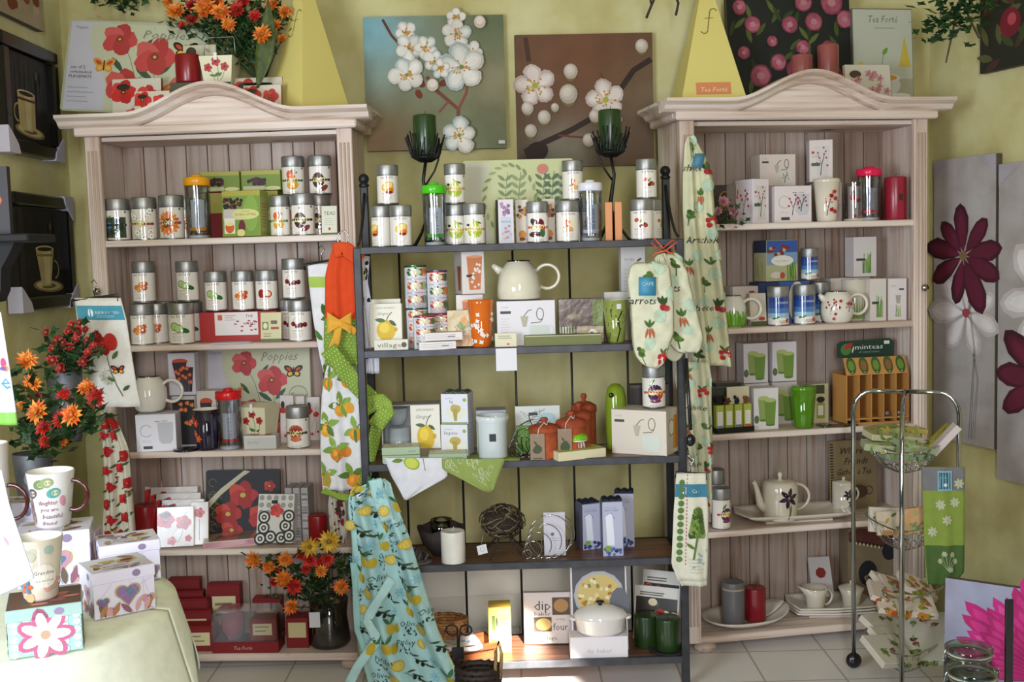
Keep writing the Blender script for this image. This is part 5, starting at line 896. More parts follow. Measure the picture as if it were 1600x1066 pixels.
BOX('M', 2, 745, 792, 70, .14, .09, '#a9abb4', {'f': lambda p, w, h: (p.rect(-w*.48, 0, w*.48, h*.8, '#c8cad0'), p.rect(w*.1, h*.82, w*.4, h*.9, '#d8d2b8'))}, 'plain_box', 'grey-white box behind the white jar')
OBJ('M', 2, 770, .055, lambda w, h: (lambda r: [('body', (lambda b: (PR(b, cylS(r*.96), 'ceramic', .0005, True).rect(-.012, h*.42, .012, h*.6, '#4a4a50'), b)[1])(MB().lathe([(0, 0), (r*.93, 0), (r*.96, .004), (r*.96, h*.82), (r*1.02, h*.86), (r*1.07, h*.93), (r*1.04, h), (r*.96, h), (r*.9, h*.9), (r*.88, .02), (0, .012)], 'ceramic', '#d2dbdd', 32)))])(w/2), 48, 66, 'utensil_jar', 'pale white ceramic jar with flared rim standing on the green cloth', 'jar', dz=3.5)
p_, m__, a_ = at('M', 2, 842, .14)
BOX('M', 2, 806, 876, 74, .13, .03, '#d4d8d4', {'f': g_appletree}, 'tile_box', 'white and green box printed with a tree, behind the wire spiral', rx=-.08)
def spiral(w, h, K='#6a6a68', n=4):
    mb = MB()
    for i in range(n):
        r_ = w*.5*(1-.2*i)
        for s in (-1, 1): mb.tube([(s*.012*(i+.5)-w*.06*i+r_*math.cos(a), s*.02, r_*1.0+.004+r_*math.sin(a)) for a in [2*PI*j/26 for j in range(26)]], .0017, 'chrome', K, 6, True)
    mb.tube([(-w*.3, -.02, .004), (w*.2, -.02, .004)], .002, 'chrome', K).tube([(-w*.3, .02, .004), (w*.2, .02, .004)], .002, 'chrome', K); return mb
OBJ('M', 2, 833, .07, lambda w, h: spiral(w, h), 56, 60, 'napkin_holder', 'coiled wire holder standing in front of the green tree box', 'wire holder')
def pot(w, h, tag=True):
    r = w/2; c = '#b5552c'
    b = MB().lathe([(0, 0), (r*.93, 0), (r*.98, .01), (r*.98, h*.74), (r*.8, h*.74), (0, h*.7)], 'clay', c, 28)
    l = MB().lathe([(r*1.04, h*.68), (r*1.06, h*.73), (r*1.03, h*.8), (r*.6, h*.86), (r*.2, h*.88), (r*.14, h*.9), (r*.2, h*.93), (r*.27, h*.97), (r*.2, h*1.02), (0, h*1.03)], 'clay', '#a84a26', 28)
    P = [('body', b), ('lid', l)]
    if tag:
        t = MB().box(-r*1.0, -r*.05, -r*1.12, -r*1.1, .004, h*.68, 'paper', '#8f7a64'); p = PR(t, lambda x, y, o: Vector((x-r*.52, -r*1.12-o, y)), 'paper')
        p.ell(0, h*.28, r*.32, h*.11, '#3c4a2c', 0, 10, .2); p.leaf(0, h*.38, r*.4, 2.2, '#3c4a2c'); p.rect(-r*.3, h*.05, r*.3, h*.08, '#5a4a3c')
        s = MB().tube([(-r*.5, -r*1.11, h*.62), (-r*.4, -r*1.0, h*.8), (0, -r*.35, h*.93), (r*.1, -r*.3, h*.88)], .0016, 'cloth', '#e0d4c4'); s.tube([(-r*.1, -r*.4, h*.92), (r*.15, -r*.5, h*.86), (r*.2, -r*.35, h*.93)], .0016, 'cloth', '#e0d4c4')
        P += [('swing_tag', t, [('string', s)])]
    return P
for px, t, wp, hp, tg, l in ((913, .22, 38, 84, False, 'terracotta lidded pot at the back, in the shade'), (905, .145, 40, 76, False, 'terracotta lidded pot in the middle of the diagonal row'), (893, .075, 46, 69, True, 'tagged terracotta lidded pot behind the green brush'), (851, .05, 47, 62, True, 'tagged terracotta lidded pot nearest the wire holder')):
    OBJ('M', 2, px, t, lambda w, h: pot(w, h, tg), wp, hp, 'terracotta_pot', l, 'lidded pot', group='terracotta pots on the third rack shelf')
BOX('M', 2, 872, 948, 14, -.002, .1, '#dcd4b0', {'t': lambda p, w, h: (p.rect(-w*.47, -h*.46, w*.47, h*.46, '#b8bc6c'), p.ell(w*.15, h*.1, w*.2, h*.2, '#c8882c'))}, 'book', 'cream-edged green book lying under the white-bristled brush', 'book', rz=.38)
def brush(w, h):
    r = w/2; hd = MB().lathe([(r*.8, h*.45), (r, h*.5), (r*1.0, h*.6), (r*.85, h*.78), (r*.5, h*.9), (r*.18, h*.93), (r*.16, h*.98), (0, h)], 'ceramic', '#72b81c', 28); rim = MB().lathe([(0, h*.4), (r*.85, h*.4), (r*.98, h*.46), (r*.9, h*.52)], 'plastic', '#e4e6e4', 28)
    br = MB()
    for i in range(46): q = i*2.4; rr = r*.78*math.sqrt((i+1)/46); br.tube([(rr*.8*math.cos(q), rr*.8*math.sin(q), h*.42), (rr*math.cos(q), rr*math.sin(q), 0)], .0019, 'plastic', '#dcdcd8', 5)
    return [('knob_head', hd), ('collar', rim), ('bristles', br)]
OBJ('M', 2, 903, .05, brush, 31, 25, 'scrub_brush', 'small round brush with green domed top and white bristles on the book', 'brush', dz=15)
OBJ('M', 2, 963, .17, lambda w, h: [('body', MB().lathe([(0, 0), (w*.44, 0), (w*.48, .01), (w*.5, h*.5), (w*.49, h*.78), (w*.4, h*.93), (w*.2, h*.99), (0, h)], 'ceramic', '#7c9426', 28)), ('spout_opening', MB().lathe([(0, 0), (w*.12, 0), (w*.12, .003), (0, .003)], 'ceramic', '#1c2010', 12, ax=lambda q: Vector((q.x-w*.25, -w*.42-q.z, q.y+h*.84))))], 33, 104, 'round_caddy', 'lime green round-topped caddy behind the teapot box', 'caddy')
BOX('M', 2, 958, 1038, 70, .05, .13, '#d9cfc0', {'f': g_teapotset, 'r': g_cupside}, 'teapot_box', 'cream boxed teapot set with yellow side, carrying a plum tin', rz=-.5)
TIN('M', 2, 1021.5, .1, 36, 65, 'plum', 'tea tin printed with a purple plum on the cream teapot box', dz=71)
BOX('M', 2, 985, 1046, 96, .225, .06, '#4a4640', {'f': lambda p, w, h: p.rect(-w*.5, 0, w*.3, h*.95, '#2e2a26')}, 'dark_box', 'dark box in the shade behind the plum tin')
# ---- rack, fourth shelf
def rough_bowl(w, h):
    r = w/2; b = MB(); n = 30; V = []
    prof = [(0, .0), (.4, .02), (.8, .45), (1, 1), (.93, .98), (.75, .5), (.35, .12), (0, .1)]
    for q, z in prof:
        for i in range(n): a = 2*PI*i/n; k = r*q*(1+.02*math.sin(a*5)); V.append((k*math.cos(a), k*math.sin(a), h*z*(1+.04*math.sin(a*7)*q)))
    return b.add(V, [(j*n+i, j*n+(i+1) % n, (j+1)*n+(i+1) % n, (j+1)*n+i) for j in range(len(prof)-1) for i in range(n)], 'clay', '#3c3330', True)
OBJ('M', 3, 690, .15, rough_bowl, 76, 44, 'dark_bowl', 'wide rough dark bowl behind the white candle', 'bowl')
OBJ('M', 3, 690, .15, lambda w, h: MB().lathe([(0, .004), (w*.42, .006), (w*.45, h*.5), (w*.5, h), (w*.48, h), (w*.43, h*.5), (0, .012)], 'glass', '#f2f2f0', 26), 34, 42, 'glass_tealight', 'clear glass tealight cup standing inside the dark bowl', 'glass', dz=14)
def dried(w, h):
    b = MB().lathe([(0, 0), (w*.5, 0), (w*.52, .006), (0, .008)], 'clay', '#6a6462', 24)
    for i in range(46): q = R.random()*6.3; rr = w*.4*R.random(); z = R.uniform(.1, 1)*h*(1-rr/w); b.tube([(rr*math.cos(q), rr*math.sin(q), .006), (rr*1.1*math.cos(q+.5), rr*1.1*math.sin(q+.5), z*.7), (rr*.7*math.cos(q+1), rr*.7*math.sin(q+1), z)], [.003, .006, .002], 'clay', R.choice(['#4a4442', '#5e5856', '#2e2a2a']), 5)
    return b
OBJ('M', 3, 652, .06, dried, 46, 30, 'dried_plant', 'grey dried rosette on a small dish at the end of the fourth rack shelf', 'ornament')
OBJ('M', 3, 708, .045, lambda w, h: candle(w, h, '#f2efe6'), 38, 50, 'pillar_candle', 'short white pillar candle alone on the dark wooden shelf', 'candle')
def nest(w, h):
    b = MB().ball((0, 0, h*.66), h*.27, 'clay', '#3a3026', 16, (1.35*w/h, 1.2*w/h, 1)); cz = h*.66
    for i in range(150):
        a = R.random()*6.3; el = R.uniform(-1.1, 1.1); rr = w*.46*R.uniform(.75, 1); zz = h*.32; L_ = R.uniform(.5, 1.4); pts = []
        for k in range(5):
            aa = a+L_*k/4; ee = el+.25*math.sin(k+i); pts.append((rr*math.cos(aa)*math.cos(ee), rr*math.sin(aa)*math.cos(ee), cz+zz*math.sin(ee)))
        b.tube(pts, R.uniform(.0012, .0035), 'clay', R.choice(['#5e503c', '#7a6a50', '#4a3e30', '#948468', '#3a3026']), 4)
    lg = MB()
    for a in (0.3, 2.4, 4.2, 5.6): lg.tube([(w*.1*math.cos(a), w*.1*math.sin(a), h*.9), (w*.2*math.cos(a), w*.2*math.sin(a), h*.3), (w*.52*math.cos(a), w*.45*math.sin(a), .003)], [.004, .004, .003], 'clay', '#2e2622', 6)
    tg = MB().prism([(-w*.48, h*.13), (-w*.3, h*.17), (-w*.33, h*.34), (-w*.51, h*.3)], -w*.42, -w*.415, 'paper', '#e4e4ea'); PR(tg, lambda x, y, o: Vector((x-w*.4, -w*.42-o, y+h*.24)), 'paper').arc(0, 0, .008, 0, 6.2, .001, '#6a6a70', 12)
    return [('woven_ball', b), ('twig_legs', lg), ('price_tag', tg, [('string', MB().tube([(-w*.42, -w*.42, h*.32), (-w*.38, -w*.4, h*.5)], .0006, 'cloth', '#c8c4b8', 4))])]
OBJ('M', 3, 786, .11, nest, 80, 82, 'twig_nest', 'woven twig nest ornament on twig legs with a small white price tag', 'ornament')
OBJ('M', 3, 862, .06, lambda w, h: spiral(w, h, '#a8a4a0', 5), 68, 66, 'napkin_holder', 'shiny coiled wire napkin holder with a white card in it', 'wire holder')
BOX('M', 3, 850, 884, 68, .065, .004, '#cfccd8', {'f': lambda p, w, h: (p.ell(-w*.1, h*.5, w*.08, h*.04, '#6a6878'), p.lines(-w*.2, w*.3, h*.4, 2, h*.05, .0012, '#7a788a'))}, 'price_card', 'white card standing in the shiny coiled holder', 'card', rx=-.05, dz=2)
def infbox(u, px, t, wp, hp, l, rz=0): BOX('M', 3, px-wp/2, px+wp/2, hp, t, .07, '#b6b8d0', {'f': g_infuser, 'l': lambda p, w, h: p.rect(-w*.5, 0, w*.5, h, '#5c5c70')}, 'bottle_box', l, rz=rz, group='tall pale blue bottle boxes', extra=lambda w, d, h: [('ruffled_top', MB().sheet(lambda u_, v: Vector(((u_-.5)*w*.98, (v-.5)*d*.98, h+.003+.009*abs(math.sin(u_*9)*math.cos(v*7)))), 12, 10, 'paper', '#1c2438', .003))])
infbox('M', 925, .15, 29, 72, 'tall pale blue bottle box beside the coiled holder, behind the front one', .3)
infbox('M', 976, .17, 30, 84, 'rearmost tall pale blue bottle box', -.12)
infbox('M', 958, .05, 32, 86, 'front tall pale blue bottle box printed with blueberries', 0)
# ---- rack, bottom shelf
def basket(w, h):
    b = MB(); n = 26
    for k in range(12):
        z = h*(k+.5)/12; q = .82+.18*k/11; b.tube([(w*.5*q*math.cos(2*PI*i/n)*(1), w*.33*q*math.sin(2*PI*i/n), z+.002*math.sin(i*2.6+k*PI)) for i in range(n)], h*.055, 'wicker', R.choice(['#b8804a', '#c48e58']), 5, True)
    return b.lathe([(0, .002), (w*.4, .002), (w*.4, .005), (0, .005)], 'wicker', '#a87844', 20, sy=.66)
OBJ('M', 4, 699, .17, basket, 62, 50, 'wicker_basket', 'tan woven basket behind the blue apron on the bottom rack shelf', 'basket', rz=-.2)
OBJ('M', 4, 730, .1, lambda w, h: [('slat', MB().box(-w/2, w/2, -.065, -.055, 0, .022, 'darkwood', '#ffcf9a')), ('slat', MB().box(-w/2, w/2, -.065, -.055, .03, .052, 'darkwood', '#ffcf9a')), ('slat', MB().box(-w/2, w/2, .055, .065, 0, .052, 'darkwood', '#ffcf9a')), ('end_board', MB().box(w/2-.01, w/2, -.055, .055, 0, .05, 'darkwood', '#ffc890')), ('end_board', MB().box(-w/2, -w/2+.01, -.055, .055, 0, .05, 'darkwood', '#ffc890'))], 80, 20, 'wooden_crate', 'low wooden crate of slats on the bottom rack shelf', 'crate', rz=.35)
OBJ('M', 4, 716, .08, lambda w, h: MB().sheet(lambda u, v: Vector(((u-.5)*w, (v-.5)*.13, .056+.006*math.sin(u*6+v*3))), 10, 8, 'cloth', lambda u, v: '#8aa0c4' if (int(u*10)+int(v*8)) % 5 == 0 else '#d8d0d4', .014), 62, 10, 'folded_cloth', 'folded white and blue printed cloth lying on the crate', 'napkin', rz=.3)
BOX('M', 4, 764, 799, 73, .1, .085, '#d8b850', {'f': lambda p, w, h: (p.rect(-w*.48, h*.86, w*.48, h*.98, '#e8cf6a'), p.rect(-w*.35, h*.5, -w*.2, h*.82, '#3c4a1c'), p.leaf(-w*.15, h*.8, w*.5, -1.5, '#2c3418', .25), p.text('LEMON', w*.2, h*.72, h*.07, '#7a6a1c', fit=w*.36), p.text('TREE', w*.2, h*.62, h*.07, '#7a6a1c', fit=w*.36))}, 'yellow_box', 'square yellow carton standing in the patch of sunlight')
BOX('M', 4, 819, 896, 80, .17, .03, '#d9d2d2', {'f': g_dip}, 'cookware_box', 'white dip baker box with small food pictures, leaning', rx=-.1, rz=-.04, group='cookware boxes')
BOX('M', 4, 894, 982, 140, .085, .012, '#e2e0e4', {'f': g_casserole}, 'display_board', 'board picturing a bowl of casserole behind the small white pot', 'display board', rx=-.1)
BOX('M', 4, 891, 981, 34, .015, .095, '#e3dfe6', {'f': lambda p, w, h: p.text('dip baker', 0, h*.25, h*.3, '#b8b6c0', fit=w*.45)}, 'display_box', 'white display box under the small white pot', rz=-.02)
def casserole(w, h):
    r = w*.44; sy = .72; b = MB().lathe([(0, 0), (r*.8, 0), (r*.93, h*.1), (r, h*.5), (r*1.02, h*.52), (0, h*.5)], 'ceramic', '#e6e2e0', 36, sy=sy)
    l = MB().lathe([(r*1.04, h*.53), (r*1.03, h*.57), (r*.9, h*.7), (r*.5, h*.83), (0, h*.87)], 'ceramic', '#e9e6e4', 36, sy=sy)
    k = MB().lathe([(0, h*.86), (r*.08, h*.86), (r*.08, h*.92), (r*.17, h*.96), (r*.15, h), (0, h*1.02)], 'plastic', '#2a2624', 18)
    P = [('body', b), ('lid', l, [('knob', k)])]
    for s in (-1, 1): P.append(('handle', MB().tube([(s*r*.96, -.018, h*.46), (s*r*1.12, -.014, h*.48), (s*r*1.15, 0, h*.48), (s*r*1.12, .014, h*.48), (s*r*.96, .018, h*.46)], .0055, 'ceramic', '#e6e2e0', 8)))
    return P
OBJ('M', 4, 938, .06, casserole, 92, 50, 'casserole_dish', 'small white lidded casserole dish with black knob on its display box', 'casserole', dz=35)
for i, (x0, x1, hp, t, l) in enumerate(((1002, 1058, 100, .22, 'recipe magazine standing at the back by the rack post'), (990, 1056, 84, .16, 'recipe magazine leaning in front of the other magazine'))): BOX('M', 4, x0, x1, hp, t, .012, '#d8d4d0', {'f': g_mag}, 'magazine', l, 'magazine', rz=-.45, rx=-.2, mt='gloss', group='recipe magazines')
OBJ('M', 4, 1010, .13, lambda w, h: candle(w, h, '#243c1a'), 38, 50, 'pillar_candle', 'dark green pillar candle behind another on the bottom rack shelf', 'candle')
OBJ('M', 4, 1044, .07, lambda w, h: MB().lathe([(0, 0), (w*.4, 0), (w*.5, .006), (w*.49, .012), (w*.38, .006), (0, .005)], 'clay', '#1e1c1e', 28), 62, 8, 'candle_dish', 'small black dish under the front green candle', 'dish')
OBJ('M', 4, 1044, .07, lambda w, h: candle(w, h, '#263f1b'), 38, 51, 'pillar_candle', 'dark green pillar candle on the black dish beside the rack post', 'candle', dz=2.5)
# ---- right dresser, top shelf
BOX('R', 0, 1115, 1150, 62, .2, .06, '#3a3024', {'f': lambda p, w, h: (p.ell(w*.0, h*.6, w*.3, h*.25, '#8a6a34'), p.ell(0, h*.7, w*.16, h*.12, '#1a1612'))}, 'dark_box', 'dark brown and gold box at the back behind the pink roses')
BOX('R', 0, 1150, 1166, 62, .12, .1, '#b4a89c', {'f': g_poppypack}, 'mug_box', 'white mug box half hidden behind the front blossom mug box', rz=.1)
BOX('R', 0, 1174, 1204, 69, .04, .11, '#dfd6dc', {'f': g_blossommug, 'l': lambda p, w, h: sprig(p, 0, h*.2, h*.5, w*.25)}, 'mug_box', 'tall white mug box with red blossoms and visible printed side beside the roses', rz=.28, group='white blossom mug boxes')
BOX('R', 0, 1187, 1246, 58, .17, .1, '#cdc0b4', None, 'plain_box', 'cream box under the boxed blossom teapot', group='white blossom mug boxes')
BOX('R', 0, 1186, 1245, 49, .17, .1, '#d8ccc2', {'f': lambda p, w, h: (g_teapotset(p, w, h), sprig(p, w*.2, h*.1, h*.3, w*.08))}, 'teapot_box', 'boxed blossom teapot set standing on the upper tier', dz=58.5, group='white blossom mug boxes')
BOX('R', 0, 1209, 1270, 57, .045, .1, '#ded4d4', {'f': g_cblossom}, 'mug_box', 'wide white box of blossom mugs at the front', group='white blossom mug boxes')
BOX('R', 0, 1277, 1317, 62, .165, .08, '#d4c8c0', {'f': g_blossommug}, 'mug_box', 'white blossom mug box directly behind the blossom mug', group='white blossom mug boxes')
BOX('R', 0, 1266, 1300, 65, .15, .09, '#dcd2cc', {'f': g_blossommug, 'r': lambda p, w, h: sprig(p, 0, h*.2, h*.6, w*.25)}, 'mug_box', 'white blossom mug box on top of the box behind the mug', dz=63, rz=-.3, group='white blossom mug boxes')
def blmug(p, r, h):
    for x, y, s in ((-.3, .15, .3), (.75, .1, .3)): sprig(p, x*r, h*y, h*s*1.6, r*s)
    for x, y in ((.1, .75), (-.1, .65), (.2, .58), (-.05, .3), (.2, .25), (.95, .4)): p.flower(x*r, h*y, r*.17, 5, '#a8242c', '#5a1a20', .38)
OBJ('R', 0, 1292, .06, lambda w, h: mug(w, h, '#dcd2c2', .76, 0, blmug, lidc='#dcd2c2'), 41, 61, 'tall_mug', 'cream lidded tall mug printed with red blossoms', 'mug')
OBJ('R', 0, 1336, .08, lambda w, h: [('glass_wall', MB().lathe([(w*.46, .0), (w*.48, .01), (w*.5, h)], 'glass', '#eef0f0', 24)), ('base', MB().lathe([(0, 0), (w*.5, 0), (w*.52, .01), (0, .012)], 'ceramic', '#cfc4b4', 24)), ('packet', carton(w*.6, .02, h*.9, '#c8b8b4', {'f': g_poppypack}))], 34, 60, 'glass_canister', 'clear glass canister with a wrapped packet inside', 'canister')
OBJ('R', 0, 1358, .06, lambda w, h: tumbler(w, h, '#e0184e', '#a8a4b0'), 37, 84, 'travel_tumbler', 'clear double-walled tumbler with a hot pink lid', 'tumbler', group='clear tumblers with coloured lids')
OBJ('R', 0, 1399, .07, lambda w, h: [('body', (lambda b: (PR(b, cylS(w/2), 'wax', .0006, True).rect(-.010, h*.45, .010, h*.6, '#4a2c24'), b)[1])(candle(w, h, '#a02038')[0][1])), ('wick', candle(w, h, '#a02038')[1][1])], 34, 67, 'pillar_candle', 'tall pink-red pillar candle with a small brown seal', 'candle')
# ---- right dresser, second shelf
OBJ('R', 1, 1146, .05, lambda w, h: jug(w, h, '#e2dfd4', lambda p, r, h_: [(lambda t, k: p.line([(x+k*q/7, h_*(.03+t*q/7)) for q in range(8)], .0045, R.choice(['#6aa824', '#7cb834', '#5a901c'])))(R.uniform(.25, .55), R.uniform(-.006, .006)) for x in [r*(-1.4+.045*i) for i in range(62)]]), 40, 50, 'teapot', 'round teapot printed with green grass beside the vegetable apron', 'teapot', rz=-.1)
BOX('R', 1, 1144, 1196, 60, .15, .1, '#cfc6bc', {'f': lambda p, w, h: p.ell(w*.1, h*.85, w*.1, h*.03, '#a8442c')}, 'plain_box', 'cream box behind the grass-print teapot')
BOX('R', 1, 1172, 1199, 50, .065, .03, '#cfc4b0', {'f': lambda p, w, h: (p.ell(w*.2, h*.2, w*.2, h*.06, '#b83c2c'), p.rect(-w*.48, 0, w*.48, h*.12, '#4a5a34'))}, 'tea_packet', 'cream packet with a small red mark between the grass teapot and a coconut tin', 'packet', rx=-.08)
BOX('R', 1, 1184, 1268, 65, .14, .1, '#27345c', {'f': lambda p, w, h: (p.rect(-w*.1, 0, w*.49, h, '#3a5aa0'), p.ell(w*.25, h*.5, w*.18, h*.5, '#d8d0c8'))}, 'coconut_box', 'dark blue box behind the front coconut tins')
BOX('R', 1, 1194, 1250, 64, .14, .09, '#b8b48c', {'f': g_coconut, 'l': lambda p, w, h: (p.rect(-w*.5, h*.7, w*.5, h, '#24304c'), g_grass(p, w, h, '#6a6a44', 8, -.4, .4, .1, .6))}, 'coconut_box', 'beach-printed coconut tea box on top of the dark blue box', dz=66, rz=.18)
TIN('R', 1, 1281, .16, 30, 62, 'coconut', 'coconut tea tin half hidden behind the blossom teapot')
TIN('R', 1, 1216, .05, 33, 61, 'coconut', 'coconut tea tin at the front beside the cream packet')
TIN('R', 1, 1257, .06, 33, 62, 'coconut', 'coconut tea tin at the front beside the blossom teapot')
TIN('R', 1, 1265, .165, 27, 49, 'coconut', 'coconut tea tin on the upper tier', dz=66)
BOX('R', 1, 1296, 1362, 66, .17, .09, '#c4bcb2', {'f': lambda p, w, h: p.text('KATI', 0, h*.8, h*.07, '#8a867c')}, 'plain_box', 'cream box behind the cherry-blossom teapot')
OBJ('R', 1, 1335, .13, lambda w, h: mug(w, h, '#cfcabc', .75, 0, lambda p, r, h_: [p.poly([(x-.003, .01), (x+.003, .01), (x+R.uniform(-.01, .01), h_*R.uniform(.3, .6))], '#7a9a44') for x in [r*(-1.2+.1*i) for i in range(25)]]), 38, 64, 'tall_mug', 'cream grass-printed mug half hidden behind the blossom teapot', 'mug')
def bltea(p, r, h):
    sprig(p, -r*.75, h*.3, h*.4, r*.35); sprig(p, r*.35, h*.35, h*.3, r*.25)
    for x, y in ((-.3, .5), (-.5, .3), (.5, .6), (.3, .62), (.7, .7), (-.6, .15), (.9, .15), (-.2, .7)): p.flower(x*r, h*y, r*.1, 5, '#a8242c', '#5a1a20', .38)
OBJ('R', 1, 1308, .06, lambda w, h: jug(w, h, '#e2dcce', bltea), 51, 50, 'teapot', 'round cream teapot printed with red cherry blossom', 'teapot', rz=-.05)
BOX('R', 1, 1359, 1386, 66, .06, .1, '#d6cdc4', {'f': g_grassmug}, 'mug_box', 'white grass-mug box at the end, narrower front face')
BOX('R', 1, 1387, 1417, 65, .07, .08, '#dcd4d4', {'f': g_steeping}, 'mug_box', 'white mug box with steeping picture beside the dresser side', rz=-.1)
BOX('R', 1, 1333, 1371, 62, .165, .08, '#d2cac8', {'f': g_grassmug}, 'mug_box', 'white grass-mug box alone on the upper tier', dz=67)
# ---- right dresser, third shelf
def tray4(w, h):
    d = .03; b = MB().box(-w/2, w/2, -d, d, 0, h*.12, 'plastic', '#1c1c18').box(-w/2, w/2, d*.6, d, 0, h*.8, 'plastic', '#20201a'); P = [('black_tray', b)]
    for i in range(4):
        x = w*(-.375+.25*i); c = MB().box(x-w*.1, x+w*.1, -d*.5, d*.3, h*.1, h*.62, 'paper', '#a8b048'); p = PR(c, lambda x_, y, o, x=x: Vector((x+x_, -d*.5-o, y)), 'paper')
        p.rect(-w*.07, h*.16, w*.07, h*.48, '#e0dcd8'); p.rect(-w*.08, h*.13, w*.08, h*.17, ['#7a8ab8', '#8a9a3c', '#6a6ab8', '#c85a2c'][i]); p.lines(-w*.04, w*.04, h*.42, 4, h*.06, .001, '#8a8a90')
        hd = MB()
        for _ in range(12): hd.ball((x+R.uniform(-.06, .06)*w, R.uniform(-.01, .005), h*R.uniform(.62, .8)), w*.035, 'clay', [ '#1e1c20', '#6a3a20', '#221e2c', '#8a5a2c'][i], 6)
        P += [('tea_phial', c, [('dried_topping', hd)])]
    P.append(('header_card', MB().box(-w*.1, w/2, d*.3, d*.5, h*.2, h, 'paper', '#d4ccb0'))); return P
OBJ('R', 2, 1144, .05, tray4, 64, 70, 'sampler_tray', 'black tray of four green tea samples with dark toppings', 'tray', rz=.12)
for i, (x, t, l) in enumerate(((1112, .16, 'flat dark tea sampler box lying lowest at the back beside the apron'), (1118, .19, 'flat dark tea sampler box lying on its twin at the back'))): BOX('R', 2, x, x+42, 62+5*i, t, .07, '#3a4034', {'t': lambda p, w, h: p.rect(-w*.5, -h*.5, w*.5, h*.5, '#a8a498')}, 'sampler_box', l, dz=0, group='sampler boxes behind the tray')
GC = 'mug boxes picturing green cups'
BOX('R', 2, 1177, 1218, 65, .06, .08, '#d6d0d0', {'f': g_greencups}, 'mug_box', 'white box picturing green cups, lowest and in front', group=GC, rz=.04)
BOX('R', 2, 1163, 1203, 66, .16, .08, '#cdc6c4', {'f': g_greencups}, 'mug_box', 'white green-cup box hidden behind the front one', group=GC)
BOX('R', 2, 1206, 1247, 66, .16, .08, '#bdb6b0', {'f': g_greencups}, 'mug_box', 'white green-cup box behind the green beaker', group=GC)
BOX('R', 2, 1161, 1201, 62, .16, .08, '#d2ccce', {'f': g_greencups}, 'mug_box', 'white green-cup box on the upper tier, nearer the apron', dz=67, group=GC)
BOX('R', 2, 1206, 1246, 62, .16, .08, '#d2ccce', {'f': g_greencups}, 'mug_box', 'white green-cup box on the upper tier, nearer the mint display', dz=67, group=GC)
BOX('R', 2, 1252, 1296, 62, .13, .04, '#c2bc98', {'f': lambda p, w, h: (p.rect(-w*.1, h*.75, w*.35, h*.97, '#3c4a2c'), p.ell(w*.2, h*.6, w*.16, h*.08, '#1a1a1c'), p.rect(w*.05, h*.12, w*.35, h*.52, '#8a9a3c'), p.rect(w*.1, h*.2, w*.3, h*.45, '#ded8d0'))}, 'sampler_box', 'cream tea sampler box standing behind the green beaker')
OBJ('R', 2, 1255.5, .055, lambda w, h: mug(w, h, '#4c7e14', .76, 0, None, lidc='#568a18'), 39, 60, 'tall_mug', 'plain apple-green lidded beaker', 'mug')
def mint(w, h):
    d = .06; wd = '#c08a4a'; b = MB(); 
    for i in range(6): x = -w/2+w*i/5; b.box(x-.002, x+.002, -d, d, .006, h*.6, 'paper', wd)
    b.box(-w/2, w/2, d-.004, d, 0, h*.62, 'paper', '#8a5a30').box(-w/2, w/2, -d, d, .02, .026, 'paper', wd).box(-w/2, w/2, -d, -d+.004, .0, .008, 'paper', wd)
    V = [(-w/2, -d, h*.6), (w/2, -d, h*.6), (w*.5, -d+.03, h*.8), (-w*.5, -d+.03, h*.8)]; b.add(V+[(x, y+.004, z) for x, y, z in V], [(0, 1, 2, 3), (7, 6, 5, 4), (0, 4, 5, 1), (1, 5, 6, 2), (2, 6, 7, 3), (3, 7, 4, 0)], 'paper', wd)
    p = PR(b, lambda x, y, o: Vector((x, -d+.03*(y-h*.6)/(h*.2)-o-.001, y)), 'paper')
    for i in range(5): x = w*(-.4+.2*i); p.ell(x, h*.71, w*.075, h*.1, '#3a5a28'); p.ell(x, h*.71, w*.05, h*.06, R.choice(['#6a8a34', '#8a5a34'])); p.ell(x, h*.63, .002, .002, '#e8e4dc')
    c = MB().prism([(-w*.44, h*.78), (w*.5, h*.78), (w*.5, h*.96), (w*.42, h*1.0), (-w*.38, h*.98), (-w*.44, h*.95)], d-.008, d-.004, 'paper', '#1e3c2c')
    q = PR(c, lambda x, y, o: Vector((x, d-.008-o, y)), 'paper'); q.text('minteas', w*.08, h*.875, h*.085, '#dfe6da', fit=w*.46); q.text('all natural mints', w*.08, h*.83, h*.035, '#8aa890', fit=w*.34); q.ell(-w*.3, h*.88, w*.09, h*.07, '#4a7a3c', .8); q.ell(-w*.26, h*.92, w*.08, h*.03, '#a8342c', .5); q.leaf(-w*.2, h*.83, w*.12, 1.3, '#e0e0d8', .2); q.rect(w*.33, h*.93, w*.42, h*.97, '#dfe6da')
    P = [('wooden_rack', b), ('header_card', c)]
    for x in (.2, .4): P.append(('mint_tin', MB().lathe([(0, .026), (w*.05, .026), (w*.05, .045), (0, .046)], 'metal', '#9a9a98', 16, w*x+w*.0, -d+.03)))
    return P
OBJ('R', 2, 1360, .1, mint, 102, 128, 'mint_display', 'wooden mint dispenser with five slots and a dark green header card', 'display stand')
OBJ('R', 2, 1308, .04, lambda w, h: MB().sheet(lambda u, v: Vector(((u-.5)*w, (v-.5)*.07, .006+.004*math.sin(u*9))), 8, 4, 'film', '#c8d0d4', .004), 58, 6, 'clear_packet', 'clear crumpled packet lying before the mint dispenser', 'packet')
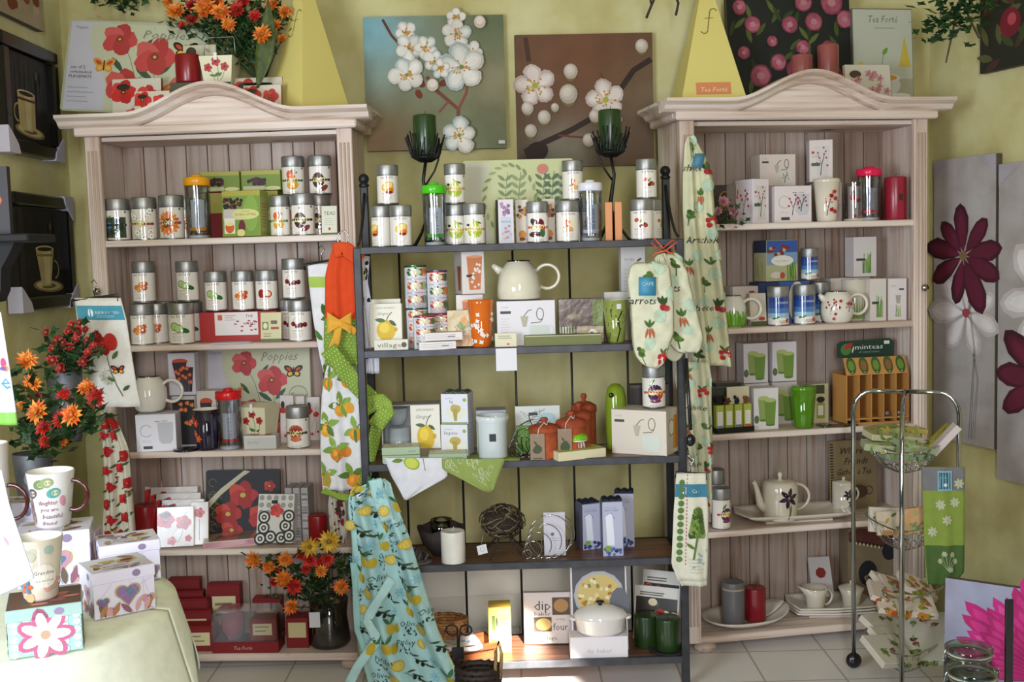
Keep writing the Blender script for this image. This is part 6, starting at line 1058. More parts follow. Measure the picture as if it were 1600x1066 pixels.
# ---- right dresser, fourth shelf
TIN('R', 3, 1119, .15, 27, 84, 'blue', 'tea tin at the back beside the vegetable apron, its lid just showing')
TIN('R', 3, 1127, .06, 29, 64, 'plum', 'tea tin in front beside the vegetable apron', turn=.3)
def sqplate(w, d, h, fn=None, col='#d6cdc0'):
    def F(u, v):
        x, y = u*2-1, v*2-1; q = max(abs(x), abs(y)); z = h*(q**3.5); s = 1-.12*(abs(x*y))
        return Vector((x*w/2*s, y*d/2*s, z+.006))
    b = MB().sheet(F, 20, 16, 'ceramic', col, -.006); b.box(-w*.28, w*.28, -d*.28, d*.28, 0, .008, 'ceramic', col, .002)
    if fn: fn(PR(b, lambda x, y, o: surf(F, x/w+.5, y/d+.5, o), 'ceramic', .0008), w, d)
    return b
def iris(p, x, y, s, a=0, c='#2c1430'):
    for i in range(6): p.leaf(x, y, s, a+i*1.05, R.choice([c, '#3c1c44', '#20102a']), .42)
    p.ell(x, y, s*.15, s*.15, '#8a6a5c')
def g_iris(p, w, h):
    for x, y, a in ((-.32, .0, .3), (.12, .25, 0), (.2, .1, .5), (.28, -.05, .9), (-.4, -.2, 0)): iris(p, w*x, h*y, .035, a); p.line([(w*x, h*y), (w*x-.04, h*y-.03)], .002, '#5a6a2c')
p_, m__, a_ = at('R', 3, 1240, .12)
put('serving_tray', 'large white square tray painted with purple irises under the teapot', 'tray', p_, a_-.05, sqplate(.50, .24, .03, g_iris))
def ipot(w, h):
    r = w/2; b = MB().lathe([(0, 0), (r*.93, 0), (r*.95, .004), (r, h*.55), (r*.97, h*.72), (r*.9, h*.76)], 'ceramic', '#d4cab8', 34); p = PR(b, cylS(r), 'ceramic', .0007, True)
    iris(p, r*.1, h*.5, r*.62, .3); p.line([(r*.1, h*.45), (r*.15, h*.2), (r*.05, h*.04)], .003, '#4a5a24'); p.leaf(r*.12, h*.08, h*.3, 1.4, '#5a6a2c', .15)
    l = MB().lathe([(r*.93, h*.76), (r*.9, h*.79), (r*.5, h*.82), (r*.12, h*.83), (r*.08, h*.87), (r*.14, h*.92), (r*.1, h*.98), (0, h)], 'ceramic', '#d4cab8', 30)
    s = MB().tube([(-r*.9, 0, h*.2), (-r*1.2, 0, h*.35), (-r*1.35, 0, h*.6), (-r*1.5, 0, h*.78), (-r*1.62, 0, h*.82)], [h*.09, h*.085, h*.06, h*.045, h*.05], 'ceramic', '#d4cab8', 12)
    hd = MB().tube([(r*.9+r*.85*max(0, math.sin(a))*1.0, 0, h*.44-h*.28*math.cos(a)) for a in [PI*i/14 for i in range(15)]], .006, 'ceramic', '#d4cab8', 10)
    return [('body', b), ('lid', l), ('spout', s), ('handle', hd)]
OBJ('R', 3, 1219, .08, ipot, 55, 68+6, 'teapot', 'cream straight-sided teapot with one purple iris and curved spout', 'teapot', dz=6)
def imug(w, h):
    r = w/2; b = MB().lathe([(0, 0), (r*.95, 0), (r, .004), (r, h*.8), (r*.96, h*.8), (0, h*.78)], 'ceramic', '#d0c6b4', 28); p = PR(b, cylS(r), 'ceramic', .0007, True); iris(p, 0, h*.5, r*.55, .2); iris(p, r*.3, h*.25, r*.4, .8)
    return [('body', b), ('lid', MB().lathe([(r*1.02, h*.8), (r, h*.84), (r*.2, h*.88), (r*.12, h*.9), (r*.18, h*.96), (0, h)], 'ceramic', '#d0c6b4', 26)), ('handle', MB().tube([(r*.95+r*.5*math.sin(a), 0, h*.45-h*.2*math.cos(a)) for a in [PI*i/10 for i in range(11)]], .0045, 'ceramic', '#d0c6b4', 8))]
OBJ('R', 3, 1318, .15, imug, 34, 52, 'lidded_mug', 'cream lidded mug with a purple iris on the big white tray', 'mug', dz=6)
BOX('R', 3, 1296, 1374, 108, .2, .012, '#7e6c4c', {'f': lambda p, w, h: ([p.rect(-w*.49, h*(.02+.04*i), -w*.42, h*(.04+.04*i), '#241c18') for i in range(24)], p.text('Where', -w*.05, h*.8, h*.14, '#1e1612', .3, fit=w*.5), p.text('Friends', w*.05, h*.65, h*.14, '#1e1612', .3, fit=w*.5), p.text('Gather, a Tea', 0, h*.5, h*.13, '#1e1612', .3, fit=w*.75), p.ell(w*.1, h*.25, w*.2, h*.1, '#4a3424'), p.arc(w*.32, h*.26, w*.08, 0, 6, .004, '#3a2a1c'))}, 'wall_plaque', 'brown plaque lettered about friends gathering, behind the lidded mug', 'plaque', rx=-.06)
# ---- right dresser, bottom shelf
def leafplate(w, d, h):
    def F(u, v):
        a = 2*PI*u; q = v; x = w/2*q*math.copysign(abs(math.cos(a))**.75, math.cos(a)); y = d/2*q*math.copysign(abs(math.sin(a))**.9, math.sin(a))
        return Vector((x, y, .006+h*q**3*(1+.8*max(0, math.cos(a))**2)))
    return MB().sheet(F, 40, 8, 'ceramic', '#cfc5b8', -.006).lathe([(0, 0), (w*.25, 0), (w*.27, .007)], 'ceramic', '#cfc5b8', 26, sy=d/w)
OBJ('R', 4, 1164, .11, lambda w, h: leafplate(w, .24, h), 138, 14, 'oval_platter', 'long white curved platter carrying the grey and red candles', 'platter', rz=.12)
OBJ('R', 4, 1146, .07, lambda w, h: [('body', candle(w, h, '#6e6c6e')[0][1]), ('band', MB().lathe([(w*.505, h*.83), (w*.51, h*.86), (w*.505, h*.87)], 'cloth', '#a89a88', 26))], 35, 70, 'pillar_candle', 'grey pillar candle with a thin string band on the platter', 'candle', dz=5)
OBJ('R', 4, 1180, .11, lambda w, h: candle(w, h, '#8e1e28'), 33, 52, 'pillar_candle', 'short red candle next to the grey one on the platter', 'candle', dz=5)
for i, l in enumerate(('lowest white square plate of the stack behind the trolley', 'middle white square plate of the stack behind the trolley', 'top white square plate of the stack, carrying the creamer')):
    p_, m__, a_ = at('R', 4, 1296, .15)
    put('square_plate', l, 'plate', (p_.x, p_.y, p_.z+.011*i), a_-.18+.03*i, sqplate(.36, .23, .022), 'stacked square plates')
def creamer(w, h, lid=False):
    r = w/2; b = MB(); n = 28; V = []; prof = [(0, 0), (.55, 0), (.6, .05), (.72, .6), (.92, .95), (.88, .97), (.66, .6), (.5, .08), (0, .06)]
    for q, z in prof:
        for i in range(n): a = 2*PI*i/n; k = r*q*(1+(.45*max(0, -math.cos(a))**6*(z > .8) if not lid else 0)); V.append((k*math.cos(a), k*math.sin(a), h*z*(1+(.12*max(0, -math.cos(a))**6 if z > .8 and not lid else 0))))
    b.add(V, [(j*n+i, j*n+(i+1) % n, (j+1)*n+(i+1) % n, (j+1)*n+i) for j in range(len(prof)-1) for i in range(n)], 'ceramic', '#cdc3b2', True)
    P = [('body', b)]
    if lid: P.append(('lid', MB().lathe([(r*.95, h*.95), (r*.9, h), (r*.3, h*1.15), (r*.1, h*1.17), (r*.14, h*1.3), (0, h*1.35)], 'ceramic', '#c8beac', 24)))
    else: P.append(('handle', MB().tube([(r*.7+r*.55*math.sin(a), 0, h*.5-h*.35*math.cos(a)) for a in [PI*i/12 for i in range(13)]], .005, 'ceramic', '#cdc3b2', 8)))
    return P
OBJ('R', 4, 1274, .12, lambda w, h: creamer(w, h), 44, 36, 'creamer', 'small white cream jug with a spout on the square plates', 'jug', dz=12)
OBJ('R', 4, 1330, .12, lambda w, h: creamer(w, h, True), 42, 30, 'sugar_bowl', 'small white lidded sugar bowl seen between the trolley posts', 'bowl', dz=12)
BOX('R', 4, 1270, 1304, 62, .16, .015, '#b6b0b0', {'f': lambda p, w, h: (p.ell(0, h*.6, w*.25, h*.14, '#7a2c24', 0, 7), p.lines(-w*.3, w*.3, h*.3, 4, h*.06, .0016, '#6a6460'))}, 'product_card', 'grey-white card with a dark red patch leaning over the cream jug', 'card', rz=-.1, rx=-.35, dz=22, mt='gloss')
def checkbag(w, h):
    b = MB().prism([(-w*.48, 0), (w*.48, 0), (w*.5, h*.78), (w*.3, h*.9), (-.3*w, h), (-.46*w, h*.97)], -.04, .04, 'cloth', '#7a6a50'); p = PR(b, planeS(w, .08), 'cloth')
    p.poly([(-w*.45, h*.82), (w*.49, h*.6), (w*.49, h*.78), (w*.28, h*.88), (-w*.3, h*.97), (-w*.45, h*.93)], '#5a2c20')
    for i in range(18): x = -w*.44+w*.052*i; y = h*.84-h*.012*i; p.rect(x, y-.012, x+w*.026, y, '#1e1814'); p.rect(x+w*.026, y-.02, x+w*.05, y-.01, '#c8b890')
    p.ell(-w*.2, h*.4, w*.13, h*.16, '#1c1a1c'); p.ell(.1*w, h*.66, w*.1, h*.12, '#1c1a1c'); return b
p_, m__, a_ = at('R', 4, 1372, .235)
put('printed_bag', 'dark brown and tan checked bag at the back behind the trolley', 'bag', p_, a_, checkbag(.33, .34), rx=-.04)
# ---- on top of the right dresser
def canvas(w, h, fn, d=.03): return [('stretched_canvas', (lambda b: (fn(PR(b, planeS(w, d), 'canvas', .0004), w, h), b)[1])(MB().box(-w/2, w/2, -d/2, d/2, 0, h, 'canvas', '#5a5448', .002)))]
p_, m__, a_ = TOP('R', 1236, .24)
put('canvas_print', 'canvas print of round pink flower heads on dark foliage behind the candles', 'picture', (p_.x, p_.y, 2.15), a_, canvas(.53, .46, g_proteas), rx=-.08, group='canvas prints')
p_, m__, a_ = TOP('R', 1380, .22)
put('display_poster', 'pale tea poster board with a steaming bowl, standing beside the pink flower canvas', 'poster', p_, a_, [('board', (lambda b: (g_teaposter(PR(b, planeS(.265, .02), 'paper'), .265, .41), b)[1])(MB().box(-.1325, .1325, -.01, .01, 0, .41, 'paper', '#6a6a5c', .001)))], rx=-.05)
for px, hp, t, l in ((1253, 66, .1, 'pink-brown pillar candle behind the crest of the arch'), (1294, 84, .14, 'taller pink-brown pillar candle beside the tea poster')):
    p_, m__, a_ = TOP('R', px, t)
    put('pillar_candle', l, 'candle', (p_.x, p_.y, p_.z+.03), a_, [('body', candle(33*m__, hp*m__, '#a05654')[0][1]), ('wick', candle(33*m__, hp*m__, '#a05654')[1][1]), ('riser', MB().box(-.04, .04, -.035, .035, -.03, 0, 'plastic', '#2a2020'))], 'pink-brown candles on the dresser top')
tpack('R', 1357, 76, 62, .07, 'wrapped pink-blossom napkin pack in front of the tea poster', fn=lambda p, w, h: (p.ell(-w*.28, h*.75, w*.13, h*.1, '#4a3a34'), [p.flower(w*R.uniform(-.4, .4), h*R.uniform(.1, .9), w*.08, 5, ['#c88a92', '#b87a84'], '#6a3a3a') for _ in range(14)]))
# ---------------------------------------------------------------- things hung up, bouquets, walls, table, trolley
def PT(px, Y, z):
    """place in the plane Y at height z that falls under picture column px"""
    x = 0
    for _ in range(6): g = proj((x, Y, z))[0]-px; x -= g/((proj((x+.01, Y, z))[0]-px-g)/.01)
    return Vector((x, Y, z))
def rows_at(rows, v):
    y0, y1 = rows[0][0], rows[-1][0]; y = y1+(y0-y1)*v
    for a, b in zip(rows, rows[1:]):
        if y <= b[0]+1e-6: t = (y-a[0])/(b[0]-a[0]); t = max(0, t); return y, a[1]+(b[1]-a[1])*t, a[2]+(b[2]-a[2])*t
    return rows[-1]
def hang(rows, Y, amp=.012, nf=2.5, ph=0, fn=None, base=None):
    """hanging cloth: outline rows (height, one side, other side) at distance Y with real folds"""
    def F(u, v):
        y, a, b = rows_at(rows, v); fo = amp*(math.sin(u*nf*2*PI+ph+v*1.2)+.5*math.sin(u*nf*4.4*PI+v*3+ph*2))*(.35+.65*(1-v))
        if fn: fo += fn(u, v)
        p = W(a+(b-a)*u, y, Y); return Vector((p.x, p.y+fo, p.z))-(base or Vector())
    return F
def cloth(name, label, cat, rows, Y, col, pr=None, amp=.012, nf=2.5, ph=0, nu=22, nv=30, th=.002, fn=None, extra=None, group=None, mt='cloth', back=None):
    y0, x0, x1 = rows[0]; base = W((x0+x1)/2, y0, Y); F = hang(rows, Y, amp, nf, ph, fn, base)
    mb = MB().sheet(F, nu, nv, mt, col, th, back); w = max(r[2]-r[1] for r in rows)*Y/FPX; h = (rows[-1][0]-y0)*Y/FPX
    if pr: pr(PR(mb, sheetS(F, w, h), mt, .0012, True), w, h)
    return put(name, label, cat, base, 0, ([('panel', mb)]+extra(base)) if extra else mb, group)
def strip(base, pts, Y, wpx, col, pr=None, mt='cloth'):
    """ribbon or tie following picture points, at distance Y"""
    mb = MB(); P = [W(x, y, Y+(0 if len(q) < 1 else q[0])) for x, y, *q in pts]; n = len(P)
    def F(u, v):
        t = (1-v)*(n-1); i = min(n-2, int(t)); f = t-i; p = P[i].lerp(P[i+1], f); d = (P[min(n-1, i+1)]-P[i]).normalized(); s = Vector((0, -1, 0)).cross(d).normalized()
        return p+s*(u-.5)*wpx*Y/FPX+Vector((0, .004*math.sin(t*4+u*3), 0))-base
    mb.sheet(F, 4, (n-1)*5, mt, col, .0016)
    if pr: h = sum((P[i+1]-P[i]).length for i in range(n-1)); pr(PR(mb, sheetS(F, wpx*Y/FPX, h), mt, .001), wpx*Y/FPX, h)
    return mb
def scaled(fn, k):
    def f(p, w, h): S0 = p.S; p.S = lambda x, y, o: S0(x*k, y*k, o); fn(p, w/k, h/k); p.S = S0
    return f
def dots(c, n, r):
    def f(p, w, h):
        k = int(w/n); m_ = int(h/n)
        for j in range(m_+1):
            for i in range(k+1): p.ell((i+.5*(j % 2))*n, j*n, r, r, c, 0, 6)
    return f
def spread(fn, w, h, sx, sy, jit=.25):
    for j in range(int(h/sy)+1):
        for i in range(int(w/sx)+1):
            x, y = (i+.5+.5*(j % 2)-.25+R.uniform(-jit, jit))*sx, (j+.5+R.uniform(-jit, jit))*sy
            if .012 < x < w-.012 and .01 < y < h-.015: fn(i, j, x, y)
def f_orange(p, w, h):
    def m_(i, j, x, y):
        c = R.choice(['#e8942c', '#e0a034', '#d8862c']); s = .027
        for a in (.3, 1.9, 3.4, 5): p.leaf(x, y+.008, s*1.9, a+R.uniform(-.3, .3), R.choice(['#7a9a3c', '#8aac4c', '#5c7c30']), .5)
        p.ell(x, y-.012, s*.85, s*.9, c); p.ell(x-.004, y-.008, s*.4, s*.45, '#edb050')
        if (i+j) % 2: p.ell(x+s*1.3, y-.004, s*.75, s*.75, c)
        for k in range(4): p.ell(x-.01+.006*math.cos(k*1.6), y+.022+.006*math.sin(k*1.6), .005, .003, '#dcdcc8', k*1.6, 6)
        p.line([(x, y), (x+.02, y+.03)], .0014, '#6a5a34')
    spread(m_, w, h, .095, .09, .15)
def f_poppycloth(p, w, h):
    def m_(i, j, x, y):
        p.poppy(x, y, .022, ('#c02024', '#a8181c', '#d02c2c')); 
        for a in (.6, 3.8): p.leaf(x+.02*math.cos(a), y+.02*math.sin(a), .025, a, '#4a5a38')
        if (i+j) % 3 == 0: butterfly(p, x+.03, y+.03, .011)
    spread(m_, w, h, .062, .06)
def f_blueapron(p, w, h):
    def m_(i, j, x, y):
        k = (i*2+j*3) % 5
        if k == 0: p.ell(x, y, .017, .015, '#c8a83c'); p.ell(x, y, .014, .012, '#dcc860'); [p.line([(x, y), (x+.012*math.cos(a), y+.01*math.sin(a))], .001, '#e8dca0') for a in (0, 1, 2, 3, 4, 5)]
        elif k == 1: p.ell(x, y, .012, .016, '#c8b03c', .2); p.ell(x+.02, y-.004, .010, .014, '#b8a434', -.3); p.leaf(x, y+.014, .03, .8, '#4a7a54'); p.leaf(x, y+.014, .028, 2.2, '#3c6a44')
        elif k == 2:
            p.line([(x-.02, y+.02), (x+.03, y-.02)], .0014, '#4a5a34')
            for q in range(5): p.leaf(x-.015+.01*q, y+.016-.009*q, .028, -.1-.5*(q % 2), '#3a5238', .2); 
            p.ell(x, y-.004, .007, .005, '#20201c', 1); p.ell(x+.012, y-.012, .007, .005, '#20201c', 1)
        elif k == 3: p.text(R.choice(['Thyme', 'Olives', 'Parsley']), x+.01, y, .024, '#24404c', .35); [p.leaf(x+R.uniform(-.02, .03), y-.015+R.uniform(-.012, .01), .011, R.random()*6, '#2c4a3c', .4) for _ in range(10)]
        else: [p.line([(x, y), (x+.018*math.cos(a*.785), y+.018*math.sin(a*.785))], .0016, '#7cb8d4') for a in range(8)]; p.arc(x, y, .011, 0, 6.2, .0012, '#7cb8d4', 12)
    spread(m_, w, h, .058, .05, .12)
def f_veg(p, w, h):
    def m_(i, j, x, y):
        k = (i*3+j*2) % 6
        p.ell(x+.03, y+.03, .018, .018, '#b9d0b8', 0, 12); [p.arc(x+.03, y+.03, .004+.004*a, 0, 6.2, .001, '#d4dcc0', 10) for a in range(3)]
        if k == 0: [p.ell(x+R.uniform(-.006, .006), y+.004*q, .013-.0015*q, .006, R.choice(['#3c5a2c', '#54742c', '#6a8a3c'])) for q in range(5)]; p.line([(x, y-.003), (x-.006, y-.026)], .004, '#4a6a34')
        elif k == 1: [p.leaf(x, y, .026, a, R.choice(['#34522a', '#4c6a34']), .4) for a in (1, 1.5, 2.1)]; p.ell(x, y-.005, .009, .009, '#a02c30'); p.ell(x+.01, y-.009, .008, .008, '#b04448')
        elif k == 2: [p.leaf(x, y, .024, a, '#4a7434', .35) for a in (.9, 1.5, 2.2)]; [p.leaf(x+.005*q, y, .03, -1.5+.25*q, '#b8603c', .24) for q in (-1, 0, 1)]
        elif k == 3: [p.ell(x+.012*math.cos(a), y+.012*math.sin(a)-.008, .0075, .0075, '#b8282c') for a in (0, 1.3, 2.6, 4)]; [p.leaf(x, y+.004, .02, a, '#4a6a34') for a in (1, 2.2)]
        elif k == 4: p.text(R.choice(['Artichoke', 'Radishes', 'Carrots']), x, y, .028, '#2e3230', .35)
        else: [p.leaf(x+R.uniform(-.01, .01), y, .026, R.uniform(.6, 2.5), R.choice(['#4a6a3c', '#6a8a4c']), .3) for _ in range(5)]
    spread(m_, w, h, .075, .068, .12)
# wall canvases between the dressers
def wall_b(px, py, off=0):
    d = ray(px, py); n = Vector((-math.sin(.045), math.cos(.045), 0)); P0 = Vector((BX0, BY0, 0))-n*off; return CP+d*((P0-CP).dot(n)/d.dot(n))
for (x0, x1, y0, y1, fn, l) in ((575, 786, 24, 237, g_flowercanvas, 'square canvas print of white blossom on a branch against grey-green'), (809, 1018, 52, 263, g_browncanvas, 'square canvas print of blossom and buds against brown')):
    a, b_ = wall_b(x0, y1, .017), wall_b(x1, y0, .017)
    put('canvas_print', l, 'picture', ((a.x+b_.x)/2, (a.y+b_.y)/2, a.z), .045, canvas((b_-a).xy.length, b_.z-a.z, fn), 'canvas prints')
# ---- bouquets
def mum(r, cols, ctr='#d8a02c', n=14, layers=3, cone=.35, pw=.17):
    mb = MB()
    for L_ in range(layers):
        rr = r*(1-.24*L_); el = .12+cone*L_; m_ = n-2*L_
        for i in range(m_):
            a = 2*PI*(i+.5*L_)/m_+R.uniform(-.1, .1); e = el+R.uniform(-.1, .12); d = Vector((math.cos(a)*math.cos(e), math.sin(a)*math.cos(e), math.sin(e))); s = Vector((-math.sin(a), math.cos(a), 0))*r*pw; up = Vector((0, 0, 1))*r*.04; k = rr*R.uniform(.85, 1.08)
            mb.add([d*r*.05, d*k*.55+s+up, d*k, d*k*.55-s+up, d*k*.5+up*-.6], [(0, 4, 1), (1, 4, 2), (2, 4, 3), (3, 4, 0)], 'leaf', R.choice(cols))
    mb.ball((0, 0, r*.16), r*.2, 'leaf', ctr, 8, (1, 1, .6)); return mb
def orient(mb, c, d):
    q = Vector((0, 0, 1)).rotation_difference(Vector(d).normalized()); mb.v = [tuple(q @ Vector(v)+c) for v in mb.v]; return mb
OC = ['#e8741c', '#f08a24', '#e05c14', '#f29a3c']; RC = ['#c81c14', '#b01410', '#d8301c']; YC = ['#d8a82c', '#e0b83c', '#c8942c']
def bouquet(name, label, loc, vase, mouth, flowers, leaves, nleaf, cat='flowers', lc=('#2c4a24', '#3a5c30', '#24401e', '#4a6a3a'), ls=.05, stems=True):
    loc = Vector(loc); P = list(vase); fo = MB(); mo = Vector(mouth)
    for (px, py, Y, rp, kind) in flowers:
        c = W(px, py, Y)-loc; r = rp*Y/FPX; d = Vector((R.uniform(-.4, .4), -1, R.uniform(0, .55)))
        if kind == 'o': b = mum(r, OC, '#c8641c')
        elif kind == 'r': b = mum(r, RC, '#7a1410')
        elif kind == 'g': b = mum(r, YC, '#8a6a20', 16, 2, .2, .13)
        elif kind == 's': b = mum(r, ['#a81c1c', '#8e1418', '#c02c28'], '#b8842c', 8, 2, .5, .3)
        else: b = mum(r, ['#c88a94', '#b87480'], '#a85a64', 8, 3, .5, .35)
        P.append(('blossom', orient(b, c, d)))
        if stems: m2 = mo.lerp(c, .5)+Vector((0, .01, .01)); fo.tube([mo, m2, c+Vector((0, .006, -.004))], .0022, 'leaf', R.choice(lc), 5)
    for _ in range(nleaf):
        px, py, Y = R.choice(leaves); c = W(px+R.gauss(0, 14), py+R.gauss(0, 12), Y+R.uniform(-.05, .06))-loc
        a = R.random()*2*PI; e = R.uniform(-.4, .9); d = Vector((math.cos(a)*math.cos(e), math.sin(a)*math.cos(e), math.sin(e)))*ls*R.uniform(.6, 1.2); s = d.cross(Vector((R.uniform(-1, 1), R.uniform(-1, 1), 1))).normalized()*d.length*.2
        fo.add([c, c+d*.4+s, c+d, c+d*.4-s], [(0, 1, 2, 3)], 'leaf', R.choice(lc)); fo.add([c+d*.35, c+d*.5+s*1.8, c+d*.75+s*.3], [(0, 1, 2)], 'leaf', R.choice(lc)); fo.add([c+d*.35, c+d*.5-s*1.8, c+d*.75-s*.3], [(0, 1, 2)], 'leaf', R.choice(lc))
    P.append(('foliage', fo)); return put(name, label, cat, loc, 0, P)
p_, m__, a_ = TOP('L', 412, .19)
bouquet('flower_arrangement', 'orange and red artificial chrysanthemums in a dark pot on top of the dresser', p_, [('pot', MB().lathe([(0, 0), (.06, 0), (.085, .13), (.08, .13), (0, .11)], 'plastic', '#2a2620', 24))], (0, 0, .13),
    [(320, 12, 4.25, 22, 'o'), (345, 18, 4.2, 17, 'o'), (357, 38, 4.2, 14, 'o'), (275, 18, 4.25, 18, 'o'), (263, 3, 4.3, 12, 'o'), (330, 0, 4.3, 14, 'r'), (300, 30, 4.3, 13, 'r'), (370, 15, 4.25, 15, 'r'), (398, 24, 4.2, 12, 'r'), (410, 54, 4.15, 18, 'o'), (430, 40, 4.2, 13, 'o'), (445, 18, 4.25, 13, 'o'), (425, 8, 4.25, 15, 'o'), (300, 8, 4.35, 12, 'r'), (380, 0, 4.3, 13, 'r'), (420, 85, 4.2, 10, 'o'), (340, 5, 4.3, 13, 'o'), (285, 40, 4.3, 9, 'r'), (440, 60, 4.25, 9, 'o')],
    [(310, 30, 4.3), (340, 45, 4.3), (375, 50, 4.3), (400, 60, 4.3), (390, 35, 4.3), (350, 60, 4.35), (415, 70, 4.3), (395, 85, 4.28), (290, 25, 4.35), (430, 30, 4.3), (375, 75, 4.3), (330, 20, 4.35), (400, 10, 4.35), (360, 25, 4.35)], 620)
c_ = W(195, -30, 4.4)
bouquet('hanging_plant', 'dark green foliage hanging above the large poppy placemat', c_, [('stem', MB().tube([(0, 0, .25), (.01, 0, .05), (.04, 0, -.02)], .003, 'leaf', '#2c2a1c'))], (0, 0, 0), [], [(190, -5, 4.4), (210, 5, 4.4), (180, -12, 4.4), (205, -10, 4.4), (175, 2, 4.4)], 90, 'plant')
# vase of flowers on the bottom shelf of the left dresser
p_, m__, a_ = at('L', 4, 515, .10)
vs_ = [('glass_vase', MB().lathe([(.0, .004), (.075, .004), (.083, .02), (.070, .12), (.078, .185), (.076, .185), (.068, .12), (.078, .024), (0, .012)], 'glass', '#dfe2e0', 30)),
       ('stones', MB().lathe([(0, .014), (.074, .02), (.074, .045), (0, .05)], 'clay', '#56504e', 20)), ('hang_tag', MB().box(-.062, -.02, -.088, -.086, .10, .16, 'paper', '#d8d8e0'))]
bouquet('flower_vase', 'glass vase of orange, red and yellow artificial flowers on the bottom dresser shelf', p_, vs_, (0, 0, .12),
    [(396, 875, 3.98, 16, 'o'), (420, 886, 4.0, 14, 'o'), (445, 875, 3.97, 15, 'o'), (430, 895, 4.02, 12, 'r'), (443, 905, 3.95, 17, 'o'), (459, 917, 3.93, 16, 'r'), (455, 948, 3.93, 15, 'o'), (500, 880, 3.95, 15, 'r'), (512, 875, 3.93, 13, 'r'), (484, 876, 3.96, 14, 'r'), (515, 846, 3.92, 22, 'g'), (484, 855, 3.94, 18, 'g'), (533, 917, 3.93, 15, 'o'), (502, 893, 3.92, 12, 'o'), (428, 910, 4.02, 9, 'r'), (478, 890, 3.98, 10, 'r'), (470, 868, 4.0, 10, 'r')],
    [(420, 890, 4.02), (440, 890, 4.02), (480, 900, 4.02), (500, 905, 4.0), (520, 890, 4.0), (535, 880, 4.02), (490, 915, 4.02), (505, 925, 4.05), (465, 900, 4.02), (545, 900, 4.0), (455, 930, 4.0), (478, 920, 4.0)], 330, ls=.045)
p_, m__, a_ = at('R', 0, 1140, .06)
bouquet('silk_roses', 'pair of pink artificial roses lying on the shelf beside the vegetable apron', p_, [('rose_stem', MB().tube([(-.04, 0, .006), (.03, .0, .012)], .003, 'leaf', '#2c4a24'))], (0, 0, .02), [(1131, 315, 4.15, 11, 'p'), (1146, 330, 4.13, 11, 'p'), (1122, 330, 4.15, 8, 'p')], [(1130, 338, 4.15), (1140, 342, 4.14), (1150, 342, 4.14)], 30, ls=.035)
# zinc wall pots with flowers
def wallpot(x0, x1, y0, y1, Y, nm, lab, fl, lv, n):
    c = W((x0+x1)/2, y1, Y); m_ = Y/FPX; w = (x1-x0)*m_; h = (y1-y0)*m_
    b = MB().lathe([(0, 0), (w*.37, 0), (w*.4, h*.1), (w*.5, h*.97), (w*.49, h), (w*.46, h*.96), (0, h*.9)], 'zinc', '#66666a', 30, sy=.7)
    PR(b, lambda x, y, o: Vector((x, -math.sqrt(max(1e-6, 1-(x/(w*.45))**2))*w*.32-o-.004, y)), 'zinc', .001).ell(0, h*.6, w*.1, h*.09, '#8a8a92')
    hook = MB().tube([(0, w*.3, h*.9), (0, w*.36, h*1.1), (0, w*.42, h*1.1)], .003, 'iron', '#222222')
    bouquet(nm, lab, c, [('zinc_pot', b), ('hook', hook)], (0, 0, h*.85), fl, lv, n, ls=.055)
wallpot(78, 135, 577, 690, 3.55, 'wall_pot', 'grey zinc wall pot of small dark red flowers beside the poppy towel', [(73, 519, 3.5, 8, 's'), (88, 532, 3.5, 9, 's'), (97, 530, 3.48, 8, 's'), (107, 518, 3.5, 9, 's'), (112, 508, 3.5, 9, 's'), (122, 518, 3.48, 11, 's'), (125, 504, 3.5, 8, 's'), (82, 545, 3.48, 9, 's'), (98, 535, 3.46, 9, 's'), (108, 542, 3.46, 9, 's'), (82, 563, 3.45, 11, 's'), (95, 575, 3.43, 11, 's'), (130, 565, 3.45, 11, 's'), (138, 550, 3.46, 9, 's'), (136, 532, 3.48, 8, 's'), (145, 540, 3.46, 7, 's'), (118, 530, 3.46, 8, 's'), (150, 522, 3.5, 8, 's'), (134, 515, 3.5, 8, 's')],
    [(95, 550, 3.5), (110, 560, 3.5), (125, 550, 3.5), (100, 530, 3.5), (120, 575, 3.48), (88, 560, 3.5), (130, 540, 3.5)], 130)
wallpot(25, 88, 705, 800, 3.1, 'wall_pot', 'grey zinc wall pot of large orange chrysanthemums above the mugs', [(42, 563, 3.1, 18, 'o'), (50, 600, 3.05, 19, 'o'), (58, 645, 2.95, 22, 'o'), (113, 648, 2.93, 22, 'o'), (95, 655, 2.98, 18, 'r'), (134, 605, 3.05, 16, 'o'), (150, 622, 3.0, 19, 'r'), (68, 668, 2.98, 16, 'r'), (100, 617, 3.06, 14, 'r'), (70, 690, 2.95, 13, 'r'), (55, 620, 3.08, 12, 'r'), (98, 690, 3.0, 10, 'o'), (35, 632, 3.1, 10, 'o'), (145, 612, 3.08, 14, 'o')],
    [(70, 610, 3.05), (30, 590, 3.12), (32, 610, 3.12), (75, 640, 3.02), (120, 625, 3.05), (110, 680, 3.0), (130, 660, 3.0), (40, 680, 3.05), (60, 700, 3.0), (85, 700, 3.0), (50, 665, 3.05), (140, 650, 3.02), (95, 675, 3.0), (35, 655, 3.08)], 260)
